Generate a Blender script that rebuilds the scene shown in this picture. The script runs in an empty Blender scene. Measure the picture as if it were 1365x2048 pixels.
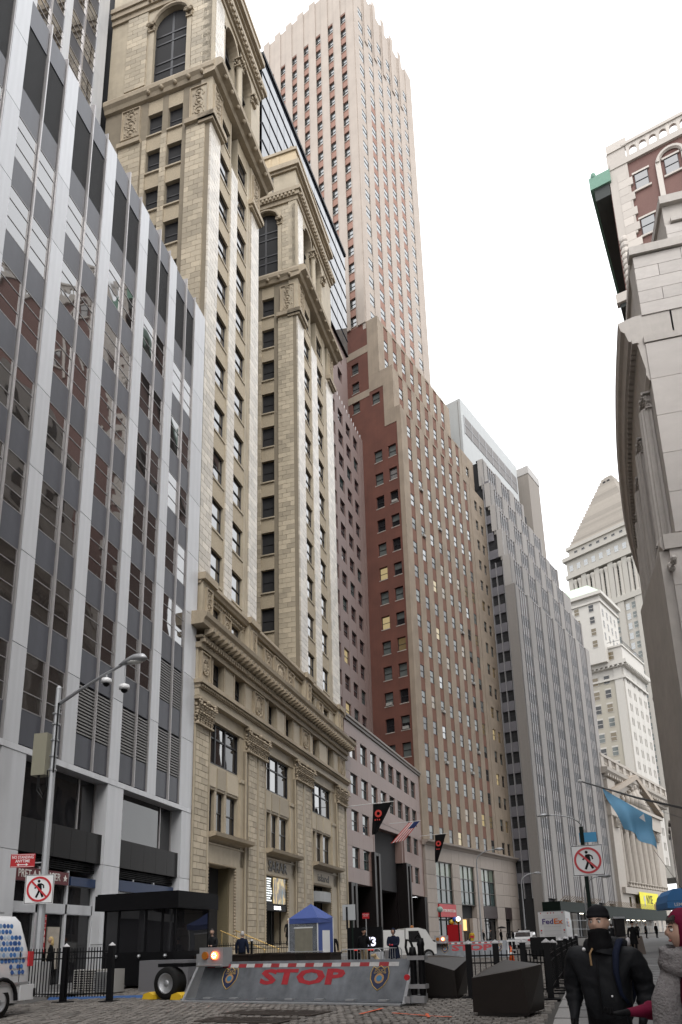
import bpy, math, random
from mathutils import Vector, Matrix
random.seed(7)
R = math.radians
SC = bpy.context.scene
COL = SC.collection
# ---------------------------------------------------------------- camera
cam_d = bpy.data.cameras.new('camera'); cam = bpy.data.objects.new('camera', cam_d); COL.objects.link(cam)
CAMH = 1.65
cam_d.sensor_fit = 'VERTICAL'; cam_d.sensor_height = 36.0; cam_d.lens = 25.4977
cam_d.shift_x = -0.0065260; cam_d.shift_y = 0.2350314
cam_d.clip_start = 0.1; cam_d.clip_end = 3000
CM = ((0.969037, -0.08772, -0.230808), (0.245451, 0.24061, 0.939074), (-0.026841, -0.96665, 0.25469))
cam.matrix_world = Matrix(((CM[0][0], -CM[0][1], -CM[0][2], 0), (CM[1][0], -CM[1][1], -CM[1][2], 0), (CM[2][0], -CM[2][1], -CM[2][2], CAMH), (0, 0, 0, 1)))
SC.camera = cam
# ---------------------------------------------------------------- sky and sun (overcast)
SUN_EL, SUN_AZ = R(52), R(150)          # azimuth measured from +Y towards +X
W = bpy.data.worlds.new('World'); SC.world = W; W.use_nodes = True
nt = W.node_tree; nt.nodes.clear()
wo = nt.nodes.new('ShaderNodeOutputWorld'); bg = nt.nodes.new('ShaderNodeBackground')
sk = nt.nodes.new('ShaderNodeTexSky'); sk.sky_type = 'NISHITA'; sk.sun_disc = False
sk.sun_elevation = SUN_EL; sk.sun_rotation = SUN_AZ; sk.dust_density = 6.0; sk.air_density = 1.5
mx = nt.nodes.new('ShaderNodeMix'); mx.data_type = 'RGBA'; mx.inputs[0].default_value = 0.86
mx.inputs[7].default_value = (9.8, 9.9, 10.05, 1)
nt.links.new(sk.outputs[0], mx.inputs[6]); nt.links.new(mx.outputs[2], bg.inputs[0])
bg.inputs[1].default_value = 0.13
nt.links.new(bg.outputs[0], wo.inputs[0])
sun_d = bpy.data.lights.new('sun', 'SUN'); sun_d.energy = 0.8; sun_d.angle = R(25); sun_d.color = (1.0, 0.985, 0.965)
sun = bpy.data.objects.new('sun', sun_d); COL.objects.link(sun)
sd = Vector((math.sin(SUN_AZ) * math.cos(SUN_EL), math.cos(SUN_AZ) * math.cos(SUN_EL), math.sin(SUN_EL)))
sun.rotation_euler = (-sd).to_track_quat('-Z', 'Y').to_euler()
SC.view_settings.view_transform = 'Standard'; SC.view_settings.look = 'None'
SC.view_settings.exposure = 0.86; SC.view_settings.gamma = 1.0; SC.view_settings.use_curve_mapping = False
SC.render.engine = 'CYCLES'
SC.cycles.use_denoising = True
SC.cycles.max_bounces = 6; SC.cycles.diffuse_bounces = 3; SC.cycles.glossy_bounces = 3; SC.cycles.transmission_bounces = 3
SC.cycles.sample_clamp_indirect = 4.0; SC.cycles.caustics_reflective = False; SC.cycles.caustics_refractive = False

# ---------------------------------------------------------------- materials
MATS = {}
def mat(name, col, rough=0.7, metal=0.0, noise=0.0, nscale=3.0, bump=0.0, bscale=40.0, island=0.0, streak=0.0,
        emit=None, estr=0.0, ior=1.5, spec=None, stretch=None, dirt=0.0):
    if name in MATS: return MATS[name]
    m = bpy.data.materials.new(name); m.use_nodes = True
    t = m.node_tree; N = t.nodes; L = t.links
    b = N['Principled BSDF']
    b.inputs['Roughness'].default_value = rough; b.inputs['Metallic'].default_value = metal
    b.inputs['IOR'].default_value = ior
    if spec is not None: b.inputs['Specular IOR Level'].default_value = spec
    base = N.new('ShaderNodeRGB'); base.outputs[0].default_value = (*col, 1)
    cur = base.outputs[0]
    def scale_by(cur, fac_out, lo, hi):
        mr = N.new('ShaderNodeMapRange'); mr.inputs[3].default_value = lo; mr.inputs[4].default_value = hi
        L.new(fac_out, mr.inputs[0])
        vm = N.new('ShaderNodeVectorMath'); vm.operation = 'SCALE'
        L.new(cur, vm.inputs[0]); L.new(mr.outputs[0], vm.inputs['Scale'])
        return vm.outputs[0]
    tc = None
    if noise or bump or streak or dirt:
        tc = N.new('ShaderNodeTexCoord')
    if noise:
        nz = N.new('ShaderNodeTexNoise'); nz.inputs['Scale'].default_value = nscale; nz.inputs['Detail'].default_value = 6; nz.inputs['Roughness'].default_value = 0.65
        if stretch:
            mp = N.new('ShaderNodeMapping'); mp.inputs['Scale'].default_value = stretch
            L.new(tc.outputs['Object'], mp.inputs[0]); L.new(mp.outputs[0], nz.inputs['Vector'])
        else: L.new(tc.outputs['Object'], nz.inputs['Vector'])
        cur = scale_by(cur, nz.outputs[0], 1 - noise, 1 + noise)
    if streak:
        mp = N.new('ShaderNodeMapping'); mp.inputs['Scale'].default_value = (2.2, 2.2, 0.09)
        L.new(tc.outputs['Object'], mp.inputs[0])
        n2 = N.new('ShaderNodeTexNoise'); n2.inputs['Scale'].default_value = 1.6; n2.inputs['Detail'].default_value = 5
        L.new(mp.outputs[0], n2.inputs['Vector'])
        cur = scale_by(cur, n2.outputs[0], 1 - streak, 1 + streak * 0.6)
    if island:
        g = N.new('ShaderNodeNewGeometry'); oi = N.new('ShaderNodeObjectInfo')
        ad = N.new('ShaderNodeMath'); ad.operation = 'ADD'; fr = N.new('ShaderNodeMath'); fr.operation = 'FRACT'
        L.new(g.outputs['Random Per Island'], ad.inputs[0]); L.new(oi.outputs['Random'], ad.inputs[1]); L.new(ad.outputs[0], fr.inputs[0])
        cur = scale_by(cur, fr.outputs[0], 1 - island, 1 + island * 0.7)
    if dirt:
        n3 = N.new('ShaderNodeTexNoise'); n3.inputs['Scale'].default_value = 0.35; n3.inputs['Detail'].default_value = 8
        L.new(tc.outputs['Object'], n3.inputs['Vector'])
        cur = scale_by(cur, n3.outputs[0], 1 - dirt * 1.6, 1 + dirt)
    L.new(cur, b.inputs['Base Color'])
    if bump:
        n4 = N.new('ShaderNodeTexNoise'); n4.inputs['Scale'].default_value = bscale; n4.inputs['Detail'].default_value = 4
        L.new(tc.outputs['Object'], n4.inputs['Vector'])
        bp = N.new('ShaderNodeBump'); bp.inputs['Strength'].default_value = bump; bp.inputs['Distance'].default_value = 0.02
        L.new(n4.outputs[0], bp.inputs['Height']); L.new(bp.outputs[0], b.inputs['Normal'])
    if emit:
        b.inputs['Emission Color'].default_value = (*emit, 1); b.inputs['Emission Strength'].default_value = estr
    MATS[name] = m; return m
def glass_mat(name, col=(0.02, 0.022, 0.025), ior=1.6, rough=0.03, wave=0.06, emit=None, estr=0.0, blind=None):
    """dark window glass that mirrors its surroundings, each pane a little out of true"""
    if name in MATS: return MATS[name]
    m = bpy.data.materials.new(name); m.use_nodes = True
    t = m.node_tree; N = t.nodes; L = t.links; b = N['Principled BSDF']
    b.inputs['Roughness'].default_value = rough; b.inputs['IOR'].default_value = ior
    b.inputs['Base Color'].default_value = (*col, 1)
    oi = N.new('ShaderNodeObjectInfo'); tc = N.new('ShaderNodeTexCoord'); g = N.new('ShaderNodeNewGeometry')
    ad = N.new('ShaderNodeVectorMath'); ad.operation = 'ADD'
    L.new(tc.outputs['Object'], ad.inputs[0]); L.new(oi.outputs['Location'], ad.inputs[1])
    nz = N.new('ShaderNodeTexNoise'); nz.inputs['Scale'].default_value = 0.55; nz.inputs['Detail'].default_value = 1
    L.new(ad.outputs[0], nz.inputs['Vector'])
    bp = N.new('ShaderNodeBump'); bp.inputs['Strength'].default_value = wave; bp.inputs['Distance'].default_value = 0.3
    L.new(nz.outputs[0], bp.inputs['Height'])
    # a tiny tilt of each pane
    rn = N.new('ShaderNodeTexWhiteNoise'); rn.noise_dimensions = '4D'
    L.new(oi.outputs['Location'], rn.inputs['Vector']); L.new(g.outputs['Random Per Island'], rn.inputs['W'])
    sb = N.new('ShaderNodeVectorMath'); sb.operation = 'SUBTRACT'; sb.inputs[1].default_value = (0.5, 0.5, 0.5)
    L.new(rn.outputs['Color'], sb.inputs[0])
    sc_ = N.new('ShaderNodeVectorMath'); sc_.operation = 'SCALE'; sc_.inputs['Scale'].default_value = 0.035
    L.new(sb.outputs[0], sc_.inputs[0])
    a2 = N.new('ShaderNodeVectorMath'); a2.operation = 'ADD'; L.new(bp.outputs[0], a2.inputs[0]); L.new(sc_.outputs[0], a2.inputs[1])
    nm = N.new('ShaderNodeVectorMath'); nm.operation = 'NORMALIZE'; L.new(a2.outputs[0], nm.inputs[0]); L.new(nm.outputs[0], b.inputs['Normal'])
    if emit:
        b.inputs['Emission Color'].default_value = (*emit, 1); b.inputs['Emission Strength'].default_value = estr
    MATS[name] = m; return m

# ---------------------------------------------------------------- mesh builder
class MB:
    def __init__(s): s.v = []; s.f = []; s.m = []; s.mi = 0
    def add(s, vs, fs, mi=None):
        o = len(s.v); s.v += [tuple(p) for p in vs]
        for f in fs: s.f.append(tuple(i + o for i in f)); s.m.append(s.mi if mi is None else mi)
        return s
    def box(s, x0, x1, y0, y1, z0, z1, mi=None):
        if x1 < x0: x0, x1 = x1, x0
        if y1 < y0: y0, y1 = y1, y0
        if z1 < z0: z0, z1 = z1, z0
        return s.add([(x0, y0, z0), (x1, y0, z0), (x1, y1, z0), (x0, y1, z0), (x0, y0, z1), (x1, y0, z1), (x1, y1, z1), (x0, y1, z1)],
                     [(0, 3, 2, 1), (4, 5, 6, 7), (0, 1, 5, 4), (1, 2, 6, 5), (2, 3, 7, 6), (3, 0, 4, 7)], mi)
    def poly(s, pts, mi=None): return s.add(pts, [tuple(range(len(pts)))], mi)
    def prism(s, pts, ax, a0, a1, mi=None):
        """extrude a 2D outline along axis ax (0,1,2); outline gives the other two axes in order"""
        n = len(pts); vs = []
        for a in (a0, a1):
            for p in pts:
                q = [p[0], p[1]]; q.insert(ax, a); vs.append(tuple(q))
        fs = [tuple(range(n)), tuple(range(2 * n - 1, n - 1, -1))] + [(i, n + i, n + (i + 1) % n, (i + 1) % n) for i in range(n)]
        return s.add(vs, fs, mi)
    def frustum(s, p0, p1, r0, r1, n=10, mi=None, cap=True):
        p0 = Vector(p0); p1 = Vector(p1); d = (p1 - p0)
        if d.length < 1e-6: return s
        d.normalize(); a = Vector((0, 0, 1)) if abs(d.z) < 0.9 else Vector((1, 0, 0))
        u = d.cross(a).normalized(); w = d.cross(u)
        vs = []
        for p, r in ((p0, r0), (p1, r1)):
            for i in range(n):
                t = 2 * math.pi * i / n; vs.append(p + u * (r * math.cos(t)) + w * (r * math.sin(t)))
        fs = [(i, (i + 1) % n, n + (i + 1) % n, n + i) for i in range(n)]
        if cap: fs += [tuple(range(n - 1, -1, -1)), tuple(range(n, 2 * n))]
        return s.add(vs, fs, mi)
    def tube(s, pts, r, n=8, mi=None):
        pts = [Vector(p) for p in pts]; k = len(pts); vs = []; prev = None
        for i, p in enumerate(pts):
            d = (pts[min(i + 1, k - 1)] - pts[max(i - 1, 0)]).normalized()
            if prev is None:
                a = Vector((0, 0, 1)) if abs(d.z) < 0.9 else Vector((1, 0, 0)); u = d.cross(a).normalized()
            else: u = (prev - d * prev.dot(d)).normalized()
            prev = u; w = d.cross(u); rr = r[i] if isinstance(r, (list, tuple)) else r
            for j in range(n):
                t = 2 * math.pi * j / n; vs.append(p + u * (rr * math.cos(t)) + w * (rr * math.sin(t)))
        fs = []
        for i in range(k - 1):
            for j in range(n):
                a_ = i * n + j; b_ = i * n + (j + 1) % n; fs.append((a_, b_, b_ + n, a_ + n))
        fs += [tuple(range(n - 1, -1, -1)), tuple(range((k - 1) * n, k * n))]
        return s.add(vs, fs, mi)
    def lathe(s, prof, c=(0, 0, 0), n=14, mi=None, ax=2, cap=True):
        vs = []; fs = []; k = len(prof)
        for r, h in prof:
            for i in range(n):
                t = 2 * math.pi * i / n; a, b_ = r * math.cos(t), r * math.sin(t)
                q = (a, b_, h) if ax == 2 else ((h, a, b_) if ax == 0 else (a, h, b_))
                vs.append((c[0] + q[0], c[1] + q[1], c[2] + q[2]))
        for j in range(k - 1):
            for i in range(n):
                a_ = j * n + i; b_ = j * n + (i + 1) % n; fs.append((a_, b_, b_ + n, a_ + n))
        if cap: fs += [tuple(range(n - 1, -1, -1)), tuple(range((k - 1) * n, k * n))]
        return s.add(vs, fs, mi)
    def ball(s, c, r, n=10, k=6, sx=1, sy=1, sz=1, mi=None):
        prof = [(math.sin(math.pi * j / k), -math.cos(math.pi * j / k)) for j in range(k + 1)]
        vs = []; fs = []
        for a, h in prof:
            for i in range(n):
                t = 2 * math.pi * i / n
                vs.append((c[0] + r * sx * max(a, 1e-3) * math.cos(t), c[1] + r * sy * max(a, 1e-3) * math.sin(t), c[2] + r * sz * h))
        for j in range(k):
            for i in range(n):
                a_ = j * n + i; b_ = j * n + (i + 1) % n; fs.append((a_, b_, b_ + n, a_ + n))
        return s.add(vs, fs, mi)
    def xf(s, M):
        s.v = [tuple(M @ Vector(p)) for p in s.v]; return s
    def merge(s, o, M=None):
        vs = [tuple(M @ Vector(p)) for p in o.v] if M else o.v
        k = len(s.v); s.v += vs
        for f, m in zip(o.f, o.m): s.f.append(tuple(i + k for i in f)); s.m.append(m)
        return s
    def mesh(s, name, mats, smooth=False):
        me = bpy.data.meshes.new(name); me.from_pydata(s.v, [], s.f)
        for m in (mats if isinstance(mats, (list, tuple)) else [mats]): me.materials.append(m)
        if any(s.m): me.polygons.foreach_set('material_index', s.m)
        if smooth: me.polygons.foreach_set('use_smooth', [True] * len(s.f))
        me.update(); return me
    def obj(s, name, mats, parent=None, loc=None, smooth=False):
        return put(name, s.mesh(name, mats, smooth), parent, loc)
def put(name, me, parent=None, loc=None, rotz=0.0, scale=None):
    o = bpy.data.objects.new(name, me); COL.objects.link(o)
    if parent is not None: o.parent = parent
    if loc is not None: o.location = loc
    if rotz: o.rotation_euler = (0, 0, rotz)
    if scale is not None: o.scale = scale
    return o
def tag(o, label=None, cat=None, group=None, kind=None):
    if label: o['label'] = label
    if cat: o['category'] = cat
    if group: o['group'] = group
    if kind: o['kind'] = kind
    return o
def thing(name, label, cat, loc=(0, 0, 0), rotz=0.0, group=None):
    return tag(put(name, None, None, loc, rotz), label, cat, group)
def smooth_by_angle(o, deg=35):
    me = o.data
    me.polygons.foreach_set('use_smooth', [True] * len(me.polygons))
    try: me.set_sharp_from_angle(angle=R(deg))
    except Exception: pass
    return o
TMP = bpy.data.scenes.new('workbench')
def eval_mesh(o):
    """evaluate one object (text, modifiers) to a mesh in a scratch scene"""
    TMP.collection.objects.link(o); vl = TMP.view_layers[0]; vl.update()
    dg = vl.depsgraph; dg.update()
    me = bpy.data.meshes.new_from_object(o.evaluated_get(dg)); bpy.data.objects.remove(o); return me
def text_mesh(txt, size, depth, m, bold=0.0, name='lettering', spacing=1.0, align='CENTER', width=None):
    c = bpy.data.curves.new('t', 'FONT'); c.body = txt; c.size = size; c.extrude = depth; c.offset = bold
    c.align_x = align; c.align_y = 'CENTER'; c.space_character = spacing; c.resolution_u = 2
    o = bpy.data.objects.new('t', c); me = eval_mesh(o); bpy.data.curves.remove(c)
    me.name = name; me.materials.clear(); me.materials.append(m)
    if width:
        xs = [v.co.x for v in me.vertices]; k = width / (max(xs) - min(xs))
        for v in me.vertices: v.co.x *= k
    return me
def put_text(txt, size, m, parent, loc, rot, depth=0.01, bold=0.0, name='lettering', width=None, align='CENTER'):
    o = put(name, text_mesh(txt, size, depth, m, bold, name, align=align, width=width), parent, loc)
    o.rotation_euler = rot; return o
SLOPE = 0.012
def gz(y): return SLOPE * y
class Plane:
    """a facade line: start point, azimuth (degrees from +Y towards +X)"""
    def __init__(s, p, az): s.p = Vector((p[0], p[1], 0)); a = R(az); s.d = Vector((math.sin(a), math.cos(a), 0)); s.n = Vector((s.d.y, -s.d.x, 0)); s.rot = R(90) - a
    def pt(s, u, d=0.0, z=0.0): q = s.p + s.d * u - s.n * d; return Vector((q.x, q.y, z))   # d = depth behind the facade
SIL = Plane((-18, 0), 0); BEI = Plane((-18, 36.46), 2.7); PNK = Plane((-16.595, 66.245), 6); RED = Plane((-13.573, 95.0), 20.0); GR2 = Plane((1.446, 123.116), 22.0)
def building(name, label, P):
    return thing(name, label, 'building', (P.p.x, P.p.y, 0), P.rot)
UNIT = MB().box(-.5, .5, -.5, .5, -.5, .5)
_unit = {}
def unit_mesh(name, m):
    k = (name, m.name)
    if k not in _unit: _unit[k] = UNIT.mesh(name, m)
    return _unit[k]
def blocks(parent, boxes, m, name='block', limit=290, key=None):
    """many alike pieces: the largest ones as objects, the rest as one joined part"""
    bs = list(boxes)
    if key is None: key = lambda b: (b[1] - b[0] + b[3] - b[2]) * (b[5] - b[4])
    bs.sort(key=key, reverse=True)
    me = unit_mesh(name, m)
    for b in bs[:limit]:
        put(name, me, parent, ((b[0] + b[1]) / 2, (b[2] + b[3]) / 2, (b[4] + b[5]) / 2), 0, (b[1] - b[0], b[3] - b[2], b[5] - b[4]))
    if len(bs) > limit:
        mb = MB()
        for b in bs[limit:]: mb.box(*b)
        tag(mb.obj(name + '_courses', m, parent), kind='stuff')
def courses(a0, a1, z0, z1, h, l, gap, rnd):
    """running-bond layout: yields (a0,a1,z0,z1) for each block"""
    n = max(1, round((z1 - z0) / h)); h = (z1 - z0) / n; out = []
    for i in range(n):
        za, zb = z0 + i * h + gap / 2, z0 + (i + 1) * h - gap / 2
        w = a1 - a0
        if w <= l * 1.15: cuts = [a0, a1] if i % 2 == 0 or w < l * .6 else [a0, a0 + w * .5, a1]
        else:
            k = max(1, round(w / l)); ll = w / k
            cuts = [a0 + j * ll for j in range(k + 1)] if i % 2 == 0 else [a0] + [a0 + (j + .5) * ll for j in range(k)] + [a1]
        for c0, c1 in zip(cuts, cuts[1:]): out.append((c0 + gap / 2, c1 - gap / 2, za, zb))
    return out
# ================================================================ shared materials
M_alu = mat('brushed_aluminium', (0.58, 0.59, 0.61), 0.45, 0.15, noise=.08, nscale=2.5, streak=.16, spec=.5, island=.08, dirt=.08)
M_fin = mat('pale_metal_fin', (0.40, 0.385, 0.385), 0.35, 0.5)
M_slate = mat('slate_panel', (0.066, 0.069, 0.083), 0.42, 0.0, noise=.16, nscale=5, streak=.22, island=.16)
M_core = mat('dark_backing', (0.02, 0.02, 0.022), 0.9)
M_slatg = mat('louvre_grey', (0.22, 0.215, 0.21), 0.5, 0.3)
M_dgran = mat('black_granite', (0.009, 0.008, 0.008), 0.45, 0, noise=.35, nscale=30, streak=.5, spec=.25)
M_glassS = glass_mat('office_glass', (0.03, 0.027, 0.026), 2.9, .02, .05)
M_glassD = glass_mat('dark_glass', (0.016, 0.016, 0.018), 1.55, .03, .06)
M_glassG = glass_mat('greenish_glass', (0.03, 0.055, 0.056), 1.6, .03, .08)
M_glassB = glass_mat('blind_behind_glass', (0.12, 0.135, 0.13), 1.5, .08, .05)
M_glassLit = glass_mat('lit_window_glass', (0.05, 0.045, 0.03), 1.5, .05, .05, emit=(1.0, .78, .40), estr=.22)
M_glassDim = glass_mat('dimly_lit_window_glass', (0.05, 0.045, 0.03), 1.6, .04, .05, emit=(1.0, .66, .28), estr=.05)
M_black = mat('black_paint', (0.005, 0.005, 0.006), 0.5, spec=.15)
M_sash = mat('dark_sash', (0.022, 0.022, 0.026), 0.45)
M_white = mat('white_paint', (0.72, 0.72, 0.72), 0.45, noise=.04)
M_red = mat('sign_red', (0.42, 0.012, 0.018), 0.45)
M_curtain = mat('curtained_glass', (.46, .43, .41), .12, noise=.75, nscale=2.2, stretch=(3, 3, .6), ior=1.7)
M_glassN = glass_mat('office_block_glass', (.03, .033, .036), 2.0, .04, .06)
M_tube = mat('ceiling_light_tube', (.9, .9, .8), .5, emit=(1, .93, .75), estr=5.0)

# ================================================================ metal and glass office tower (far left)
B1 = building('metal_office_tower', 'silver metal and dark glass office tower with slate panels at far left', SIL)
PU = [7.61, 11.03, 14.45, 17.87, 21.29, 24.71, 28.13, 31.55]; PW = 0.83
UE0, UE1 = 34.97, 36.42
ROWS = [35.64 - 3.807 * k for k in range(7)]
MB().box(7.6, 36.38, .5, 24, 9.14, 42.2).obj('core', M_core, B1)
pan = []
for u in PU + [UE0]:
    w = PW if u != UE0 else UE1 - UE0
    zs = [9.1 + 3.807 * k for k in range(9)] + [42.5]
    for z0, z1 in zip(zs, zs[1:]): pan.append((u, u + w, -.03, .52, z0 + .015, z1 - .015))
blocks(B1, pan, M_alu, 'panel')
pan = []
fin_m = MB().box(-.035, .035, -.07, .5, 9.12, 42.95).mesh('fin', M_fin)
fin_e = MB().box(-.02, .02, -.05, .5, 9.12, 42.75).mesh('fin', M_fin)
cols = []
for i, u in enumerate(PU):
    nxt = (PU + [UE0])[i + 1]; a = u + PW; mid = (a + nxt) / 2
    put('fin', fin_m, B1, (mid, 0, 0)); put('fin', fin_e, B1, (nxt - .06, 0, 0))
    cols += [(a, mid - .06), (mid + .06, nxt - .105)]
hs = (.65, .92, .69)
def slats(w, h, n, t=.5, m0=0):
    mb = MB(); p = h / n
    for i in range(n): mb.box(0, w, -.04, .12, i * p, i * p + p * t, 0)
    return mb
_wc = {}
def silver_window(a, b, zt):
    w = round(b - a, 2)
    if w not in _wc:
        f = MB()
        for z in (0, -.65, -1.57, -2.26): f.box(0, w, .025, .2, z - .018, z + .018)
        for x in (0, w - .04): f.box(x, x + .03, .02, .19, -2.26, 0)
        _wc[w] = (f.mesh('window', mat('grey_sash_metal', (.30, .29, .29), .4, .3)), [MB().box(.03, w - .03, .045, .09, z0 + .035, z1 - .035).mesh('pane', M_glassS) for z0, z1 in ((-.65, 0), (-1.57, -.65), (-2.26, -1.57))],
                  slats(w, 2.2, 15).mesh('louvre', M_slatg), slats(w, 3.6, 44, .5).mesh('louvre', mat('black_louvre', (.02, .02, .021), .6)))
    return _wc[w]
npane = 0
for a, b in cols:
    w = b - a
    for k, zt in enumerate(ROWS):
        fm, pm, lm, tm = silver_window(a, b, zt)
        low = (k == 6 and a > 25.5) or (k == 5 and a > 31.5)
        if low: put('louvre', lm, B1, (a, .06, zt - 2.23))
        else:
            wo_ = put('window', fm, B1, (a, 0, zt))
            for p_ in pm: put('pane', p_, wo_)
        z0 = zt - 2.26; z1 = (ROWS[k + 1] if k < 6 else 9.15)
        pan.append((a + .01, b - .01, .03, .4, z1 + .03, z0 - .03))
    fm, pm, lm, tm = silver_window(a, b, 0)
    put('louvre', tm, B1, (a, .1, 37.3))
    pan += [(a + .01, b - .01, .05, .4, 35.67, 37.26), (a + .01, b - .01, .03, .4, 40.95, 42.48)]
blocks(B1, pan, M_slate, 'spandrel_panel')
MB().box(7.6, 36.4, .55, 24, 42.2, 42.35).obj('roof', M_slate, B1)
# lower storeys: columns, set-back glazing, black granite bands
M_stone_soff = mat('soffit_metal', (.42, .43, .45), .5, .2)
MB().box(7.6, 36.36, -.05, 3.4, 8.86, 9.1).obj('soffit', M_alu, B1)
lowp = []
for c0, c1 in ((7.6, 8.9), (14.45, 15.7), (21.29, 22.62), (28.13, 29.42), (35.28, 36.42)):
    for z0, z1 in ((-.6, 1.9), (1.9, 5.25), (5.25, 8.86)): lowp.append((c0, c1, -.03, 1.9, z0 + .012, z1 - .012))
blocks(B1, lowp, M_alu, 'column_panel')
MB().box(7.6, 36.3, 3.2, 3.4, -.6, 8.86).obj('back_wall', mat('shop_back', (.06, .055, .05), .8), B1)
for c0, c1 in ((8.9, 14.45), (15.7, 21.29), (22.62, 28.13), (29.42, 35.28)):
    n = 5
    for i in range(n):
        x0 = c0 + (c1 - c0) * i / n; x1 = c0 + (c1 - c0) * (i + 1) / n
        MB().box(x0 + .006, x1 - .006, .12, .55, 5.28, 6.55).obj('granite_slab', M_dgran, B1)
    # tall upper glazing
    cuts = [c0 + .02, c0 + .55, c1 - 1.25, c1 - .03]
    fr = MB()
    for x in cuts: fr.box(x - .035, x + .035, .55, .7, 6.4, 8.86)
    fr.box(c0, c1, .56, .7, 6.5, 6.62); gw = fr.obj('window', M_fin, B1)
    for x0, x1 in zip(cuts, cuts[1:]): MB().box(x0 + .04, x1 - .04, .61, .65, 6.6, 8.85).obj('pane', M_glassD, gw)
    MB().box(c0, c1, 1.5, 3.1, 6.2, 6.4).obj('floor_slab', M_core, B1)
    # louvred band and shop front
    lv = slats(c1 - c0 - .04, .42, 5, .5); lv.obj('louvre', M_black, B1, (c0 + .02, .42, 4.86))
    nb = 3; fr = MB(); ww = (c1 - c0) / nb
    for i in range(nb + 1): fr.box(c0 + ww * i - .06, c0 + ww * i + .06, .38, .6, -.6, 4.86)
    for z in (4.3, 3.15, .35): fr.box(c0, c1, .4, .58, z - .06, z + .06)
    fr.box(c0, c1, .38, .62, 3.12, 3.5)
    sf = fr.obj('shop_front', M_alu, B1)
    for i in range(nb):
        for z0, z1 in ((.4, 3.12), (3.5, 4.25)):
            MB().box(c0 + ww * i + .06, c0 + ww * (i + 1) - .06, .48, .52, z0, z1).obj('pane', M_glassD, sf)
# shop sign band with lettering, blue fascia, menu poster
M_maroon = mat('maroon_fascia', (.11, .008, .014), .4); M_navy = mat('navy_fascia', (.012, .03, .085), .45)
fb = MB().box(22.7, 26.15, .26, .36, 4.24, 4.74).obj('shop_sign', M_maroon, B1)
put_text('PRET A MANGER', .42, mat('letter_white', (.75, .72, .68), .5), fb, (24.35, .255, 4.5), (R(90), 0, 0), .008, width=2.5)
st = MB(); pts = [(25.92 + (.14 if i % 2 == 0 else .06) * math.sin(i * math.pi / 5), 4.49 + (.14 if i % 2 == 0 else .06) * math.cos(i * math.pi / 5)) for i in range(10)]
st.prism(pts, 1, .24, .26).obj('star', MATS['letter_white'], fb)
MB().box(26.35, 28.1, .28, .37, 4.26, 4.62).obj('blue_fascia', M_navy, B1)
MB().box(29.5, 35.2, .28, .37, 4.26, 4.75).obj('blue_fascia', M_navy, B1)
bn = MB().box(24.6, 25.0, .3, .36, 1.6, 3.05).obj('menu_banner', M_red, B1)
put_text("PRET'S", .13, MATS['letter_white'], bn, (24.8, .295, 2.9), (R(90), 0, 0), .004, width=.34)
o = put_text('HOT', .36, MATS['letter_white'], bn, (24.81, .295, 2.38), (R(90), R(90), 0), .004)
put_text('MENU', .13, MATS['letter_white'], bn, (24.8, .295, 1.78), (R(90), 0, 0), .004, width=.34)
MB().box(25.25, 26.0, .4, .45, 1.0, 2.6).obj('menu_poster', mat('poster_paper', (.45, .40, .34), .7, noise=.3, nscale=6), B1)
# set-back upper block behind the parapet
SB = 9.35
MB().box(18.0, 36.38, SB + .5, 24, 42.36, 78).obj('upper_core', M_core, B1)
up = []; usp = []
for u in (18.0, 21.29, 24.71, 28.13, 31.55, 35.2):
    w = .7 if u < 35 else 1.2
    for k in range(7): up.append((u, u + w, SB - .03, SB + .52, 42.4 + k * 5.1 + .01, 42.4 + (k + 1) * 5.1 - .01))
blocks(B1, up, M_alu, 'panel')
us = [18.0, 21.29, 24.71, 28.13, 31.55, 35.2]
for u0, u1 in zip(us, us[1:]):
    a, b = u0 + .7, u1; mid = (a + b) / 2
    MB().box(mid - .06, mid + .06, SB - .06, SB + .5, 42.4, 78).obj('fin', M_fin, B1)
    for x0, x1 in ((a, mid - .06), (mid + .06, b)):
        for k in range(9):
            zt = 44.4 + k * 3.807
            usp.append((x0, x1, SB + .05, SB + .4, zt + 2.3, zt + 3.77))
            wi = MB(); [wi.box(x0, x1, SB + .02, SB + .2, z - .03, z + .03) for z in (zt, zt + .7, zt + 1.6, zt + 2.27)]
            wi.box(x0, x0 + .04, SB + .02, SB + .2, zt, zt + 2.27); wi.box(x1 - .04, x1, SB + .02, SB + .2, zt, zt + 2.27); wo_ = wi.obj('window', M_fin, B1)
            MB().box(x0 + .03, x1 - .03, SB + .05, SB + .09, zt + .03, zt + 2.24).obj('pane', M_glassS, wo_)
        usp.append((x0, x1, SB + .05, SB + .4, 42.4, 44.36))
blocks(B1, usp, M_slate, 'spandrel_panel', limit=20)
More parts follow.
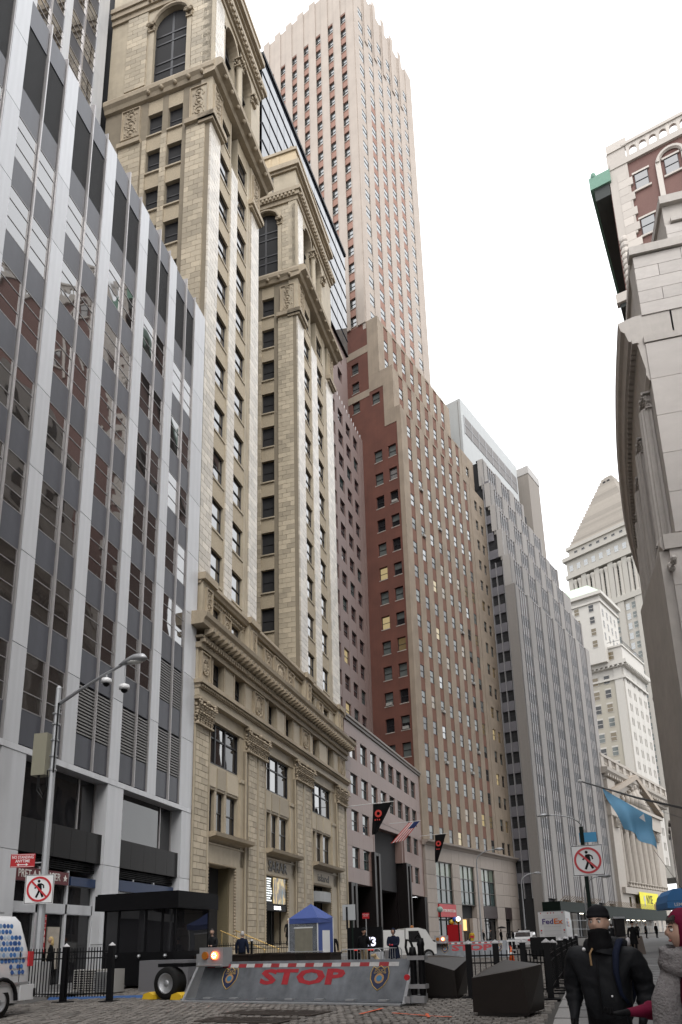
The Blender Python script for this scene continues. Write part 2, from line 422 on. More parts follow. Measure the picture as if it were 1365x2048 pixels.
# ================================================================ buff limestone building with two wings
M_ash = mat('buff_ashlar', (0.46, 0.395, 0.295), 0.6, island=.24, noise=.14, nscale=7, dirt=.2, bump=.12, bscale=60)
M_lime = mat('buff_limestone', (0.435, 0.372, 0.275), 0.62, noise=.20, nscale=1.6, dirt=.22, streak=.16, bump=.1, bscale=25)
M_joint = mat('stone_joint', (0.22, 0.185, 0.135), 0.85, noise=.2, nscale=2)
M_glaz = mat('pale_glazed_ashlar', (0.56, 0.51, 0.435), 0.28, island=.22, noise=.12, nscale=6, dirt=.14, bump=.08, bscale=50, spec=.7)
M_orn = mat('carved_limestone', (0.38, 0.315, 0.228), 0.7, noise=.3, nscale=9, dirt=.3, streak=.2)
M_orange = mat('buff_terracotta', (0.47, 0.37, 0.235), 0.55, noise=.15, nscale=4)
def scroll_panel(w, h, name='carved_panel', m=None, med=True, seed=1):
    r = random.Random(seed); mb = MB()
    mb.box(-w / 2, w / 2, 0, .1, -h / 2, h / 2)
    for x in (-w / 2, w / 2 - .07): mb.box(x, x + .07, -.1, 0, -h / 2, h / 2)
    for z in (-h / 2, h / 2 - .07): mb.box(-w / 2 + .07, w / 2 - .07, -.1, 0, z, z + .07)
    def ring(cx_, cz_, rad, t, sx=1, sz=1, n=16, a0=0, a1=2 * math.pi):
        mb.tube([(cx_ + rad * sx * math.cos(a0 + (a1 - a0) * i / n), -.03, cz_ + rad * sz * math.sin(a0 + (a1 - a0) * i / n)) for i in range(n + 1)], t, 5)
    if med:
        rr = min(w, h) * .36; ring(0, 0, rr, .06, 1, 1.18 if h >= w else 1); mb.ball((0, 0, 0), rr * .55, 8, 5, 1, .35, 1.2)
        for i in range(9):
            a = i * 2 * math.pi / 9; mb.ball((rr * .75 * math.cos(a), -.02, rr * .85 * math.sin(a)), .07, 6, 4)
        xs = [(s * (rr + (w / 2 - rr) * .5)) for s in (-1, 1)] if w > h * 1.3 else []
    else: xs = [0]
    zs = [0] if h < w else [h * (-.3), 0, h * .3]
    for x in xs:
        for z in (zs if not med else [-.25 * h, .25 * h]):
            q = min(w / 4 if med else w / 2, h / 3.6) * .75
            ring(x, z, q * .55, .04, a1=5); mb.ball((x, -.03, z), q * .25, 6, 4, 1, .6, 1)
            for i in range(7):
                a = r.random() * 6.28; mb.ball((x + q * math.cos(a) * .85, -.02, z + q * math.sin(a) * .85), .05 + r.random() * .05, 5, 3, 1, .7, 1.3)
    return mb.mesh(name, m or M_orn)
def capital_mesh(w, h, d, seed=0):
    r = random.Random(seed); mb = MB()
    mb.box(-w / 2 + .12, w / 2 - .12, -d + .12, 0, 0, h * .86)
    mb.box(-w / 2 - .1, w / 2 + .1, -d - .12, 0, h * .88, h); mb.box(-w / 2 - .03, w / 2 + .03, -d - .05, 0, -.1, 0)
    n = max(4, round(w / .34))
    for tier, (z0, zh, out) in enumerate(((.0, .40, .07), (.26, .42, .13))):
        for i in range(n + tier):
            x = -w / 2 + w * (i + (.5 if tier == 0 else 0)) / n; lw = w / n * .5
            for q in range(6):
                tq = q / 5; rr = lw * (1.0 - .25 * tq) * (.75 + .5 * r.random())
                mb.ball((x + r.uniform(-.03, .03), -d + .05 - out * h * tq * tq * 1.3, h * (z0 + zh * tq)), rr * .8, 6, 4, .8 + .3 * r.random(), .55, .55)
            mb.ball((x, -d - out * h * 1.25, h * (z0 + zh * .93)), lw * .62, 6, 4, 1, .8, .55)
        for sgn in (-1, 1):
            for q in range(4): mb.ball((sgn * (w / 2 - .06 + .05 * q / 3), -d * r.random(), h * (z0 + zh * q / 3)), .12, 6, 4, .7, 1, .8)
    for sgn in (-1, 1):
        c = (sgn * (w / 2 - .05), -d - .1, h * .78)
        for k in range(9):
            a = k * .75; rr = .24 - k * .024
            mb.ball((c[0] + sgn * rr * math.cos(a) * .7, c[1] - .06, c[2] + rr * math.sin(a)), .075, 6, 4)
        mb.ball((sgn * w * .22, -d - .12, h * .72), .11, 6, 4)
    mb.ball((0, -d - .14, h * .86), .16, 7, 5)
    return mb.mesh('capital', M_orn)
def sash_window(w, h, glass, frame=M_sash, depth=.1, name='window', t=.07):
    """a two-light sash: returns (frame mesh, [pane meshes]) with origin at bottom left"""
    f = MB()
    f.box(0, t, 0, depth, 0, h); f.box(w - t, w, 0, depth, 0, h); f.box(t, w - t, 0, depth, 0, t); f.box(t, w - t, 0, depth, h - t, h)
    f.box(t, w - t, -.01, depth * .7, h * .49, h * .49 + t)
    return f.mesh(name, frame), [MB().box(t, w - t, depth * .55, depth * .8, t, h * .49).mesh('pane', glass), MB().box(t, w - t, depth * .4, depth * .6, h * .49 + t, h - t).mesh('pane', glass)]
_sw = {}
def put_sash(parent, x, y, z, w, h, glass, frame=M_sash, face='front', depth=.1, upper=None):
    k = (round(w, 2), round(h, 2), glass.name, frame.name, upper.name if upper else '')
    if k not in _sw:
        _sw[k] = sash_window(w, h, glass, frame, depth)
        if upper: _sw[k][1][1].materials.clear(); _sw[k][1][1].materials.append(upper)
    f, ps = _sw[k]
    o = put('window', f, parent, (x, y, z), 0)
    if face == 'side': o.rotation_euler = (0, 0, R(-90)); 
    for p in ps: put('pane', p, o)
    return o
B2 = building('limestone_building', 'buff limestone office building with two tall wings above a carved cornice', BEI)
PARAP = 23.5
# --- solid masses behind the faces
MB().box(.3, 29.5, 1.2, 16, -.6, PARAP - .3).obj('base_core', M_core, B2)
W1, W2 = (0.0, 8.72), (18.0, 28.9)
ZT = 81.9
for (a, b) in (W1, W2):
    MB().box(a + .45, b - .35, .8, 22, 20, 80.4).obj('wing_core', M_core, B2)
MB().box(8.3, 18.4, 12, 21.8, 20, 78).obj('court_wall', M_lime, B2)
ash = []
# --- base piers of coursed ashlar
for a, b in ((.18, 1.72), (7.45, 8.75), (9.12, 10.06), (16.45, 17.7), (18.35, 19.62), (27.1, 28.9)):
    for c in courses(a, b, 1.0, 14.12, .375, .62, .032, random): ash.append((c[0], c[1], -.10, .04, c[2], c[3]))
for a, b in ((.0, 1.9), (6.95, 10.3), (16.05, 19.85), (26.6, 29.55)):
    MB().box(a, b, -.05, 1.2, -.6, 14.15).obj('pier', M_joint, B2)
    for e in (a, b - .1): MB().box(e, e + .1, -.12, -.05, -.6, 14.12).obj('pier_edge', M_lime, B2)
    MB().box(a - .05, b + .05, -.2, 1.0, -.6, .95).obj('plinth', M_lime, B2)
for x0, x1 in ((8.85, 9.0), (17.83, 18.2)): MB().box(x0, x1, -.16, -.05, .95, 14.12).obj('pier_moulding', M_lime, B2)
for a, b in ((.0, 1.9), (6.95, 10.3), (16.05, 19.85), (26.6, 29.55)):
    put('capital', capital_mesh(b - a, 1.55, .22, int(a)), B2, ((a + b) / 2, -.05, 14.2))
    MB().box(a, b, -.05, 1.0, 14.15, 15.8).obj('pier_head', M_lime, B2)
# --- bays: big window, panel, three narrow windows, ledge, portal
BAYS = ((1.92, 6.4, 6.93), (10.32, 15.3, 16.03), (19.87, 25.5, 26.58))
for bi, (a, b, e) in enumerate(BAYS):
    # right hand jamb column with its own little capital
    MB().box(b, e, .12, 1.2, -.6, 15.0).obj('jamb', M_lime, B2)
    MB().box(b - .02, e, -.02, .12, 11.9, 12.15).obj('jamb_capital', M_lime, B2); MB().box(b + .08, e, .05, .12, -.6, 11.9).obj('jamb_pilaster', M_lime, B2)
    MB().box(a, e, .06, 1.2, 15.0, 15.8).obj('lintel', M_lime, B2)
    # big triple light window
    w = b - a; cut = [a, a + w * .3, a + w * .6, b]
    f = MB(); f.box(a, b, .3, .5, 12.35, 12.5); f.box(a, b, .3, .5, 14.9, 15.0)
    for x in cut: f.box(x - .07, x + .07, .28, .5, 12.5, 14.9)
    for z in (14.05,): f.box(a, b, .31, .49, z - .05, z + .05)
    wo_ = f.obj('window', M_sash, B2)
    for i, (x0, x1) in enumerate(zip(cut, cut[1:])):
        for z0, z1 in ((12.5, 14.0), (14.1, 14.9)): MB().box(x0 + .07, x1 - .07, .38, .42, z0, z1).obj('pane', M_glassS if i < 2 else M_glassD, wo_)
    # panels under it
    MB().box(a, b, .18, 1.2, 10.8, 12.35).obj('apron', M_lime, B2)
    for i in range(3):
        x0, x1 = cut[i] + .1, cut[i + 1] - .1
        MB().box(x0, x1, .12, .18, 10.95, 12.2).obj('apron_panel', M_ash, B2)
    # three narrow windows with slim stone mullions
    for i in range(3):
        x0, x1 = cut[i] + .16, cut[i + 1] - .16
        put_sash(B2, x0, .4, 8.3, x1 - x0, 2.45, M_glassD)
    for x in cut[1:3]: MB().box(x - .13, x + .13, .2, 1.2, 8.2, 10.8).obj('mullion', M_lime, B2)
    for x in (cut[0], cut[3] - .12): MB().box(x, x + .12, .2, 1.2, 8.2, 10.8).obj('mullion', M_lime, B2)
    # ledge
    l = MB(); pr = [(.5, 7.55), (.15, 7.62), (-.1, 7.8), (-.55, 7.9), (-.6, 8.12), (.5, 8.2)]
    l.prism(pr, 0, a + .02, e + .5); l.obj('ledge', M_orn, B2)
    # portal surround
    pz = 6.45
    MB().box(a + .02, e, .05, 1.2, pz, 7.58).obj('portal_panel', M_lime, B2)
    MB().box(a + .02, e, -.02, .05, pz + 1.02, 7.56).obj('portal_moulding', M_lime, B2)
    for x0, x1 in ((a + .02, a + .3), (b - .45, e)): MB().box(x0, x1, .04, 2.6, -.6, pz).obj('portal_jamb', M_lime, B2)
    rope = MB()
    for i in range(26):
        t = i / 25; rope.ball((a + .38 + t * (b - .5 - a - .38), .1, pz - .05), .11, 6, 4, .9, .8, .8)
    rope.obj('rope_moulding', M_orn, B2)
    for x in (a + .36, b - .5):
        rp = MB(); [rp.ball((x, .1, .3 + i * .19), .11, 6, 4, .8, .8, .9) for i in range(32)]; rp.obj('rope_moulding', M_orn, B2)
# bay 1: deep dark entrance
a, b, e = BAYS[0]
MB().box(a + .3, b - .45, 3.4, 3.5, -.6, 6.4).obj('entrance_wall', mat('brown_doorway', (.09, .04, .02), .5), B2)
MB().box(b - .62, b - .45, .5, 3.4, -.6, 6.38).obj('entrance_side', mat('mosaic_reveal', (.17, .145, .09), .5, noise=.35, nscale=14, island=.2), B2)
MB().box(a + .3, b - .45, .5, 3.4, 6.38, 6.44).obj('entrance_ceiling', M_lime, B2)
# bay 2: clothing shop with lettering, screen and entrance
a, b, e = BAYS[1]
put_text('SARAR', 1.0, mat('dark_letters', (.035, .028, .02), .5), B2, ((a + b) / 2 - .1, .03, 6.98), (R(90), 0, 0), .03, .02, 'lettering', width=3.5)
ns = bpy.data.materials.new('advert_screen'); ns.use_nodes = True
def screen_material(m, cols, sc=(1.3, 1, .5), e=.5):
    t = m.node_tree; N = t.nodes; L = t.links; b_ = N['Principled BSDF']; tc = N.new('ShaderNodeTexCoord'); mp = N.new('ShaderNodeMapping'); mp.inputs['Scale'].default_value = sc
    nz = N.new('ShaderNodeTexNoise'); nz.inputs['Scale'].default_value = 2.4; nz.inputs['Detail'].default_value = 5; cr = N.new('ShaderNodeValToRGB')
    L.new(tc.outputs['Object'], mp.inputs[0]); L.new(mp.outputs[0], nz.inputs['Vector']); L.new(nz.outputs[0], cr.inputs[0])
    el = cr.color_ramp.elements; el[0].position = cols[0][0]; el[0].color = (*cols[0][1], 1); el[1].position = cols[-1][0]; el[1].color = (*cols[-1][1], 1)
    for p_, c_ in cols[1:-1]: q = el.new(p_); q.color = (*c_, 1)
    L.new(cr.outputs[0], b_.inputs['Emission Color']); b_.inputs['Emission Strength'].default_value = e
    b_.inputs['Base Color'].default_value = (.02, .02, .02, 1); b_.inputs['Roughness'].default_value = .2
screen_material(ns, [(.38, (.01, .012, .01)), (.48, (.10, .06, .015)), (.56, (.42, .28, .06)), (.66, (.12, .16, .12)), (.78, (.02, .04, .04))], (1.2, 1, .45), .75)
sx0, sx1 = a + .42, b - .58
scr = MB().box(sx0, sx1, .2, .32, 4.42, 6.34).obj('display_screen', M_black, B2)
MB().box(sx0 + (sx1 - sx0) * .37, sx1 - .02, .17, .195, 4.5, 6.3).obj('advert_picture', ns, scr)
fig = MB(); fx = sx0 + (sx1 - sx0) * .78
fig.box(fx - .1, fx + .1, .155, .168, 5.05, 5.6); fig.box(fx - .08, fx - .01, .155, .168, 4.5, 5.05); fig.box(fx + .01, fx + .08, .155, .168, 4.5, 5.05); fig.ball((fx, .16, 5.72), .09, 8, 6, 1, .1, 1.2)
fig.obj('advert_figure', mat('advert_blue', (.02, .04, .05), .4, emit=(.10, .16, .20), estr=.6), scr)
M_scrw = mat('screen_lettering', (.4, .4, .4), .4, emit=(.8, .85, .85), estr=.8)
for i, t_ in enumerate(('NEW YORK', 'ISTANBUL', 'FRANKFURT', 'MILAN', 'LONDON', 'MOSCOW', 'BERLIN', 'VIENNA', 'BAKU', 'KIEV')):
    tl = MB(); x0 = sx0 + .2; wds = [random.uniform(.18, .4) for _ in range(3)]
    for wd in wds:
        tl.box(x0, x0 + wd, .185, .195, 6.12 - i * .165, 6.21 - i * .165); x0 += wd + .06
    tl.obj('listing_line', M_scrw, scr)
fa = MB().box(sx0, sx1, .15, .6, 4.0, 4.4).obj('shop_fascia', M_black, B2)
put_text('SARAR', .34, mat('lit_letters', (.8, .8, .8), .4, emit=(1, 1, 1), estr=1.6), fa, ((sx0 + sx1) / 2 + .2, .14, 4.2), (R(90), 0, 0), .01, .004, width=1.25)
MB().box(sx0 + .02, sx1 - .02, 1.9, 2.0, -.6, 4.0).obj('shop_interior', mat('shop_interior_wall', (.5, .42, .28), .7, emit=(1, .8, .5), estr=.10, noise=.3, nscale=1.5), B2)
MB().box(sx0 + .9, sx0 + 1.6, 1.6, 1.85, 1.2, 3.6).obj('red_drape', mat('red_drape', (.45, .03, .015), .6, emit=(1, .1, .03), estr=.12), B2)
df = MB()
for x in (sx0 + .04, sx0 + 1.1, sx0 + 2.2, sx1 - .04): df.box(x - .035, x + .035, .62, .7, -.4, 4.0)
df.obj('shop_door', M_black, B2)
MB().box(sx0 + .3, sx1 - .6, 1.5, 1.7, 3.45, 3.55).obj('ceiling_lamp', mat('warm_lamp', (.9, .8, .6), .5, emit=(1, .85, .55), estr=4), B2)
# bay 3: second shop
a, b, e = BAYS[2]
MB().box(a + .5, b - .6, .0, .05, 6.5, 7.45).obj('shop_name_panel', M_lime, B2)
put_text('island', .85, MATS['dark_letters'], B2, ((a + b) / 2, -.01, 6.95), (R(90), 0, 0), .02, .008, width=2.9)
aw = MB(); n_ = 10
for i in range(n_):
    t0 = math.pi * i / n_; t1 = math.pi * (i + 1) / n_; cxm, rr = (a + b) / 2, (b - a) / 2 - .35
    p0 = (cxm - rr * math.cos(t0), .6 - .95 * math.sin(t0)); p1 = (cxm - rr * math.cos(t1), .6 - .95 * math.sin(t1))
    aw.add([(p0[0], p0[1], 5.05), (p1[0], p1[1], 5.05), (p1[0], p1[1], 5.85), (p0[0], p0[1], 5.85)], [(0, 1, 2, 3)])
    aw.add([(p0[0], p0[1], 5.85), (p1[0], p1[1], 5.85), (cxm, .6, 5.85)], [(0, 1, 2)]); aw.add([(p0[0], p0[1], 5.05), (p1[0], p1[1], 5.05), (cxm, .6, 5.05)], [(2, 1, 0)])
aw.obj('curved_canopy', mat('grey_canopy', (.30, .31, .32), .5, noise=.1), B2)
sf = MB()
for x in (a + .4, a + 1.6, a + 3.4, b - .6): sf.box(x - .05, x + .05, .9, 1.05, -.4, 6.4)
sf = sf.obj('shop_front', M_black, B2)
MB().box(a + .35, b - .5, .96, 1.0, -.4, 6.4).obj('pane', M_glassD, sf)
MB().box(a + 3.6, b - .75, .86, .9, 2.4, 4.4).obj('window_poster', mat('dull_poster', (.16, .06, .06), .6, noise=.5, nscale=3), B2)
# --- entablature, frieze windows, cornice
MB().box(-.05, 29.6, -.3, 1.0, 15.8, 16.25).obj('architrave', M_lime, B2)
MB().box(-.1, 29.65, -.42, 1.0, 16.25, 16.5).obj('architrave_moulding', M_orn, B2)
MB().box(-.2, 29.75, -.6, 1.0, 16.5, 16.75).obj('string_course', M_orn, B2)
eg = MB(); [eg.ball((.1 + i * .24, -.45, 16.38), .1, 5, 4) for i in range(123)]; tag(eg.obj('egg_moulding', M_orn, B2), kind='stuff')
FW = ((1.84, 3.33), (4.88, 6.35), (10.42, 11.93), (13.78, 15.33), (19.98, 21.5), (23.94, 25.46))
xs = [0.0] + [v for p in FW for v in p] + [29.55]
for i in range(0, len(xs), 2): MB().box(xs[i] + (.0), xs[i + 1], -.15, 1.0, 16.75, 18.75).obj('frieze_wall', M_lime, B2)
for x0, x1 in FW:
    put_sash(B2, x0, .2, 16.8, x1 - x0, 1.95, M_glassD)
    MB().box(x0 - .18, x0, -.22, -.15, 16.76, 18.74).obj('architrave_strip', M_orn, B2); MB().box(x1, x1 + .18, -.22, -.15, 16.76, 18.74).obj('architrave_strip', M_orn, B2)
for x, w_ in ((.75, 1.1), (8.6, 1.7), (18.0, 1.9), (27.9, 1.6)): put('carved_panel', scroll_panel(w_, 1.75, seed=int(x * 7)), B2, (x, -.25, 17.75))
for x0, x1 in ((3.5, 4.7), (6.6, 7.5), (9.6, 10.2), (12.15, 13.55), (15.6, 16.8), (19.2, 19.8), (21.7, 23.7), (25.8, 26.9)):
    MB().box(x0, x1, -.2, -.15, 16.95, 18.55).obj('frieze_panel', M_ash, B2)
MB().box(-.1, 29.65, -.35, 1.0, 18.75, 19.1).obj('bed_moulding', M_orn, B2)
dn = unit_mesh('dentil', M_orn)
for i in range(98): put('dentil', dn, B2, (.1 + i * .3, -.42, 19.22), 0, (.17, .3, .22))
MB().box(-.15, 29.7, -.5, 1.0, 19.36, 19.5).obj('bed_moulding', M_orn, B2)
mo = MB(); mo.prism([(0, 0), (-.62, .18), (-.66, .42), (0, .42)], 0, -.14, .14); mo = mo.mesh('modillion', M_orn)
for i in range(49): put('modillion', mo, B2, (.25 + i * .605, -.48, 19.5))
co = MB(); co.prism([(1.0, 19.93), (-.85, 19.93), (-.9, 20.2), (-1.05, 20.35), (-1.1, 20.6), (-.85, 20.72), (1.0, 20.9)], 0, -.75, 30.4); co.obj('cornice', M_orn, B2)
# --- attic storey above the cornice
AW = ((1.75, 3.3), (4.78, 6.35), (20.0, 21.5), (23.9, 25.5))
xs = [0.1] + [v for p in AW for v in p] + [29.5]
for i in range(0, len(xs), 2): MB().box(xs[i], xs[i + 1], .1, 1.2, 20.85, 23.0).obj('attic_wall', M_lime, B2)
MB().box(.1, 29.5, .1, 1.2, 22.55, 23.05).obj('attic_band', M_lime, B2)
for x0, x1 in AW: put_sash(B2, x0, .32, 20.9, x1 - x0, 1.65, M_glassS)
for x in (.9, 7.6, 18.9, 27.9):
    MB().box(x - .7, x + .7, -.25, 1.0, 20.8, 23.25).obj('attic_pier', M_lime, B2)
    put('carved_panel', scroll_panel(.75, 1.85, med=False, seed=int(x * 3)), B2, (x, -.3, 21.95))
    MB().box(x - .85, x + .85, -.5, 1.1, 23.25, 23.7).obj('pier_cap', M_orn, B2)
for x in (4.05, 22.7): put('carved_panel', scroll_panel(1.0, 1.6, seed=int(x)), B2, (x, .02, 21.7))
cp = MB(); cp.prism([(1.3, 23.05), (-.12, 23.05), (-.2, 23.2), (-.32, 23.3), (-.3, 23.55), (1.3, 23.6)], 0, .1, 29.5); cp.obj('coping', M_orn, B2)
for x0, x1, s_ in ((10.05, 11.8, 3), (14.6, 16.1, 5)): put('carved_panel', scroll_panel(x1 - x0, 2.05, med=False, seed=s_), B2, ((x0 + x1) / 2, .0, 21.75))
put('carved_medallion', scroll_panel(2.6, 2.2, 'carved_medallion', seed=11), B2, (13.15, -.05, 21.75))
gr_ = MB(); [gr_.ball((.3 + i * .28, .05, 22.8), .1, 5, 4) for i in range(104)]; tag(gr_.obj('leaf_moulding', M_orn, B2), kind='stuff')
# --- wings
WR = [26.45 + 3.72 * k for k in range(11)]      # window heads
H_W = 2.25
def wing(a, piers, wins, sd, extra):
    """front piers (glazed ashlar), window strips, the side face and the crown of one wing"""
    for (x0, x1) in piers:
        MB().box(x0 + .03, x1 - .03, .12, .9, 22.5, 61.2).obj('wing_pier', M_joint, B2)
        for c in courses(x0, x1, 23.4, 60.5, .46, .8, .028, random): gl.append((c[0], c[1], .0, .14, c[2], c[3]))
    for (x0, x1) in extra: MB().box(x0, x1, .07, .9, 22.5, 65).obj('pier_moulding', M_lime, B2)
    for (x0, x1) in wins:
        for k, zt in enumerate(WR):
            g = M_glassS
            put_sash(B2, x0 + .02, .26, zt - H_W, x1 - x0 - .04, H_W, g)
            ztop = WR[k + 1] - H_W if k < 10 else 65
            MB().box(x0, x1, .1, .9, zt, ztop).obj('spandrel', M_spn, B2)
            MB().box(x0, x1, .04, .5, zt - H_W - .14, zt - H_W).obj('sill', M_lime, B2)
        MB().box(x0, x1, .1, .9, 22.6, WR[0] - H_W - .14).obj('spandrel', M_spn, B2)
gl = []
M_spn = mat('patterned_spandrel', (.40, .335, .24), .7, noise=.45, nscale=16, bump=.8, bscale=22)
wing(0, ((.08, 1.6), (3.5, 4.62), (7.25, 8.72)), ((1.62, 3.36), (4.68, 6.44)), 0, ((3.36, 3.5), (4.62, 4.68), (6.44, 6.8), (6.86, 7.2)))
wing(18, ((18.0, 19.72), (21.9, 23.6), (26.6, 28.9)), ((19.8, 21.75), (23.75, 25.65)), 18, ((19.72, 19.8), (21.75, 21.9), (23.6, 23.75), (25.65, 26.05), (26.1, 26.55)))
M_warmlit = glass_mat('amber_lit_glass', (.05, .04, .02), 1.5, .05, .05, emit=(1.0, .62, .16), estr=.42)
def wing_side(x, dcols, zlo, lit, deep):
    """the flank of a wing at u = x, seen edge on to the street; dcols are (depth0, depth1) of the window columns"""
    # wall strips between window columns, full height
    ds = [.5] + [v for c in dcols for v in c] + [deep]
    for i in range(0, len(ds), 2):
        d0, d1 = ds[i], ds[i + 1]
        MB().box(x + .12, x + .6, d0 - (.45 if i == 0 else 0), d1, zlo, 66).obj('flank_wall', M_joint, B2)
        segs = [(max(d0, .2), min(d1, 2.05))] if i == 0 else ([(d0, d1)] if d1 - d0 < 1 else [(d0, d0 + .35), (5.95, 7.9), (7.95, d1)] if i == len(ds) - 2 else [(d0, d1)])
        for s0, s1 in segs:
            if s1 - s0 < .1: continue
            for c in courses(s0, s1, zlo, 61.0, .47, .82, .026, random): ash2.append((x + .0, x + .14, c[0], c[1], c[2], c[3]))
    for ci, (d0, d1) in enumerate(dcols):
        for k, zt in enumerate(WR):
            if zt < zlo: continue
            o = put_sash(B2, x + .42, d1, zt - H_W, d1 - d0, H_W, lit.get((ci, k), M_curtain if x < 5 else M_glassD), face='side')
            ztop = WR[k + 1] - H_W if k < 10 else 65
            MB().box(x + .15, x + .6, d0, d1, zt, ztop).obj('spandrel', M_spn, B2)
            MB().box(x + .02, x + .4, d0 - .03, d1 + .03, zt - H_W - .13, zt - H_W).obj('sill', M_lime, B2)
ash2 = []
wing_side(0.0, ((2.45, 3.7), (4.2, 5.45)), 42.6, {}, 9.3)
wing_side(18.0, ((2.5, 3.78), (4.4, 5.65)), 24.2, {(0, 0): M_warmlit, (0, 7): M_warmlit, (0, 4): M_warmlit, (0, 3): M_glassDim, (0, 5): M_glassDim, (0, 10): M_glassDim}, 9)
# crown of each wing
def arch_pts(c, r, z, n=10): return [(c + r * math.cos(math.pi * i / n), z + r * math.sin(math.pi * i / n)) for i in range(n + 1)]
colm = MB().lathe([(.34, 0), (.34, .15), (.27, .25), (.29, 1.5), (.26, 4.3), (.31, 4.4), (.24, 4.45)], n=12).mesh('column', M_lime, True)
for (a, b, arches, pil) in ((0.0, 8.72, ((1.95, 4.15), (4.75, 6.95)), (4.45,)), (18.0, 28.9, ((19.95, 22.35), (23.15, 25.6)), (22.75,))):
    # capital band, carved panels, projecting cornice
    for p0, p1 in ((a, a + 1.7), (b - 1.7, b)):
        MB().box(p0 - .12, p1 + .12, -.22, 1.0, 60.55, 60.8).obj('pier_cap', M_orn, B2); MB().box(p0 - .25, p1 + .25, -.38, 1.0, 60.8, 61.25).obj('pier_cap', M_orn, B2)
        MB().box(p0, p1, -.04, .9, 61.25, 65).obj('panel_block', M_lime, B2); put('carved_panel', scroll_panel(1.25, 3.0, med=False, seed=int(p0)), B2, ((p0 + p1) / 2, -.1, 62.95))
    o = put('carved_panel', scroll_panel(1.5, 3.0, med=False, seed=int(a) + 4), B2, (a + .02, 1.05, 62.95)); o.rotation_euler = (0, 0, R(-90))
    MB().box(a - .25, a + .3, -.3, 2.1, 60.8, 61.22).obj('pier_cap', M_orn, B2)
    if a < 1:
        o = put('carved_panel', scroll_panel(1.6, 3.0, med=False, seed=9), B2, (a + .02, 6.9, 63.2)); o.rotation_euler = (0, 0, R(-90))
        MB().box(a - .2, a + .3, 5.95, 7.95, 60.95, 61.35).obj('pier_cap', M_orn, B2)
    pr = [(0.6, 65.0), (-.35, 65.1), (-.5, 65.35), (-1.0, 65.5), (-1.05, 65.85), (-.8, 66.2), (.6, 66.25)]
    MB().prism(pr, 0, a - .3, b + .95).obj('cornice', M_orn, B2)
    sp = MB(); sp.prism([(.6, 65.0), (-.1, 65.1), (-.2, 65.4), (-.38, 65.6), (-.4, 65.95), (-.3, 66.2), (.6, 66.25)], 1, -.3, 9.3)
    sp.v = [(a + (p[0]), p[1], p[2]) for p in sp.v]; sp.obj('flank_cornice', M_orn, B2)
    br = MB().ball((0, 0, 0), .17, 8, 6).mesh('boss', M_orn)
    for i in range(8): put('boss', br, B2, (a + .6 + i * (b - a - .6) / 7.5, -.82, 65.42))
    for i in range(5): put('boss', br, B2, (a - .28, .7 + i * 1.15, 65.42))
    # arcade front: end piers, spandrel wall with two arches, column between
    MB().box(a, arches[0][0], -.02, .9, 66.25, 75.0).obj('crown_pier', M_lime, B2); MB().box(arches[1][1], b, -.02, .9, 66.25, 75.0).obj('crown_pier', M_lime, B2)
    for c in courses(a + .25, arches[0][0] - .3, 66.6, 74.6, .47, .8, .026, random): gl.append((c[0], c[1], -.08, .0, c[2], c[3]))
    for (x0, x1) in arches:
        c = (x0 + x1) / 2; r = (x1 - x0) / 2; ap = arch_pts(c, r, 73.05)
        mb = MB()
        for i in range(len(ap) - 1):
            p, q = ap[i], ap[i + 1]
            mb.add([(p[0], 0, p[1]), (q[0], 0, q[1]), (q[0], 0, 75), (p[0], 0, 75), (p[0], .9, p[1]), (q[0], .9, q[1]), (q[0], .9, 75), (p[0], .9, 75)], [(0, 1, 2, 3), (0, 4, 5, 1), (7, 6, 5, 4)])
        mb.obj('arch', M_lime, B2)
        mb = MB(); op = arch_pts(c, r + .28, 73.05); ip = arch_pts(c, r - .02, 73.05)
        for i in range(len(op) - 1):
            mb.add([(ip[i][0], -.12, ip[i][1]), (ip[i + 1][0], -.12, ip[i + 1][1]), (op[i + 1][0], -.12, op[i + 1][1]), (op[i][0], -.12, op[i][1]), (op[i][0], .02, op[i][1]), (op[i + 1][0], .02, op[i + 1][1]), (ip[i][0], .6, ip[i][1]), (ip[i + 1][0], .6, ip[i + 1][1])], [(0, 3, 2, 1), (3, 4, 5, 2), (0, 1, 7, 6)])
        mb.obj('archivolt', M_orn, B2)
        f = MB(); f.box(c - .06, c + .06, .55, .7, 66.3, 74); [f.box(x0, x1, .55, .7, z, z + .12) for z in (66.3, 68.2, 69.3, 71.2, 72.3)]
        wo_ = f.obj('window', M_sash, B2); MB().box(x0, x1, .72, .76, 66.25, 74.4).obj('pane', M_glassD, wo_)
    MB().box(arches[0][1], arches[1][0], .3, .9, 66.25, 75.0).obj('crown_mullion', M_lime, B2)
    put('column', colm, B2, ((arches[0][1] + arches[1][0]) / 2, -.05, 66.25), 0, (1, 1, 1.38))
    put('capital', capital_mesh(.75, .7, .5, 3), B2, ((arches[0][1] + arches[1][0]) / 2, .2, 72.4))
    put('capital', capital_mesh(.6, .7, .2, 4), B2, (arches[1][1] + .25, 0, 72.35))
    # flank arch
    D0, D1 = (2.25, 5.35) if a < 1 else (1.95, 5.05)
    MB().box(a + .1, a + .7, .0, D0, 66.25, 75).obj('crown_flank', M_lime, B2); MB().box(a + .1, a + .7, D1, 9.3, 66.25, 75).obj('crown_flank', M_lime, B2)
    for c in courses(.15, D0 - .35, 66.6, 74.6, .47, .8, .026, random): ash2.append((a + .0, a + .12, c[0], c[1], c[2], c[3]))
    for c in courses(D1 + .55, D1 + 2.4, 66.9, 75, .47, .8, .026, random): ash2.append((a + .0, a + .12, c[0], c[1], c[2], c[3]))
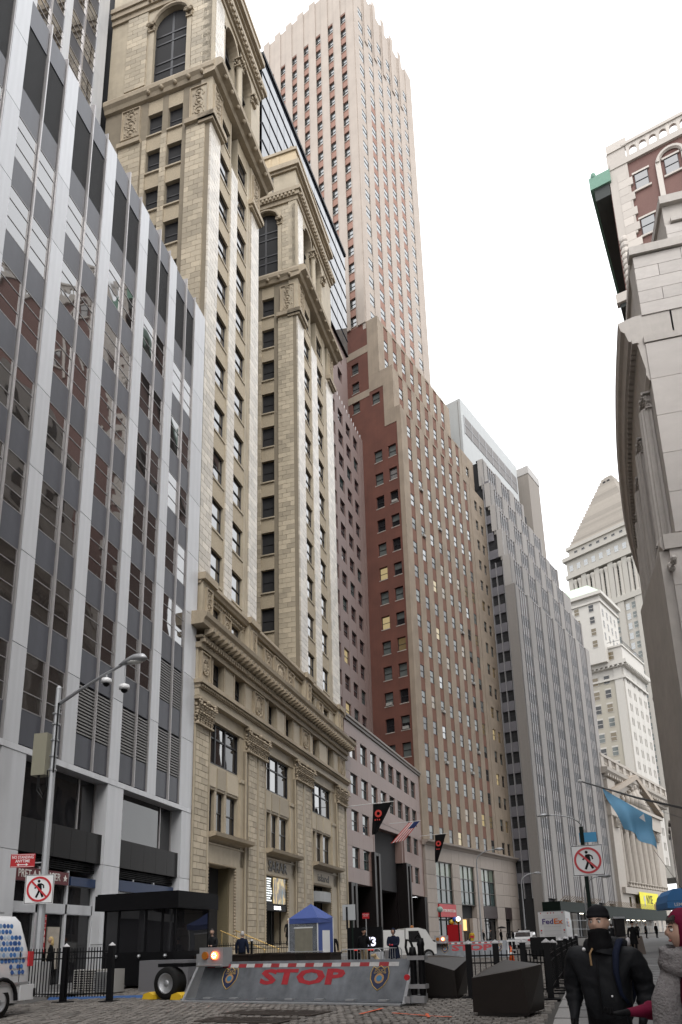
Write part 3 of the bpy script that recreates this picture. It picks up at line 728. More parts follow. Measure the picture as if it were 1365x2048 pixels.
    c = (D0 + D1) / 2; r = (D1 - D0) / 2; zc = 73.1; ap = arch_pts(c, r, zc); mb = MB()
    for i in range(len(ap) - 1):
        p, q = ap[i], ap[i + 1]
        mb.add([(a + .1, p[0], p[1]), (a + .1, q[0], q[1]), (a + .1, q[0], 75), (a + .1, p[0], 75), (a + .7, p[0], p[1]), (a + .7, q[0], q[1])], [(3, 2, 1, 0), (1, 5, 4, 0)])
    mb.obj('arch', M_lime, B2)
    mb = MB(); mb.tube([(a + .06, p[0], p[1]) for p in arch_pts(c, r + .12, zc)], .16, 6); mb.obj('archivolt', M_orn, B2)
    for d in (D0 - .12, D1 + .12): MB().box(a - .02, a + .1, d - .2, d + .2, 66.5, 72.5).obj('flank_pilaster', M_lime, B2); o = put('capital', capital_mesh(.5, .6, .12, 6), B2, (a + .05, d, 72.5)); o.rotation_euler = (0, 0, R(-90))
    f = MB(); f.box(a + .42, a + .58, c - .1, c + .1, 66.3, 74.6)
    for z in (66.3, 68.3, 69.2, 71.3, 72.2): f.box(a + .4, a + .58, D0, D1, z, z + .14)
    for d in (D0, D1 - .1): f.box(a + .4, a + .58, d, d + .1, 66.3, 73.2)
    wo_ = f.obj('window', M_sash, B2)
    for z0, z1, g in ((66.44, 68.3, M_curtain), (68.44, 69.2, M_sash), (69.34, 71.3, M_curtain), (71.44, 72.2, M_sash), (72.34, 74.4, M_curtain)):
        for d0, d1 in ((D0 + .1, c - .1), (c + .1, D1 - .1)): MB().box(a + .5, a + .54, d0, d1, z0, z1).obj('pane', g, wo_)
    # entablature, attic windows, top cornice, parapet
    MB().box(a - .05, b + .05, -.15, 9.3, 75.0, 75.5).obj('entablature', M_orn, B2)
    MB().box(a - .2, b + .25, -.35, 9.3, 75.5, 76.0).obj('entablature', M_orn, B2)
    MB().box(a - .32, b + .5, -.55, 9.3, 76.0, 76.45).obj('entablature', M_orn, B2)
    for i in range(int((b - a) / .42)): put('dentil', dn, B2, (a + .2 + i * .42, -.45, 75.75), 0, (.2, .2, .28))
    for i in range(14): put('dentil', dn, B2, (a - .26, .2 + i * .42, 75.75), 0, (.2, .2, .28))
    MB().box(a + .1, arches[0][0], .1, 9.3, 76.45, 79.1).obj('attic_wall', M_lime, B2); MB().box(arches[1][1], b - .1, .1, 9.2, 76.45, 79.1).obj('attic_wall', M_lime, B2)
    MB().box(arches[0][1], arches[1][0], .1, 1, 76.45, 79.1).obj('attic_wall', M_lime, B2)
    for x0, x1 in arches: put_sash(B2, x0, .3, 76.5, x1 - x0, 2.3, M_glassD); MB().box(x0, x1, .1, 1, 78.8, 79.1).obj('attic_lintel', M_lime, B2)
    for d in (2.5,): put_sash(B2, a + .06, d + 1.3, 76.75, 1.25, 2.2, M_glassB, face='side', depth=.1)
    MB().box(a - .1, b + .1, -.1, 9.3, 79.1, 79.4).obj('attic_moulding', M_orn, B2)
    MB().box(a - .3, b + .3, -.4, 9.3, 79.4, 80.0).obj('attic_cornice', M_orn, B2)
    MB().box(a + .05, b - .05, .05, 9.2, 80.0, 81.7).obj('parapet', M_orange, B2)
    MB().box(a - .1, b + .1, -.1, 9.3, 81.7, 82.05).obj('parapet_cap', M_orn, B2)
    for i in range(4):
        MB().box(a - .02, a + .06, 1.9 + i * .9, 2.15 + i * .9, 80.15, 81.5).obj('parapet_niche', M_orange, B2)
    an = MB(); an.ball((0, 0, .2), .35, 8, 6, 1, 1, 1.3); an.ball((.5, 0, .1), .25, 7, 5); an.ball((-.5, 0, .1), .25, 7, 5); an.obj('finial', M_orn, B2, (a + .6, .5, 82.05))
blocks(B2, ash, M_ash, 'ashlar', limit=120, key=lambda b: -b[0] * .2 + random.random())
blocks(B2, ash2, M_ash, 'ashlar', limit=140, key=lambda b: (100 - b[4]) + random.random())
blocks(B2, gl, M_glaz, 'glazed_ashlar', limit=40, key=lambda b: -b[4])
# ================================================================ pink granite building
M_pink = mat('pink_granite', (0.225, 0.152, 0.132), 0.45, noise=.14, nscale=18, streak=.12, island=.05)
M_pinkT = mat('mauve_granite', (0.175, 0.118, 0.105), 0.55, noise=.12, nscale=14, streak=.10)
M_pinkJ = mat('granite_joint', (0.10, 0.075, 0.07), .8)
M_maroonG = glass_mat('maroon_glass', (.035, .018, .02), 1.5, .05, .05)
B3 = building('granite_building', 'pink granite building with a deep black entrance recess and set-back mauve tower', PNK)
PC = [1.5 + 3.285 * k for k in range(8)]; PWD = 2.1
PR = [(19.65, 21.78), (16.0, 18.05), (12.3, 14.35), (8.7, 10.72)]
MB().box(.3, 28.6, .9, 4.8, 7.3, 23.0).obj('core', M_core, B3)
slab = []
edges = [0.02] + [v for c in PC for v in (c, c + PWD)] + [28.9]
for i in range(0, len(edges), 2):
    x0, x1 = edges[i], edges[i + 1]
    zlist = [7.22, 8.7, 10.72, 12.3, 14.35, 16.0, 18.05, 19.65, 21.78, 23.2]
    for z0, z1 in zip(zlist, zlist[1:]):
        if 8.75 < (x0 + x1) / 2 < 19.2 and z1 < 14.4: continue
        slab.append((x0, x1, 0, .9, z0 + .01, z1 - .01))
for c in PC:
    for z0, z1 in ((7.22, 8.7), (10.72, 12.3), (14.35, 16.0), (18.05, 19.65), (21.78, 23.2)):
        if 8.75 < c + 1 < 19.2 and z1 < 14.4: continue
        slab.append((c + .01, c + PWD - .01, .0, .9, z0 + .01, z1 - .01))
blocks(B3, slab, M_pink, 'granite_panel')
for ri, (z0, z1) in enumerate(PR):
    for ci, c in enumerate(PC):
        if ri >= 2 and 2 <= ci <= 5: continue
        f = None
        o = put_sash(B3, c + .02, .2, z0, PWD - .04, z1 - z0, M_glassS if (ri, ci) == (0, 0) else M_glassG)
cap = MB(); cap.prism([(1.2, 23.2), (-.15, 23.2), (-.2, 23.4), (-.32, 23.5), (-.3, 23.75), (1.2, 23.8)], 0, -.05, 28.9); cap.obj('coping', mat('bronze_coping', (.12, .095, .075), .45), B3)
MB().box(.2, 28.7, 1.2, 5.0, 23.2, 23.3).obj('roof', M_core, B3)
# recess with portal: granite cheeks, black marble piers, sloping soffit
M_blackmarble = mat('black_marble', (0.008, 0.006, 0.006), 0.4, noise=.4, nscale=8, spec=.2)
MB().box(8.2, 8.62, .9, 6.3, -.6, 10.7).obj('recess_side', M_blackmarble, B3); MB().box(19.05, 19.4, .9, 6.3, -.6, 10.7).obj('recess_side', M_blackmarble, B3)
MB().box(.1, 28.8, 4.8, 5.4, -.6, 7.4).obj('rear_wall', M_core, B3) if False else None
MB().box(.05, 8.2, 4.0, 4.6, -.6, 7.4).obj('rear_wall', M_core, B3); MB().box(19.4, 28.8, 4.0, 4.6, -.6, 7.4).obj('rear_wall', M_core, B3)
MB().box(8.6, 19.2, 6.3, 6.6, -.6, 14.4).obj('recess_wall', M_blackmarble, B3)
MB().prism([(8.55, 13.6), (19.3, 14.0), (19.3, 14.34), (8.55, 14.34)], 1, .02, 6.3).obj('recess_soffit', M_pink, B3)
MB().box(19.05, 19.3, .02, 6.3, 10.7, 14.0).obj('recess_cheek', M_pink, B3); MB().box(8.3, 8.62, .02, 6.3, 10.7, 13.6).obj('recess_cheek', M_pink, B3)
for x0, x1, zt in ((-.02, 1.8, 7.2), (7.2, 9.4, 10.75), (19.4, 21.5, 10.75), (27.3, 28.8, 7.15)):
    MB().box(x0, x0 + .55, -.35, 1.5, -.6, zt).obj('marble_pier', M_blackmarble, B3); MB().box(x1 - .55, x1, -.3, 1.5, -.6, zt).obj('marble_pier', M_blackmarble, B3)
    MB().box(x0 + .55, x1 - .55, -.05, 1.4, -.6, zt - .3).obj('dark_panel', M_core, B3); MB().box(x0 + .55, x1 - .55, -.28, 1.4, zt - .3, zt).obj('pier_lintel', M_blackmarble, B3)
for x0, x1 in ((1.8, 7.2), (21.5, 27.3)): MB().box(x0, x1, 2.0, 2.1, -.6, 7.25).obj('dark_shop_front', M_glassD, B3); MB().box(x0, x1, .9, 2.1, 7.2, 7.3).obj('soffit', M_core, B3)
MB().box(10.3, 11.6, 5.6, 5.8, 6.3, 9.3).obj('bronze_panel', mat('bronze_lit', (.22, .09, .02), .4, emit=(1, .4, .08), estr=.06), B3)
for i in range(3): MB().ball((11.5 + i * .45, 5.2, 11.2), .16, 8, 5, 1, 1, .5).obj('ceiling_lamp', mat('amber_lamp', (1, .7, .3), .5, emit=(1, .62, .22), estr=5), B3)
for x in (12.5, 15.0, 17.5): MB().box(x - .08, x + .08, 5.9, 6.2, -.6, 5.5).obj('door_frame', M_black, B3)
# tower set back from the street
TD = 5.0
TC = [2.4, 5.5, 8.5, 11.6, 14.6, 17.72, 20.78]; TW = 1.9
TR = [30.3 + 3.53 * k for k in range(13)]; TH = 1.95
MB().box(.3, 24.6, TD + .6, 20, 23.3, 74.2).obj('tower_core', M_core, B3)
tp = []
edges = [0.05] + [v for c in TC for v in (c, c + TW)] + [24.0]
for i in range(0, len(edges), 2): tp.append((edges[i], edges[i + 1], TD, TD + .6, 23.3, 74.5))
tp.append((24.15, 24.85, TD - .1, 20, 23.3, 74.5))
for c in TC:
    zs = [23.3]
    for t in TR: zs += [t - TH, t]
    zs.append(74.5)
    for j in range(0, len(zs), 2): tp.append((c, c + TW, TD + .02, TD + .6, zs[j], zs[j + 1]))
blocks(B3, tp, M_pinkT, 'granite_panel')
for ci, c in enumerate(TC):
    for k, t in enumerate(TR):
        g = M_maroonG if (ci * 7 + k * 3) % 5 else M_glassG
        if (ci, k) in ((4, 0), (4, 2)): g = M_glassLit
        put_sash(B3, c + .02, TD + .22, t - TH, TW - .04, TH, g)
pm_ = MB().box(-.03, .03, 0, .06, 0, .8).mesh('roof_post', M_white)
for i in range(13): put('roof_post', pm_, B3, (13.0 + i * .95, TD + .1, 74.5))
# rear block: granite below, dark glass above
GD = 7.0
MB().box(-5, 24.6, GD + .5, 22, 74.4, 110).obj('rear_core', M_core, B3)
rb = []; RC = [17.2, 20.6]
for z0, z1 in ((74.5, 83.2), (85.2, 86.9), (88.9, 90.2)): rb.append((10, 24.6, GD, GD + .5, z0, z1))
for z0, z1 in ((83.2, 85.2), (86.9, 88.9)):
    rb += [(10, 17.2, GD, GD + .5, z0, z1), (19.1, 20.6, GD, GD + .5, z0, z1), (22.5, 24.6, GD, GD + .5, z0, z1)]
    for c in RC: put_sash(B3, c, GD + .3, z0, 1.9, 2.0, M_maroonG)
blocks(B3, rb, M_pinkT, 'granite_panel')
M_curt = glass_mat('curtain_wall_glass', (.03, .035, .045), 2.0, .02, .05)
for i in range(14):
    for j in range(7):
        x0 = -5 + i * 2.12; z0 = 90.25 + j * 2.83
        MB().box(x0 + .03, x0 + 2.09, GD - .3, GD - .25, z0 + .05, z0 + 2.78).obj('pane', M_curt, B3)
for j in range(8): MB().box(-5, 24.7, GD - .38, GD + .5, 90.18 + j * 2.83, 90.3 + j * 2.83).obj('transom', M_black, B3)
MB().box(24.66, 25.5, GD + .2, 22, 74.5, 98).obj('flank_wall', M_pinkT, B3)
MB().box(-5.1, 24.8, GD - .5, GD + 3, 109.98, 110.5).obj('roof_edge', M_black, B3)

# ================================================================ red and tan brick setback tower
M_rbrick = mat('red_brick', (0.125, 0.043, 0.028), 0.85, noise=.22, nscale=24, dirt=.3, streak=.12, bump=.3, bscale=60, stretch=(1, 1, 3.2))
M_obrick = mat('orange_brick', (0.165, 0.078, 0.053), 0.85, noise=.5, nscale=9, bump=.4, bscale=40)
M_tbrick = mat('tan_brick', (0.30, 0.243, 0.185), 0.85, noise=.16, nscale=14, dirt=.28, streak=.18, stretch=(1, 1, 2.5))
M_sbrick = mat('veiled_tan_brick', (0.395, 0.34, 0.295), 0.85, noise=.10, nscale=10, dirt=.12, streak=.08, stretch=(1, 1, 2.5))  # tan brick paled for the shaft: glare veil put into the colour
M_obrickS = mat('veiled_orange_brick', (0.27, 0.15, 0.115), 0.85, noise=.3, nscale=6)  # orange brick turned pinker on the shaft: hazy veil put into the colour
M_tbase = mat('base_stone', (0.33, 0.285, 0.25), 0.7, noise=.12, nscale=1.8, streak=.08, island=.08)
M_glassR = glass_mat('sash_glass', (0.11, 0.12, 0.12), 2.9, .04, .06)
B4 = building('brick_setback_tower', 'red and tan brick skyscraper with stepped setbacks and a tall slender shaft', RED)
RR = [16.9] + [20.71 + 3.85 * k + .0086 * k * k for k in range(16)]      # window heads of the main block
RH = 1.95
RC = [2.2 + 2.965 * k for k in range(8)]; RW = 1.15
RP = [(27.05, 28.3), (29.35, 30.6)]
wins = []          # (x, y, z, w, h, glass, side)
def strip_front(cols, pairs, u1, d, z0, z1, rows, corner=2.1, paired_from=25.3):
    """one brick block front: tan piers, red spandrels with windows"""
    xs = [0.0]
    for c in cols: xs += [c - .08, c + RW + .08]
    xs.append(paired_from if pairs else u1)
    for i in range(0, len(xs), 2):
        if xs[i + 1] - xs[i] > .05: MB().box(xs[i], xs[i + 1], d - .05, d + .5, z0, z1).obj('brick_pier', M_tbrick, B4)
    for c in cols:
        zz = [z0]
        for r_ in rows: zz += [r_ - RH, r_]
        zz.append(z1 - .4)
        for j in range(0, len(zz), 2):
            if zz[j + 1] > zz[j]:
                MB().box(c - .08, c + RW + .08, d, d + .5, zz[j], zz[j + 1]).obj('spandrel', M_obrick, B4)
        for r_ in rows:
            wins.append((c, d + .03, r_ - RH, RW, RH, 0)); MB().box(c - .06, c + RW + .06, d - .02, d + .3, r_ - RH - .07, r_ - RH).obj('sill', M_obrick, B4)
        MB().box(c - .08, c + RW + .08, d - .1, d + .5, z1 - .4, z1).obj('coping', M_tbrick, B4)
    if pairs:
        ps = [p for p in pairs if p[1] < u1]
        xs = [paired_from] + [v for p in ps for v in p] + [u1]
        for i in range(0, len(xs), 2): MB().box(xs[i], xs[i + 1], d - .12, d + .5, z0, z1).obj('brick_pier', M_tbrick, B4)
        for p in ps:
            zz = [z0]
            for r_ in rows: zz += [r_ - RH, r_]
            zz.append(z1)
            for j in range(0, len(zz), 2):
                if zz[j + 1] > zz[j]: MB().box(p[0], p[1], d - .1, d + .5, zz[j], zz[j + 1]).obj('brick_panel', M_tbrick, B4)
            for r_ in rows: wins.append((p[0], d + .06, r_ - RH, p[1] - p[0], RH, 0))
L0T, L1T, L2T, TT = 82.6, 90.6, 101.6, 186.0
MB().box(.5, 31.5, .55, 20, 14, L0T - .6).obj('core', M_core, B4)
strip_front(RC, RP, 31.7, 0, 14.6, L0T, RR)
MB().box(.5, 30.2, 1.6, 19.8, L0T - .6, L1T - .5).obj('core', M_core, B4)
strip_front(RC, [(26.9, 28.2)], 30.4, 1.05, L0T - 1.5, L1T, [88.0], paired_from=25.3)
MB().box(.5, 26.4, 4.0, 19.6, L1T - .5, L2T - .5).obj('core', M_core, B4)
strip_front(RC[:8], None, 26.6, 3.4, L1T - 1.5, L2T, [94.9, 98.6])
# shaft
SDp = 5.5; SU1 = 23.6; SDE = 28.2
MB().box(.5, SU1 - .4, SDp + .55, SDE, L2T - .5, TT - .8).obj('core', M_core, B4)
SCf = [1.75 + 3.5 * k for k in range(6)]; SWf = 1.7
SRf = [105.6 + 3.87 * k for k in range(20)]
xs = [0.0]
for c in SCf: xs += [c, c + SWf]
xs.append(SU1)
for i in range(0, len(xs), 2):
    x0, x1 = xs[i], xs[i + 1]
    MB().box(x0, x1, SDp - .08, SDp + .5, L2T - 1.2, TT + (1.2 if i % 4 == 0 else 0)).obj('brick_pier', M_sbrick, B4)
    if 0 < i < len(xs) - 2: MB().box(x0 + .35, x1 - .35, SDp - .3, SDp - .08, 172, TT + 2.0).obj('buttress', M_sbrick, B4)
for i, c in enumerate(SCf):
    zz = [L2T - 1.2]
    for r_ in SRf: zz += [r_ - 2.2, r_]
    zz.append(TT)
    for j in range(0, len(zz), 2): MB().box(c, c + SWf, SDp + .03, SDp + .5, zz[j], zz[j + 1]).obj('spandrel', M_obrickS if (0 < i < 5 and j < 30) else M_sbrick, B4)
    for r_ in SRf: wins.append((c + .1, SDp + .02, r_ - 2.2, SWf - .2, 2.2, 0))
# flank facing the camera (u = 0): one plane with a stepped outline
def flank(d0, d1, z0, z1, m, x=0.0): MB().box(x, x + .5, d0, d1, z0, z1).obj('brick_wall', m, B4)
FCc = [(.95, 2.35), (3.42, 4.86), (7.2, 8.6)]
FR = [r_ - .15 for r_ in RR] + [86.95, 90.8, 94.5, 98.3]
FHH = 2.05
def flank_cols(d0, d1, cols, z0, z1, m, rows, h=FHH, x=.02, glass=1, strip=None):
    ds = [d0] + [v for c in cols for v in c] + [d1]
    for i in range(0, len(ds), 2):
        if ds[i + 1] > ds[i]: MB().box(x, x + .48, ds[i], ds[i + 1], z0, z1).obj('brick_wall', m, B4)
    for c in cols:
        zz = [z0]
        rs = [r_ for r_ in rows if r_ - h > z0 and r_ < z1]
        for r_ in rs: zz += [r_ - h, r_]
        zz.append(z1)
        for j in range(0, len(zz), 2): MB().box(x + (.06 if strip else 0), x + .48, c[0], c[1], zz[j], zz[j + 1]).obj('brick_wall', strip or m, B4)
        for r_ in rs:
            wins.append((x + .3, c[1], r_ - h, c[1] - c[0], h, 1)); MB().box(x - .04, x + .25, c[0] - .05, c[1] + .05, r_ - h - .13, r_ - h).obj('sill', M_tbase, B4)
flank_cols(.55, 9.6, FCc, 20, 79.9, M_rbrick, FR)
flank_cols(2.7, 9.6, FCc[1:], 79.9, 87.6, M_rbrick, FR)
flank_cols(5.3, 9.6, [FCc[2]], 87.6, 95.6, M_rbrick, FR)
MB().box(-.06, .5, -.22, .55, 14, L0T).obj('quoin_pier', M_tbrick, B4); MB().box(-.03, .5, .55, 2.7, 79.92, L0T).obj('brick_wall', M_tbrick, B4)
MB().box(-.04, .5, .83, 2.7, L0T, L1T).obj('brick_wall', M_tbrick, B4); MB().box(-.02, .5, 2.7, 5.3, 87.62, L1T).obj('brick_wall', M_tbrick, B4)
MB().box(-.03, .5, 3.2, 5.3, L1T, L2T).obj('brick_wall', M_tbrick, B4)
MB().box(-.02, .5, 5.3, 9.6, 87.0, 88.3).obj('brick_band', M_tbrick, B4); MB().box(-.02, .5, 5.3, 9.6, 95.6, 97.0).obj('brick_band', M_tbrick, B4)
flank_cols(5.3, 9.6, [FCc[2]], 97.0, L2T, M_rbrick, FR)
SCd = [(7.25 + 2.98 * k, 8.6 + 2.98 * k) for k in range(7)]
SRd = [104.2 + 3.79 * k for k in range(20)]
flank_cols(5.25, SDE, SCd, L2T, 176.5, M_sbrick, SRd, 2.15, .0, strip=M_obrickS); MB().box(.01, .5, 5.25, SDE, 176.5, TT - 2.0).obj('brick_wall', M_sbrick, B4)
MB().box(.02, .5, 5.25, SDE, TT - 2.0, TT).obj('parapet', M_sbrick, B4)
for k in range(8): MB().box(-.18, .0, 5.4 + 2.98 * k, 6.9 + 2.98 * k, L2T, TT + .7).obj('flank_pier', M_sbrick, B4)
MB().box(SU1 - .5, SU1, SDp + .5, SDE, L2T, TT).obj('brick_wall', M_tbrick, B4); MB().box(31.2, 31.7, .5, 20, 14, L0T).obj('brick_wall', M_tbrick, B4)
MB().box(.6, 31, 6, 20, L0T - .2, L0T).obj('roof', M_core, B4)
# windows: the 290 largest singly (frame and panes), the rest joined
def wpos(w): return RED.pt(w[0], w[1], w[2])
def wsize(w):
    p = wpos(w); v = p - Vector((0, 0, CAMH)); n_ = RED.n if w[5] == 0 else -RED.d
    return w[3] * w[4] * abs(v.normalized().dot(n_)) / v.length_squared
wins.sort(key=wsize, reverse=True)
rnd = random.Random(5)
rest = MB()
M_ac = mat('air_conditioner_grey', (.28, .27, .25), .6)
litset = 0
for i, w in enumerate(wins):
    g = M_glassR
    low = w[2] < 60
    if w[5] == 1 and w[2] < 85: g = rnd.choice([M_glassB, M_glassB, M_glassD, M_glassR])
    if low and rnd.random() < .13: g = M_glassDim
    if low and rnd.random() < .055: g = M_glassLit
    if i < 290:
        upp = None
        if g is M_glassR and w[2] < 66 and rnd.random() < .95: upp = rnd.choice([M_glassB, M_glassB, M_glassD]); g = rnd.choice([M_glassD, M_glassD, M_glassB])
        put_sash(B4, w[0], w[1], w[2], w[3], w[4], g, face='side' if w[5] else 'front', upper=upp)
    else:
        x, y, z, ww, hh, s_ = w
        q = MB(); q.box(0, ww, 0, .08, 0, .07, 1); q.box(0, ww, 0, .08, hh - .07, hh, 1); q.box(0, .07, 0, .08, 0, hh, 1); q.box(ww - .07, ww, 0, .08, 0, hh, 1); q.box(.07, ww - .07, -.02, .06, hh * .48, hh * .48 + .08, 1)
        q.box(.07, ww - .07, .04, .06, .07, hh - .07, 0)
        Mt = Matrix.Translation((x, y, z)) @ (Matrix.Rotation(R(-90), 4, 'Z') if s_ else Matrix())
        rest.merge(q, Mt)
for w in rnd.sample([q for q in wins[:290] if q[2] < 75], 16):
    x, y, z, ww, hh, s_ = w
    if s_: MB().box(x - .42, x - .02, y - ww + .25, y - .25, z + .07, z + .5).obj('air_conditioner', M_ac, B4)
    else: MB().box(x + .2, x + ww - .2, y - .32, y + .02, z + .07, z + .48).obj('air_conditioner', M_ac, B4)
tag(rest.obj('distant_windows', [M_glassR, M_sash], B4), kind='stuff')
# stone base of the brick tower: panels, tall green windows, shops
bp = []
BW = [(2.85, 7.7), (10.1, 14.95), (17.45, 22.35)]
zc = [-.6, 1.0, 2.85, 4.7, 6.5, 8.35, 10.15, 12.05, 14.0]
xs = [0.0, 2.8, 7.72, 10.05, 14.97, 17.4, 22.38, 25.6, 28.2, 31.7]
for i in range(len(xs) - 1):
    for j in range(len(zc) - 1):
        z0, z1 = zc[j], zc[j + 1]; cx_ = (xs[i] + xs[i + 1]) / 2
        win = any(a < cx_ < b for a, b in BW)
        if win and 6.5 <= z0 and z1 <= 12.05: continue
        if win and z1 <= 6.5: continue
        if i == 7 and z1 <= 6.5: continue
        bp.append((xs[i] + .015, xs[i + 1] - .015, -.35, .5, z0 + .02, z1 - .02))
blocks(B4, bp, M_tbase, 'stone_panel')
MB().box(.2, 31.5, .45, .6, -.6, 14).obj('base_core', M_core, B4)
co = MB(); co.prism([(.5, 14.0), (-.45, 14.0), (-.6, 14.2), (-1.0, 14.4), (-1.05, 14.62), (.5, 14.75)], 0, -.2, 32.0); co.obj('cornice', M_tbase, B4)
for a, b in BW:
    f = MB(); n_ = 3
    for i in range(n_ + 1): x = a + (b - a) * i / n_; f.box(x - .05, x + .05, -.15, .1, 6.5, 12.05)
    for z in (6.55, 8.35, 10.15, 12.0): f.box(a, b, -.15, .1, z - .05, z + .05)
    wo_ = f.obj('window', mat('bronze_frame', (.04, .035, .03), .4), B4)
    for i in range(n_):
        for z0, z1 in ((6.6, 8.3), (8.4, 10.1), (10.2, 11.95)):
            MB().box(a + (b - a) * i / n_ + .05, a + (b - a) * (i + 1) / n_ - .05, -.04, 0, z0, z1).obj('pane', glass_mat('pale_green_glass', (.13, .16, .13), 1.5, .08, .05, emit=(.8, .9, .6), estr=.01) if z0 > 10 else M_glassG, wo_)
sg = MB().box(2.75, 7.75, -.55, -.3, 4.75, 6.42).obj('shop_sign', M_red, B4)
put_text('NEW YORK SPORTS CLUBS', .5, MATS['letter_white'], sg, (5.3, -.57, 5.55), (R(90), 0, 0), .01, .006, width=4.3)
for a, b, hb in ((2.8, 7.72, 4.7), (17.4, 22.38, 6.45), (25.6, 28.2, 6.45)):
    if hb > 5: MB().box(a, b, -.4, -.1, 4.75, hb).obj('dark_fascia', mat('dark_fascia', (.03, .018, .018), .4), B4)
    sfm = MB(); [sfm.box(a + (b - a) * i / 3 - .04, a + (b - a) * i / 3 + .04, .1, .2, -.6, 4.72) for i in range(4)]; sfm.box(a, b, .1, .2, 4.3, 4.5)
    sfo = sfm.obj('shop_front', M_black, B4); MB().box(a, b, .2, .24, -.6, 4.72).obj('pane', M_glassD, sfo)
a, b = 10.05, 14.97
MB().box(a + .1, b - .1, .2, .3, -.6, 4.7).obj('doorway_wall', mat('doorway_wall', (.07, .045, .025), .6), B4)
MB().box(a + .2, a + 2.1, .1, .18, 3.0, 4.5).obj('lit_transom', mat('lit_transom', (.5, .3, .1), .5, emit=(1, .6, .2), estr=.7), B4)
MB().box(b - 1.6, b - .1, -.3, .18, -.6, 4.7).obj('stone_return', M_tbase, B4)
for i in range(5): MB().box(a + .2 + i * .62, a + .26 + i * .62, .08, .16, -.4, 2.9).obj('door_stile', M_black, B4)
# ================================================================ grey stepped limestone tower
M_grey = mat('grey_limestone', (0.265, 0.25, 0.236), 0.75, noise=.10, nscale=2.2, streak=.12, island=.06)
M_greyL = mat('pale_grey_limestone', (0.40, 0.385, 0.37), 0.7, noise=.08, nscale=2.2, streak=.10)
M_mul = mat('steel_mullion', (0.36, 0.36, 0.37), 0.35, .3)
M_gspn = mat('grey_spandrel', (0.22, 0.20, 0.19), 0.6, noise=.15, nscale=3, island=.2)
M_gspu = mat('pale_grey_spandrel', (0.33, 0.32, 0.31), 0.6, noise=.12, nscale=3, island=.15)
M_corr = mat('corrugated_spandrel', (.20, .195, .215), .5)
M_penth = mat('penthouse_cladding', (0.42, 0.435, 0.435), 0.6, noise=.05, streak=.10)
B5 = building('stepped_grey_tower', 'grey limestone tower with steel mullions and stepped setbacks beyond the brick skyscraper', GR2)
GB = [1.95, 8.5, 15.0, 21.5, 27.85, 34.5]; GWD = 4.05
GRW = [17.9 + 3.72 * k for k in range(12)]
steps = [(0.0, -.6, 63.9, 41.0), (.43, 63.0, 70.0, 39.2), (1.45, 69.2, 75.6, 36.6), (2.3, 74.8, 81.1, 32.6), (3.1, 80.3, 86.1, 26.4), (4.1, 85.3, 91.8, 20.0)]
GH = 1.9
def grey_front(d, z0, z1, u1, first):
    MB().box(.3, u1 - .2, d + .5, 22, z0, z1 - .3).obj('core', M_core, B5)
    bays = [g for g in GB if g + GWD < u1 - .4]
    xs = [0.0] + [v for g in bays for v in (g, g + GWD)] + [u1]
    for i in range(0, len(xs), 2):
        m = M_grey
        if first:
            for za, zb in ((-.6, 16.1), (16.1, 30.4), (30.4, 40.8), (40.8, 51.6), (51.6, z1)): MB().box(xs[i], xs[i + 1], d - .15, d + .5, za + .012, zb - .012).obj('stone_pier', m, B5)
        else: MB().box(xs[i], xs[i + 1], d - .15, d + .5, z0, z1).obj('stone_pier', m, B5)
    rows = GRW if first else [z1 - .9 - 3.72 * k for k in (1, 0)]
    rows = [r for r in rows if r - GH > z0 and r < z1 - .3]
    for bi, g in enumerate(bays):
        zz = [z0 if not first else 8.0]
        for r_ in rows: zz += [r_ - GH, r_]
        zz.append(z1 - .25)
        for j in range(0, len(zz), 2):
            if zz[j + 1] - zz[j] > .05: MB().box(g, g + GWD, d + .12, d + .5, zz[j], zz[j + 1]).obj('spandrel', M_gspn, B5)
        for r_ in rows:
            f = MB().box(0, GWD, .24, .4, 0, .06).box(0, GWD, .24, .4, GH * .5, GH * .5 + .06).box(0, GWD, .2, .4, GH - .06, GH).box(0, .05, .2, .4, 0, GH).box(GWD - .05, GWD, .2, .4, 0, GH)
            key = 'gw'
            if key not in _sw: _sw[key] = (f.mesh('window', M_sash), MB().box(0, GWD, .2, .38, 0, GH).mesh('pane', glass_mat('deep_office_glass', (.018, .02, .022), 1.6, .05, .05)))
            wo_ = put('window', _sw[key][0], B5, (g, d, r_ - GH)); put('pane', _sw[key][1], wo_)
        for i in range(5):
            x = g + GWD * i / 4; MB().box(x - .07, x + .07, d - .05, d + .3, 8.0 if first else z0, z1 - .25).obj('mullion', M_mul, B5)
        MB().box(g, g + GWD, d + .0, d + .5, z1 - .25, z1).obj('coping', M_gspn, B5)
    MB().box(.0, u1, d + .5, d + 1.2, z1 - .3, z1 - .02).obj('roof', M_core, B5)
for i, (d, z0, z1, u1) in enumerate(steps): grey_front(d, z0, z1, u1, i == 0)
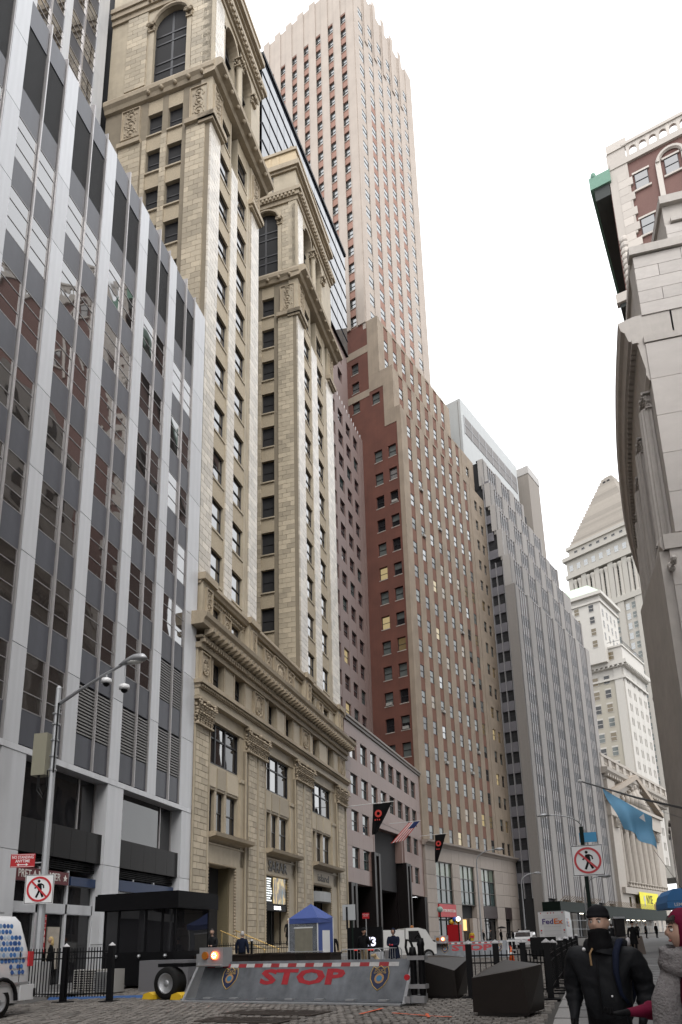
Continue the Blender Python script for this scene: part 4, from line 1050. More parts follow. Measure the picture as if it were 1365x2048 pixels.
# flank with two window columns towards the camera
cols = [(2.05, 3.0), (3.15, 4.2)]
def grey_flank(d0, z1, z0, dd):
    MB().box(-.02, .5, d0 + dd, d0 + dd + (1.75 if dd == 0 else .8), z0, z1).obj('stone_pier', M_grey if z1 < 65 else M_greyL, B5)
grey_flank(-.15, 63.9, -.6, 0)
for (d, z0, z1, u1) in steps[1:]: MB().box(-.02, .5, d - .15, max(1.6, d + .9), z0 + .8, z1).obj('stone_pier', M_greyL, B5)
for k in range(-2, 20):
    zt = 17.9 + 3.72 * k
    if zt > 86: break
    for c in cols:
        if (zt > 70 and c[0] < 3) : continue
        o = put_sash(B5, .3, c[1], zt - 2.0, c[1] - c[0], 2.0, M_glassD, M_sash, 'side')
    cs = [c for c in cols if not (zt > 70 and c[0] < 3)]
    rib = MB(); d_ = cs[0][0]
    while d_ < 4.15: rib.box(.0, .2, d_, d_ + .09, zt, zt + 1.72); d_ += .18
    rib.box(.1, .4, cs[0][0] - .1, 4.3, zt, zt + 1.72); rib.obj('ribbed_spandrel', M_corr, B5)
for d_ in (1.68, 3.05, 4.25): MB().box(-.12, .3, d_ - .06, d_ + .06, 8, 69 if d_ < 3.2 else 88).obj('mullion', M_mul, B5)
MB().box(.5, 22, 4.3, 4.5, 8, 90).obj('flank_core', M_core, B5)
# penthouse boxes
MB().box(-.3, 27.6, 7.5, 20, 84, 107.4).obj('penthouse', M_penth, B5)
MB().box(.9, 26.7, 7.42, 7.5, 99.9, 104.0).obj('louvre_band', mat('louvre_band', (.16, .15, .145), .6, noise=.1, nscale=12), B5)
for i in range(9): MB().box(.85 + i * 3.23, .97 + i * 3.23, 7.36, 7.5, 99.8, 104.1).obj('louvre_post', M_mul, B5)
MB().box(.85, 26.75, 7.36, 7.5, 101.9, 102.0).obj('louvre_rail', M_mul, B5)
MB().box(-.34, -.3, 8.0, 8.1, 84, 107).obj('cladding_joint', M_gspn, B5)
MB().box(30.2, 37.0, 5.8, 12, 80, 106.5).obj('lift_tower', mat('lift_tower_brick', (.24, .215, .19), .8, noise=.1, nscale=5, streak=.1), B5); MB().box(30.1, 37.1, 5.7, 12.1, 106.5, 108.5).obj('lift_tower_cap', M_greyL, B5)

# ================================================================ columned exchange building with pediment
NYS = Plane((16.71, 160.9), 23)
M_nys = mat('weathered_marble', (0.36, 0.325, 0.285), 0.7, noise=.16, nscale=1.5, streak=.16)
B6 = building('columned_exchange', 'stone exchange building with giant columns, pediment and balustraded roof', NYS)
MB().box(-.2, 52, 2.5, 26, -.6, 34.5).obj('hall', M_nys, B6)
MB().box(-.6, 52.3, -.1, 3, 34.3, 35.2).obj('frieze', M_nys, B6)
co = MB(); co.prism([(3, 35.2), (-.8, 35.4), (-1.5, 36.0), (-1.6, 36.7), (3, 37.0)], 0, -1.4, 53); co.obj('cornice', M_nys, B6)
mo = MB().box(-.35, .35, -.9, 0, -.6, 0).mesh('modillion', M_nys)
for i in range(34): put('modillion', mo, B6, (-.5 + i * 1.6, -.45, 35.4))
MB().box(-1, 52.6, -.3, .5, 37.0, 37.7).obj('parapet_base', M_nys, B6); MB().box(-1, 52.6, -.4, .6, 39.4, 40.0).obj('parapet_rail', M_nys, B6)
for i in range(11): MB().box(-1 + i * 5.2, 1 + i * 5.2, -.3, .5, 37.7, 39.4).obj('parapet_block', M_nys, B6)
ba = MB().lathe([(.16, 0), (.28, .4), (.14, 1.0), (.26, 1.5), (.2, 1.7)], n=8).mesh('baluster', M_nys)
for i in range(10):
    for j in range(4): put('baluster', ba, B6, (1.6 + i * 5.2 + j * .7, .1, 37.7))
# side pavilion, podium and balcony
MB().box(-.5, 4.6, -.9, 2.5, -.6, 34.3).obj('pavilion', M_nys, B6)
for z in (31.2, 32.2, 33.2): MB().box(3.5, 22, -.02, .1, z, z + .35).obj('string_course', M_nys, B6)
MB().box(4.6, 37, -.8, 2.5, -.6, 10.2).obj('podium', M_nys, B6); MB().box(1, 38, -1.6, .5, 10.2, 11.5).obj('podium_cornice', M_nys, B6)
for i in range(15): put('baluster', ba, B6, (6.2 + i * 2.1, -1.2, 11.5), 0, (1.6, 1.6, .8))
for i in range(7): MB().box(5.3 + i * 4.5, 6.6 + i * 4.5, -.85, -.7, 7.6, 9.6).obj('window', M_glassD, B6)
colp = [(1.2, 0), (1.2, .5), (1.0, .7), (1.02, 4), (.86, 12.2), (1.0, 12.4)]
fl = MB(); n_ = 20; prof = [(1.25, 0), (1.25, .5), (1.05, .7), (1.04, 4), (.9, 12.6)]
vs = []
for r_, h in prof:
    for i in range(n_ * 2): a_ = math.pi * i / n_; rr = r_ * (1 if i % 2 else .93); vs.append((rr * math.cos(a_), rr * math.sin(a_), h))
fs = [(j * 40 + i, j * 40 + (i + 1) % 40, (j + 1) * 40 + (i + 1) % 40, (j + 1) * 40 + i) for j in range(len(prof) - 1) for i in range(40)]
fl.add(vs, fs); fl = fl.mesh('column', M_nys)
ccap = capital_mesh(2.3, 2.2, 1.2, 8)
ccap.materials.clear(); ccap.materials.append(M_nys)
for u in (7.0, 11.4, 15.8, 20.2, 24.6, 29.0, 33.4):
    put('column', fl, B6, (u, .3, 11.5)); put('capital', ccap, B6, (u, .9, 24.1))
MB().box(4.7, 36, 2.3, 2.5, 11.5, 26.5).obj('window_wall', M_core, B6)
for u in (-.4, 4.4): pass
put('capital', ccap, B6, (2.0, -.3, 24.1)); put('capital', ccap, B6, (36.6, .6, 24.1)); MB().box(35.6, 37.8, -.2, 2.5, 11.5, 24.1).obj('pilaster', M_nys, B6)
MB().box(-.7, 38.6, -1.1, 2.5, 26.4, 29.6).obj('entablature', M_nys, B6); MB().box(-1.2, 39.2, -1.6, 2.5, 29.6, 30.3).obj('entablature_moulding', M_nys, B6)
pe = MB(); pe.prism([(-1.2, 30.3), (39.2, 30.3), (19, 37.0)], 1, -.6, 2.5); pe.obj('pediment', M_nys, B6)
for s_ in (-1, 1):
    x0 = 19 + s_ * 20.4; r_ = MB(); r_.prism([(x0, 30.3), (19, 37.0), (19, 38.2), (x0, 31.4)], 1, -1.9, 2.6); r_.obj('raking_cornice', mat('copper_brown_roof', (.30, .25, .20), .7, noise=.2, nscale=2), B6)
rg = random.Random(3)
for i, (x, h) in enumerate(((9, 2.0), (12, 2.7), (14.6, 3.6), (17, 4.6), (19, 5.6), (21.4, 4.6), (24, 3.6), (26.5, 2.7), (29, 2.0))):
    st = MB(); st.tube([(0, 0, 0), (.1, -.1, h * .4), (0, 0, h * .75)], [h * .2, h * .24, h * .15], 8); st.ball((0, -.05, h * .88), h * .12, 8, 6); st.tube([(.1, -.1, h * .65), (h * .3, -.3, h * .5)], h * .07, 6)
    st.obj('pediment_figure', M_nys, B6, (x, -.9, 30.4), True)

# ================================================================ white office block behind the exchange
WHT = Plane((29.4, 200.0), 24.4)
M_wst = mat('white_stone', (0.49, 0.47, 0.435), 0.7, noise=.07, nscale=2, streak=.05)
M_wgr = mat('pale_grey_brick', (0.37, 0.345, 0.29), 0.8, noise=.06, nscale=3)
B7 = building('white_office_block', 'white stone office block with green roof behind the columned exchange', WHT)
MB().box(.02, 19.5, .35, 24, 20, 75).obj('mass', M_wst, B7)
wq = {}
def small_win(w, h, g):
    k = (w, h, g.name)
    if k not in wq: wq[k] = (MB().box(0, w, -.02, .12, h * .46, h * .52).box(0, w, -.06, .1, -.1, 0).box(0, .05, -.02, .12, -.05, h).box(w - .05, w, -.02, .12, -.05, h).mesh('window', M_wst), MB().box(0, w, .0, .06, 0, h).mesh('pane', g))
    return wq[k]
def add_win(par, x, y, z, w, h, g, side=False):
    f, p = small_win(w, h, g); o = put('window', f, par, (x, y, z)); 
    if side: o.rotation_euler = (0, 0, R(-90))
    put('pane', p, o)
# street front made of piers and strips so that the windows sit in recesses
ux = [0.0]
WC = [1.9, 3.2, 6.6, 7.9, 11.3, 12.6, 16.0, 17.3]
for c in WC: ux += [c, c + .8]
ux.append(19.5)
for i in range(0, len(ux), 2): MB().box(ux[i], ux[i + 1], .0, .35, 20, 75).obj('stone_pier', M_wst, B7)
for c in WC:
    for k in range(13): MB().box(c, c + .8, .03, .35, 22.2 + k * 4.1, 24.1 + k * 4.1).obj('spandrel', M_wst, B7); add_win(B7, c, .25, 24.1 + k * 4.1, .8, 2.2, M_glassD)
# flank towards the camera
MB().box(-.3, .02, .4, 2.6, 20, 75).obj('quoin_strip', M_wst, B7)
MB().box(-.06, .02, 2.6, 20, 20, 70).obj('brick_flank', M_wgr, B7)
fl_c = [4.0, 7.2, 10.4, 13.6]
rg = random.Random(2)
for c in fl_c:
    for k in range(12):
        z = 24.3 + k * 4.1
        add_win(B7, -.1, c + 1.6, z, 1.6, 2.3, rg.choice([M_glassB, M_glassDim, M_glassB, M_glassD]), True)
        MB().box(-.12, -.06, c - .1, c + 1.7, z + 2.3, z + 2.75).obj('lintel', M_wst, B7)
MB().box(-.5, 20, -.5, 24, 70.0, 70.6).obj('string_course', M_wst, B7)
co = MB(); co.box(-.8, 20.5, -.8, 24, 73.4, 74.0); co.box(-1.3, 21.0, -1.3, 24, 74.0, 75.1); co.obj('cornice', M_wst, B7)
mo = unit_mesh('modillion', M_wst)
for i in range(16): put('modillion', mo, B7, (-.4 + i * 1.3, -1.0, 73.8), 0, (.5, .6, .6)); put('modillion', mo, B7, (-1.0, -.4 + i * 1.3, 73.8), 0, (.6, .5, .6))
MB().box(-.3, 19, -.3, 22, 75.1, 79.2).obj('attic', M_wst, B7); MB().box(-.6, 19.3, -.6, 22.3, 79.2, 79.7).obj('attic_cap', M_wst, B7)
for c in (2, 5.5, 9, 12.5): add_win(B7, -.36, c + 1.6, 76, 1.6, 2.2, M_glassDim, True)
for i in range(24): MB().box(-.5 + i * .8, -.44 + i * .8, -.5, -.44, 79.7, 80.9).obj('railing_bar', M_sash, B7)
MB().box(-.5, 19, -.52, -.44, 80.9, 81.0).obj('railing', M_sash, B7); MB().box(-.52, -.44, -.5, 20, 80.9, 81.0).obj('railing', M_sash, B7)
# set back upper storeys and green copper roof
MB().box(-2.6, 12, 3.4, 20, 75, 95).obj('upper_mass', M_wst, B7)
for c in (5.2, 9.4, 13.6):
    for k in range(4): add_win(B7, -2.66, c + 1.4, 79.8 + k * 3.6, 1.4, 2.0, rg.choice([M_glassB, M_glassDim, M_glassD]), True)
for c in (-1.2, 2.2, 5.4, 8.6):
    for k in range(3): add_win(B7, c, 3.34, 82 + k * 3.6, .9, 2.1, M_glassD)
co = MB(); co.box(-3.0, 12.5, 3.0, 20, 93.0, 93.6); co.box(-3.6, 13.0, 2.4, 20.6, 95.0, 96.0); co.obj('cornice', M_wst, B7)
gr = MB(); gr.add([(-3.2, 2.8, 96), (12.8, 2.8, 96), (12.8, 20, 96), (-3.2, 20, 96), (1.5, 7.5, 101), (8, 7.5, 101), (8, 15, 101), (1.5, 15, 101)], [(0, 1, 5, 4), (1, 2, 6, 5), (2, 3, 7, 6), (3, 0, 4, 7), (4, 5, 6, 7)]); gr.obj('green_roof', mat('copper_green', (.46, .58, .44), .6, noise=.1), B7)

# ================================================================ tower with stepped stone pyramid
PYR = Plane((49.4, 260.0), 34)
M_pyr = mat('pyramid_stone', (0.29, 0.26, 0.225), 0.8, noise=.14, nscale=1.2, island=.18)
M_pst = mat('tower_limestone', (0.36, 0.34, 0.305), 0.75, noise=.07, nscale=1.2, streak=.08)
B8 = building('pyramid_roof_tower', 'tall limestone tower with colonnade and stepped stone pyramid roof', PYR)
MB().box(.1, 30, .1, 30, 20, 123).obj('shaft', M_pst, B8)
for d0, d1 in ((0, 4.2), (8.6, 11.0), (15.4, 17.8)): MB().box(-.5, .1, d0, d1, 20, 122).obj('pier', M_pst, B8)
for d in (4.5, 6.7, 11.4, 13.6, 18.2, 20.4):
    for k in range(20): add_win(B8, .04, d + 1.5, 44 + k * 3.9, 1.5, 2.4, M_glassB if (k * 3 + int(d)) % 3 else M_glassR, True)
MB().box(-.8, 30.5, -.8, 30.5, 122, 124.2).obj('string_course', M_pst, B8)
MB().box(2.5, 28, 2.5, 28, 124, 141).obj('lantern_core', M_core, B8)
M_cold = mat('dark_bronze', (.05, .05, .05), .5)
for i in range(6):
    d = .6 + i * 5.6; MB().box(0, 2.6, d - .6, d + 1.4, 124.2, 139.5).obj('anta', M_pst, B8)
    if i < 5:
        cl = MB().lathe([(.9, 0), (.75, 1), (.65, 12), (1.0, 13.4), (1.0, 14)], (0, 0, 0), 12); cl.obj('column', M_pst, B8, (.3, d + 2.2, 124.2)); cl.obj('column', M_pst, B8, (.3, d + 4.1, 124.2))
        for k in range(4): add_win(B8, 2.3, d + 4.6, 125.2 + k * 3.4, 2.6, 2.4, M_glassR, True)
MB().box(-.6, 30.6, -.6, 30.6, 139.5, 141.2).obj('entablature', M_pst, B8); MB().box(-.1, 30, -.1, 30, 141.2, 147).obj('attic', M_pst, B8)
for i in range(9): add_win(B8, -.15, 3.2 + i * 3.2, 142.6, 1.6, 2.4, M_glassR, True)
MB().box(-1.4, 31, -1.4, 31, 147, 148.6).obj('cornice', M_pst, B8)
MB().box(1, 29, 1, 29, 148.6, 152.2).obj('upper_attic', M_pst, B8)
for i in range(8): add_win(B8, .95, 4.2 + i * 3.2, 149.4, 1.4, 1.7, M_glassD, True)
MB().box(.2, 29.8, .2, 29.8, 152.2, 153.6).obj('upper_cornice', M_pst, B8)
for i in range(22):
    t = i / 22; h_ = 1.38; r_ = 13.6 * (1 - t) + 1.9 * t
    MB().box(15 - r_, 15 + r_, 15 - r_, 15 + r_, 153.6 + i * h_, 153.6 + (i + 1) * h_).obj('pyramid_step', M_pyr, B8)
MB().box(13.6, 16.4, 13.6, 16.4, 183.9, 185.0).obj('pyramid_cap', M_pyr, B8)
for i in range(3):
    for j in range(2): MB().box(12.4 - i * .25, 13.2, 13.4 + j * 1.8, 14.6 + j * 1.8, 177.8 + i * 1.9, 178.5 + i * 1.9).obj('vent_slot', M_core, B8)

# ================================================================ stone corner building on the right (curved street front)
M_rst = mat('weathered_limestone', (0.46, 0.43, 0.40), 0.75, noise=.16, nscale=1.4, streak=.14, dirt=.1, bump=.15, bscale=18)
M_rblk = mat('limestone_block', (0.50, 0.47, 0.445), 0.78, noise=.16, nscale=3.0, island=.09, dirt=.10, bump=.2, bscale=14)
B9 = thing('stone_corner_building', 'weathered limestone corner building with curved cornice at the right edge', 'building', (9.6, 40.0, 0), 0)
# plan curve of the street wall (local coordinates)
CURV = [(0, 0), (.42, 5.8), (1.15, 12.5), (2.05, 18.5), (3.2, 25.0), (4.9, 32.2), (7.2, 40.2)]
def spline(t):
    n_ = len(CURV) - 1; f_ = t * n_; i = min(int(f_), n_ - 1); s_ = f_ - i
    p = [CURV[max(i - 1, 0)], CURV[i], CURV[i + 1], CURV[min(i + 2, n_)]]
    return tuple(.5 * ((2 * p[1][k]) + (-p[0][k] + p[2][k]) * s_ + (2 * p[0][k] - 5 * p[1][k] + 4 * p[2][k] - p[3][k]) * s_ ** 2 + (-p[0][k] + 3 * p[1][k] - 3 * p[2][k] + p[3][k]) * s_ ** 3) for k in (0, 1))
NSEG = 30
CP = [spline(i / NSEG) for i in range(NSEG + 1)]
def curved(prof, name, m, i0=0, i1=NSEG, capped=True):
    """sweep a profile (outward offset, z) along the street wall; offset grows towards the street (-x)"""
    mb = MB(); k = len(prof)
    for i in range(i0, i1 + 1):
        a = CP[max(i - 1, 0)]; b = CP[min(i + 1, NSEG)]; t = Vector((b[0] - a[0], b[1] - a[1])).normalized(); n_ = Vector((-t.y, t.x))
        if i == 0: n_ = Vector((-1, 0))
        for o_, z in prof: mb.v.append((CP[i][0] + n_.x * o_, CP[i][1] + n_.y * o_, z))
    for i in range(i1 - i0):
        for j in range(k): mb.f.append((i * k + j, i * k + (j + 1) % k, (i + 1) * k + (j + 1) % k, (i + 1) * k + j)); mb.m.append(0)
    if capped:
        mb.f.append(tuple(range(k - 1, -1, -1))); mb.m.append(0); mb.f.append(tuple((i1 - i0) * k + j for j in range(k))); mb.m.append(0)
    return mb.obj(name, m, B9)
curved([(.95, -.6), (.95, 13.5), (.5, 14.0), (.5, 22.6), (-.3, 22.6), (-.3, -.6)], 'lower_wall', M_rst)
curved([(.8, 22.6), (.95, 22.9), (.9, 23.4), (.35, 23.6), (-.3, 23.6), (-.3, 22.6)], 'base_moulding', M_rst)
curved([(-1.3, 23.6), (-1.3, 36.6), (-1.8, 36.6), (-1.8, 23.6)], 'recessed_wall', M_rst)
curved([(.1, 33.9), (.25, 34.3), (.22, 34.7), (.45, 36.4), (.5, 36.6), (-1.7, 36.6), (-1.7, 33.9)], 'entablature', M_rst)
curved([(.3, 36.6), (.95, 36.95), (1.1, 37.6), (1.3, 37.8), (1.42, 38.4), (.4, 38.7), (-1.7, 38.7), (-1.7, 36.6)], 'cornice', M_rst)
curved([(-.1, 38.7), (-.1, 43.2), (-.6, 43.2), (-.6, 38.7)], 'attic_wall', M_rst); curved([(.1, 43.2), (.12, 43.7), (-.7, 43.7), (-.7, 43.2)], 'attic_coping', M_rst)
dt = unit_mesh('dentil', M_rst)
for i in range(70):
    q = spline(i / 70); put('dentil', dt, B9, (q[0] - .62, q[1], 36.75), 0, (.35, .3, .3))
M_rjt = mat('dark_stone_joint', (.10, .09, .08), .9)
for k_ in range(12): curved([(.957, 1.0 + k_ * 1.05), (.957, 1.035 + k_ * 1.05), (.5, 1.035 + k_ * 1.05), (.5, 1.0 + k_ * 1.05)], 'course_joint', M_rjt)
for k_ in range(8): curved([(.506, 14.6 + k_ * 1.0), (.506, 14.632 + k_ * 1.0), (.2, 14.632 + k_ * 1.0), (.2, 14.6 + k_ * 1.0)], 'course_joint', M_rjt)
# swags over the lower windows
sw = MB().ball((0, 0, 0), .22, 7, 5)
for k in range(6): sw.ball((0.05 * (k % 2), (k - 2.5) * .32, -.25 * math.sin(math.pi * k / 5) + .1 * (k % 2)), .2, 6, 4)
sw = sw.mesh('carved_swag', M_rst)
flc = MB(); vs = []
for r_, h in ((.72, 0), (.62, .4), (.62, 3), (.54, 9.2)):
    for i in range(32): a_ = math.pi * i / 16; rr = r_ * (1 if i % 2 else .9); vs.append((rr * math.cos(a_), rr * math.sin(a_), h))
flc.add(vs, [(j * 32 + i, j * 32 + (i + 1) % 32, (j + 1) * 32 + (i + 1) % 32, (j + 1) * 32 + i) for j in range(3) for i in range(32)]); flc = flc.mesh('column', M_rst)
cpm = capital_mesh(1.25, 1.0, .6, 5); cpm.materials.clear(); cpm.materials.append(M_rst)
wf = MB(); wf.box(-.1, .1, -.75, .75, 0, .1); wf.box(-.1, .1, -.05, .05, 0, 4)
for i in range(9):
    t = (i + .5) / 9; q = spline(t); q2 = spline(min(t + .02, 1)); an = math.atan2(q2[0] - q[0], q2[1] - q[1])
    put('column', flc, B9, (q[0] - .25, q[1], 23.6)); o = put('capital', cpm, B9, (q[0] + .2, q[1], 32.8)); o.rotation_euler = (0, 0, R(-90) - an)
    for s_ in range(3): put('carved_swag', sw, B9, (q[0] - .62, q[1] + (s_ - 1) * 1.5, 21.6))
    for z0, z1 in ((3.5, 9.5), (15.2, 19.6)):
        o = MB().box(-.1, .5, -.9, .9, z0, z1).obj('window', M_glassD, B9, (q[0] - (.98 if z0 < 10 else .55) + .06, q[1] + 1.6, 0)); o.rotation_euler = (0, 0, -an)
        for zz in (z0, z1 - .2): oo = MB().box(-.14, .2, -1.1, 1.1, zz, zz + .2).obj('window_surround', M_rst, B9, (q[0] - (.98 if z0 < 10 else .55) - .0, q[1] + 1.6, 0)); oo.rotation_euler = (0, 0, -an)
# south wall of big blocks facing the camera
sb = []
def south(x0, x1, z0, z1, h, l, y=0.0):
    for c in courses(x0, x1, z0, z1, h, l, .03, random): sb.append((c[0], c[1], y - .06, y + .12, c[2], c[3]))
MB().box(-1.0, 26, .1, 8, -.6, 22.6).obj('corner_core', M_rst, B9); MB().box(1.35, 26, .1, 3, 22.6, 36.6).obj('corner_core', M_rst, B9); MB().box(-.0, 26, .1, 1.4, 22.6, 43.2).obj('corner_core', M_rst, B9)
south(-1.0, 14, .4, 13.6, 2.2, 4.4); south(-.52, 14, 13.7, 22.6, 2.2, 4.4); south(-.05, 14, 23.6, 36.5, 2.55, 6.0); south(-.0, 14, 38.6, 43.1, .95, 2.6)
blocks(B9, sb, M_rblk, 'stone_block')
MB().box(-.75, 14, -.16, .3, 22.6, 23.5).obj('base_moulding', M_rst, B9)
MB().box(-.1, 14, -.12, .3, 36.55, 37.0).obj('string_course', M_rst, B9)
MB().box(-.2, 3.0, -.25, .5, 43.15, 43.75).obj('attic_coping', M_rst, B9)
# stepped upper mass
MB().box(2.35, 26, .6, 22, 43.3, 47.2).obj('upper_mass', M_rst, B9)
sb = []
for c in courses(2.35, 14, 43.4, 45.6, .75, 2.6, .03, random): sb.append((c[0], c[1], .5, .65, c[2], c[3]))
blocks(B9, sb, M_rblk, 'stone_block')
MB().box(2.2, 26.2, .3, 22.2, 47.2, 47.8).obj('upper_coping', M_rst, B9); MB().box(2.7, 14, .35, .6, 45.7, 46.0).obj('panel_moulding', M_rst, B9)
MB().box(9.5, 30, 4, 34, 47.8, 68).obj('rear_mass', M_rst, B9)
for i in range(8):
    for k in range(5): MB().box(9.42, 9.5, 6 + i * 3.4, 7.6 + i * 3.4, 50 + k * 3.6, 52.4 + k * 3.6).obj('window', M_glassD, B9)
# body behind the street wall
bm = MB(); pts = [(p[0] + 1.6, p[1]) for p in CP] + [(30, 40.2), (30, 0)]
bm.prism(pts, 2, -.6, 43.0); bm.obj('body', M_rst, B9)

# ================================================================ brick and stone building further right, green copper cornice
BRK = Plane((19.0, 85.0), 16)
M_pbrick = mat('purple_brown_brick', (0.15, 0.08, 0.068), 0.85, noise=.25, nscale=10, dirt=.12)
M_wq = mat('white_quoin_stone', (0.47, 0.43, 0.39), 0.7, noise=.08, island=.12)
B10 = building('brick_corner_building', 'brown brick building with white quoins, arched parapet and green copper cornice', BRK)
# local x runs up the street, local y runs away from the street (to the right)
MB().box(.15, 30, -34, -.2, 30, 105.2).obj('core', M_pbrick, B10)
# facing wall at x = 0 : y = -d (the building lies on the other side of the street)
def wallbox(y0, y1, z0, z1, m, name, out=0.0): MB().box(-out, .3, -y1, -y0, z0, z1).obj(name, m, B10)
q = []
z = 44.0; i = 0
while z < 103.5:
    l = 1.75 if i % 2 == 0 else 1.1
    q.append((-.14, .4, -(1.2 + l), -1.1, z + .02, z + 1.28)); z += 1.3; i += 1
blocks(B10, q, M_wq, 'quoin')
tw = []
z = 44.0
while z < 93:
    tw.append(z); z += .95
rm = MB().lathe([(.5, 0), (.62, .2), (.62, .6), (.5, .9)], n=10).mesh('round_course', M_wq)
for z in tw: put('round_course', rm, B10, (.2, -.7, z))
MB().box(-.1, .5, -2.6, -.1, 93, 108.2).obj('corner_pier', M_wq, B10)
MB().box(-.22, .5, -32, -.4, 105.2, 106.2).obj('stone_band', M_wq, B10)
# arcaded parapet
for i in range(22):
    y = 2.7 + i * 1.3
    MB().box(-.12, .3, -(y + .4), -(y - .0), 106.2, 108.3).obj('parapet_pier', M_wq, B10)
    mb = MB(); ap = [(-(y + .4) - .45 + .45 * math.cos(math.pi * k / 8), 107.35 + .45 * math.sin(math.pi * k / 8)) for k in range(9)]
    for k in range(8):
        a, b = ap[k], ap[k + 1]
        mb.add([(-.1, a[0], a[1]), (-.1, b[0], b[1]), (-.1, b[0], 108.3), (-.1, a[0], 108.3), (.3, a[0], a[1]), (.3, b[0], b[1]), (.3, b[0], 108.3), (.3, a[0], 108.3)], [(0, 1, 2, 3), (7, 6, 5, 4), (0, 4, 5, 1)])
    mb.obj('parapet_arch', M_wq, B10)
MB().box(-.3, .5, -33, -2.2, 108.3, 108.8).obj('parapet_coping', M_wq, B10); MB().box(-.25, .6, -2.9, -.2, 108.2, 109.6).obj('corner_cap', M_wq, B10)
for y, z, arch in ((4.9, 100.0, 0), (8.7, 100.0, 1), (4.8, 92.2, 0), (12.5, 100.0, 0), (8.7, 92.2, 0)):
    put_sash(B10, -.02, -y + 1.7, z, 1.7, 2.7, M_glassS, face='side'); MB().box(-.1, .1, -y - .25, -y + 1.95, z - .3, z).obj('sill', M_wq, B10); MB().box(-.1, .1, -y - .25, -y + 1.95, z + 2.7, z + 3.0).obj('lintel', M_wq, B10)
    if arch:
        mb = MB(); mb.tube([(-.02, -y + .85 + 1.6 * math.cos(math.pi * k / 10), z + 2.6 + 1.6 * math.sin(math.pi * k / 10)) for k in range(11)], .32, 6); mb.obj('arch_surround', M_wq, B10)
        for s_ in (-1, 1): MB().box(-.12, .2, -y + .85 + s_ * 1.6 - .32, -y + .85 + s_ * 1.6 + .32, 90, z + 2.6).obj('arch_jamb', M_wq, B10)
# street face and copper cornice (seen from below)
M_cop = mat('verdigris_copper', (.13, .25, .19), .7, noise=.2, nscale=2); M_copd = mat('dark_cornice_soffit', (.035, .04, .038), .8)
MB().box(.15, 34, -.2, 0, 30, 103).obj('street_wall', M_pbrick, B10)
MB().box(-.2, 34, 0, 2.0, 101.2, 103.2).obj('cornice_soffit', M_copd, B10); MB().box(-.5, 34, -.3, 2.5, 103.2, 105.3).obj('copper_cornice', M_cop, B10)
for i in range(10): MB().ball((0, 0, 0), .55, 8, 6, .7, .7, 1.1).obj('copper_finial', M_cop, B10, (-.3 + i * 3.2, 1.9, 105.6))
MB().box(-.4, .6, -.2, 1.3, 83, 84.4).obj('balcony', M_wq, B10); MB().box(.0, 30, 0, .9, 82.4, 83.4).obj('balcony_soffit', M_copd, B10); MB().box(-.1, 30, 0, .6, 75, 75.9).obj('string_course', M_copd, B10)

# ================================================================ unseen blocks added around the camera, for reflections and a darker street
M_far = mat('plain_limestone', (0.33, 0.30, 0.26), .8, noise=.1, nscale=1, streak=.1)
def plain_block(name, label, x0, x1, y0, y1, h, face, m):
    b = thing(name, label, 'building', (x0, y0, 0))
    MB().box(0, x1 - x0, 0, y1 - y0, -.6, h).obj('mass', m, b)
    wm = MB().box(-.05, .12, 0, 1.6, 0, 2.3).mesh('window', M_glassD)
    xx = 0 if face < 0 else (x1 - x0)
    n_ = int((y1 - y0) / 3.6)
    for i in range(n_):
        for k in range(int(h / 3.8) - 1): put('window', wm, b, (xx - (.02 if face < 0 else .05), 1 + i * 3.6, 5 + k * 3.8))
    MB().box(-.8, x1 - x0 + .8, -.8, y1 - y0 + .8, h, h + 1.2).obj('cornice', m, b)
    return b
plain_block('added_limestone_block', 'plain unseen limestone block added out of frame on the right for reflections and shade', 11.6, 36, -40, 26, 40, -1, M_far)  # unseen, its height set by how much sky it hides
plain_block('added_brick_block', 'plain unseen brick block added behind the camera on the left to darken the street', -44, -18.4, -60, 5, 74, 1, mat('plain_brick', (.2, .1, .075), .85, noise=.2, nscale=2))  # unseen, made tall to keep skylight off the street

#bk = plain_block('slab_office_block', 'plain slab office block closing the street far behind the camera', -46, 34, -130, -95, 92, 1, M_far)
# ================================================================ ground, road, pavements
def sheet(name, left, right, ys, dz, m, kind='structure', n=1):
    """a strip between two x(y) lines following the slope of the street"""
    mb = MB()
    for y in ys:
        a, b = left(y), right(y)
        for i in range(n + 1): mb.v.append((a + (b - a) * i / n, y, gz(min(y, 240)) + dz))
    for j in range(len(ys) - 1):
        for i in range(n): k = j * (n + 1) + i; mb.f.append((k, k + 1, k + n + 2, k + n + 1)); mb.m.append(0)
    return tag(mb.obj(name, m), kind=kind)
def lerp_line(pts):
    def f(y):
        if y <= pts[0][1]: return pts[0][0]
        for (x0, y0), (x1, y1) in zip(pts, pts[1:]):
            if y <= y1: return x0 + (x1 - x0) * (y - y0) / (y1 - y0)
        return pts[-1][0]
    return f
KR = lerp_line([(-2.0, -40), (-.55, 0), (.19, 14.2), (.66, 20.8), (1.28, 29.1), (2.1, 38), (3.2, 50), (4.8, 66), (8.2, 84), (14, 102), (24, 130), (40, 170), (70, 260)])
KL = lerp_line([(-14.8, -40), (-14.8, 30), (-14.2, 50), (-13.2, 66), (-10.4, 95), (-3, 112), (5, 124), (19, 158), (38, 205), (60, 260)])
M_asph = mat('worn_asphalt', (.05, .049, .048), .9, noise=.25, nscale=1.5, dirt=.2, bump=.3, bscale=60)
M_bed = mat('sett_bed', (.055, .052, .048), .95, noise=.3, nscale=4)
M_sett = mat('granite_sett', (.185, .17, .155), .72, island=.32, noise=.22, nscale=9, bump=.35, bscale=35, dirt=.15)
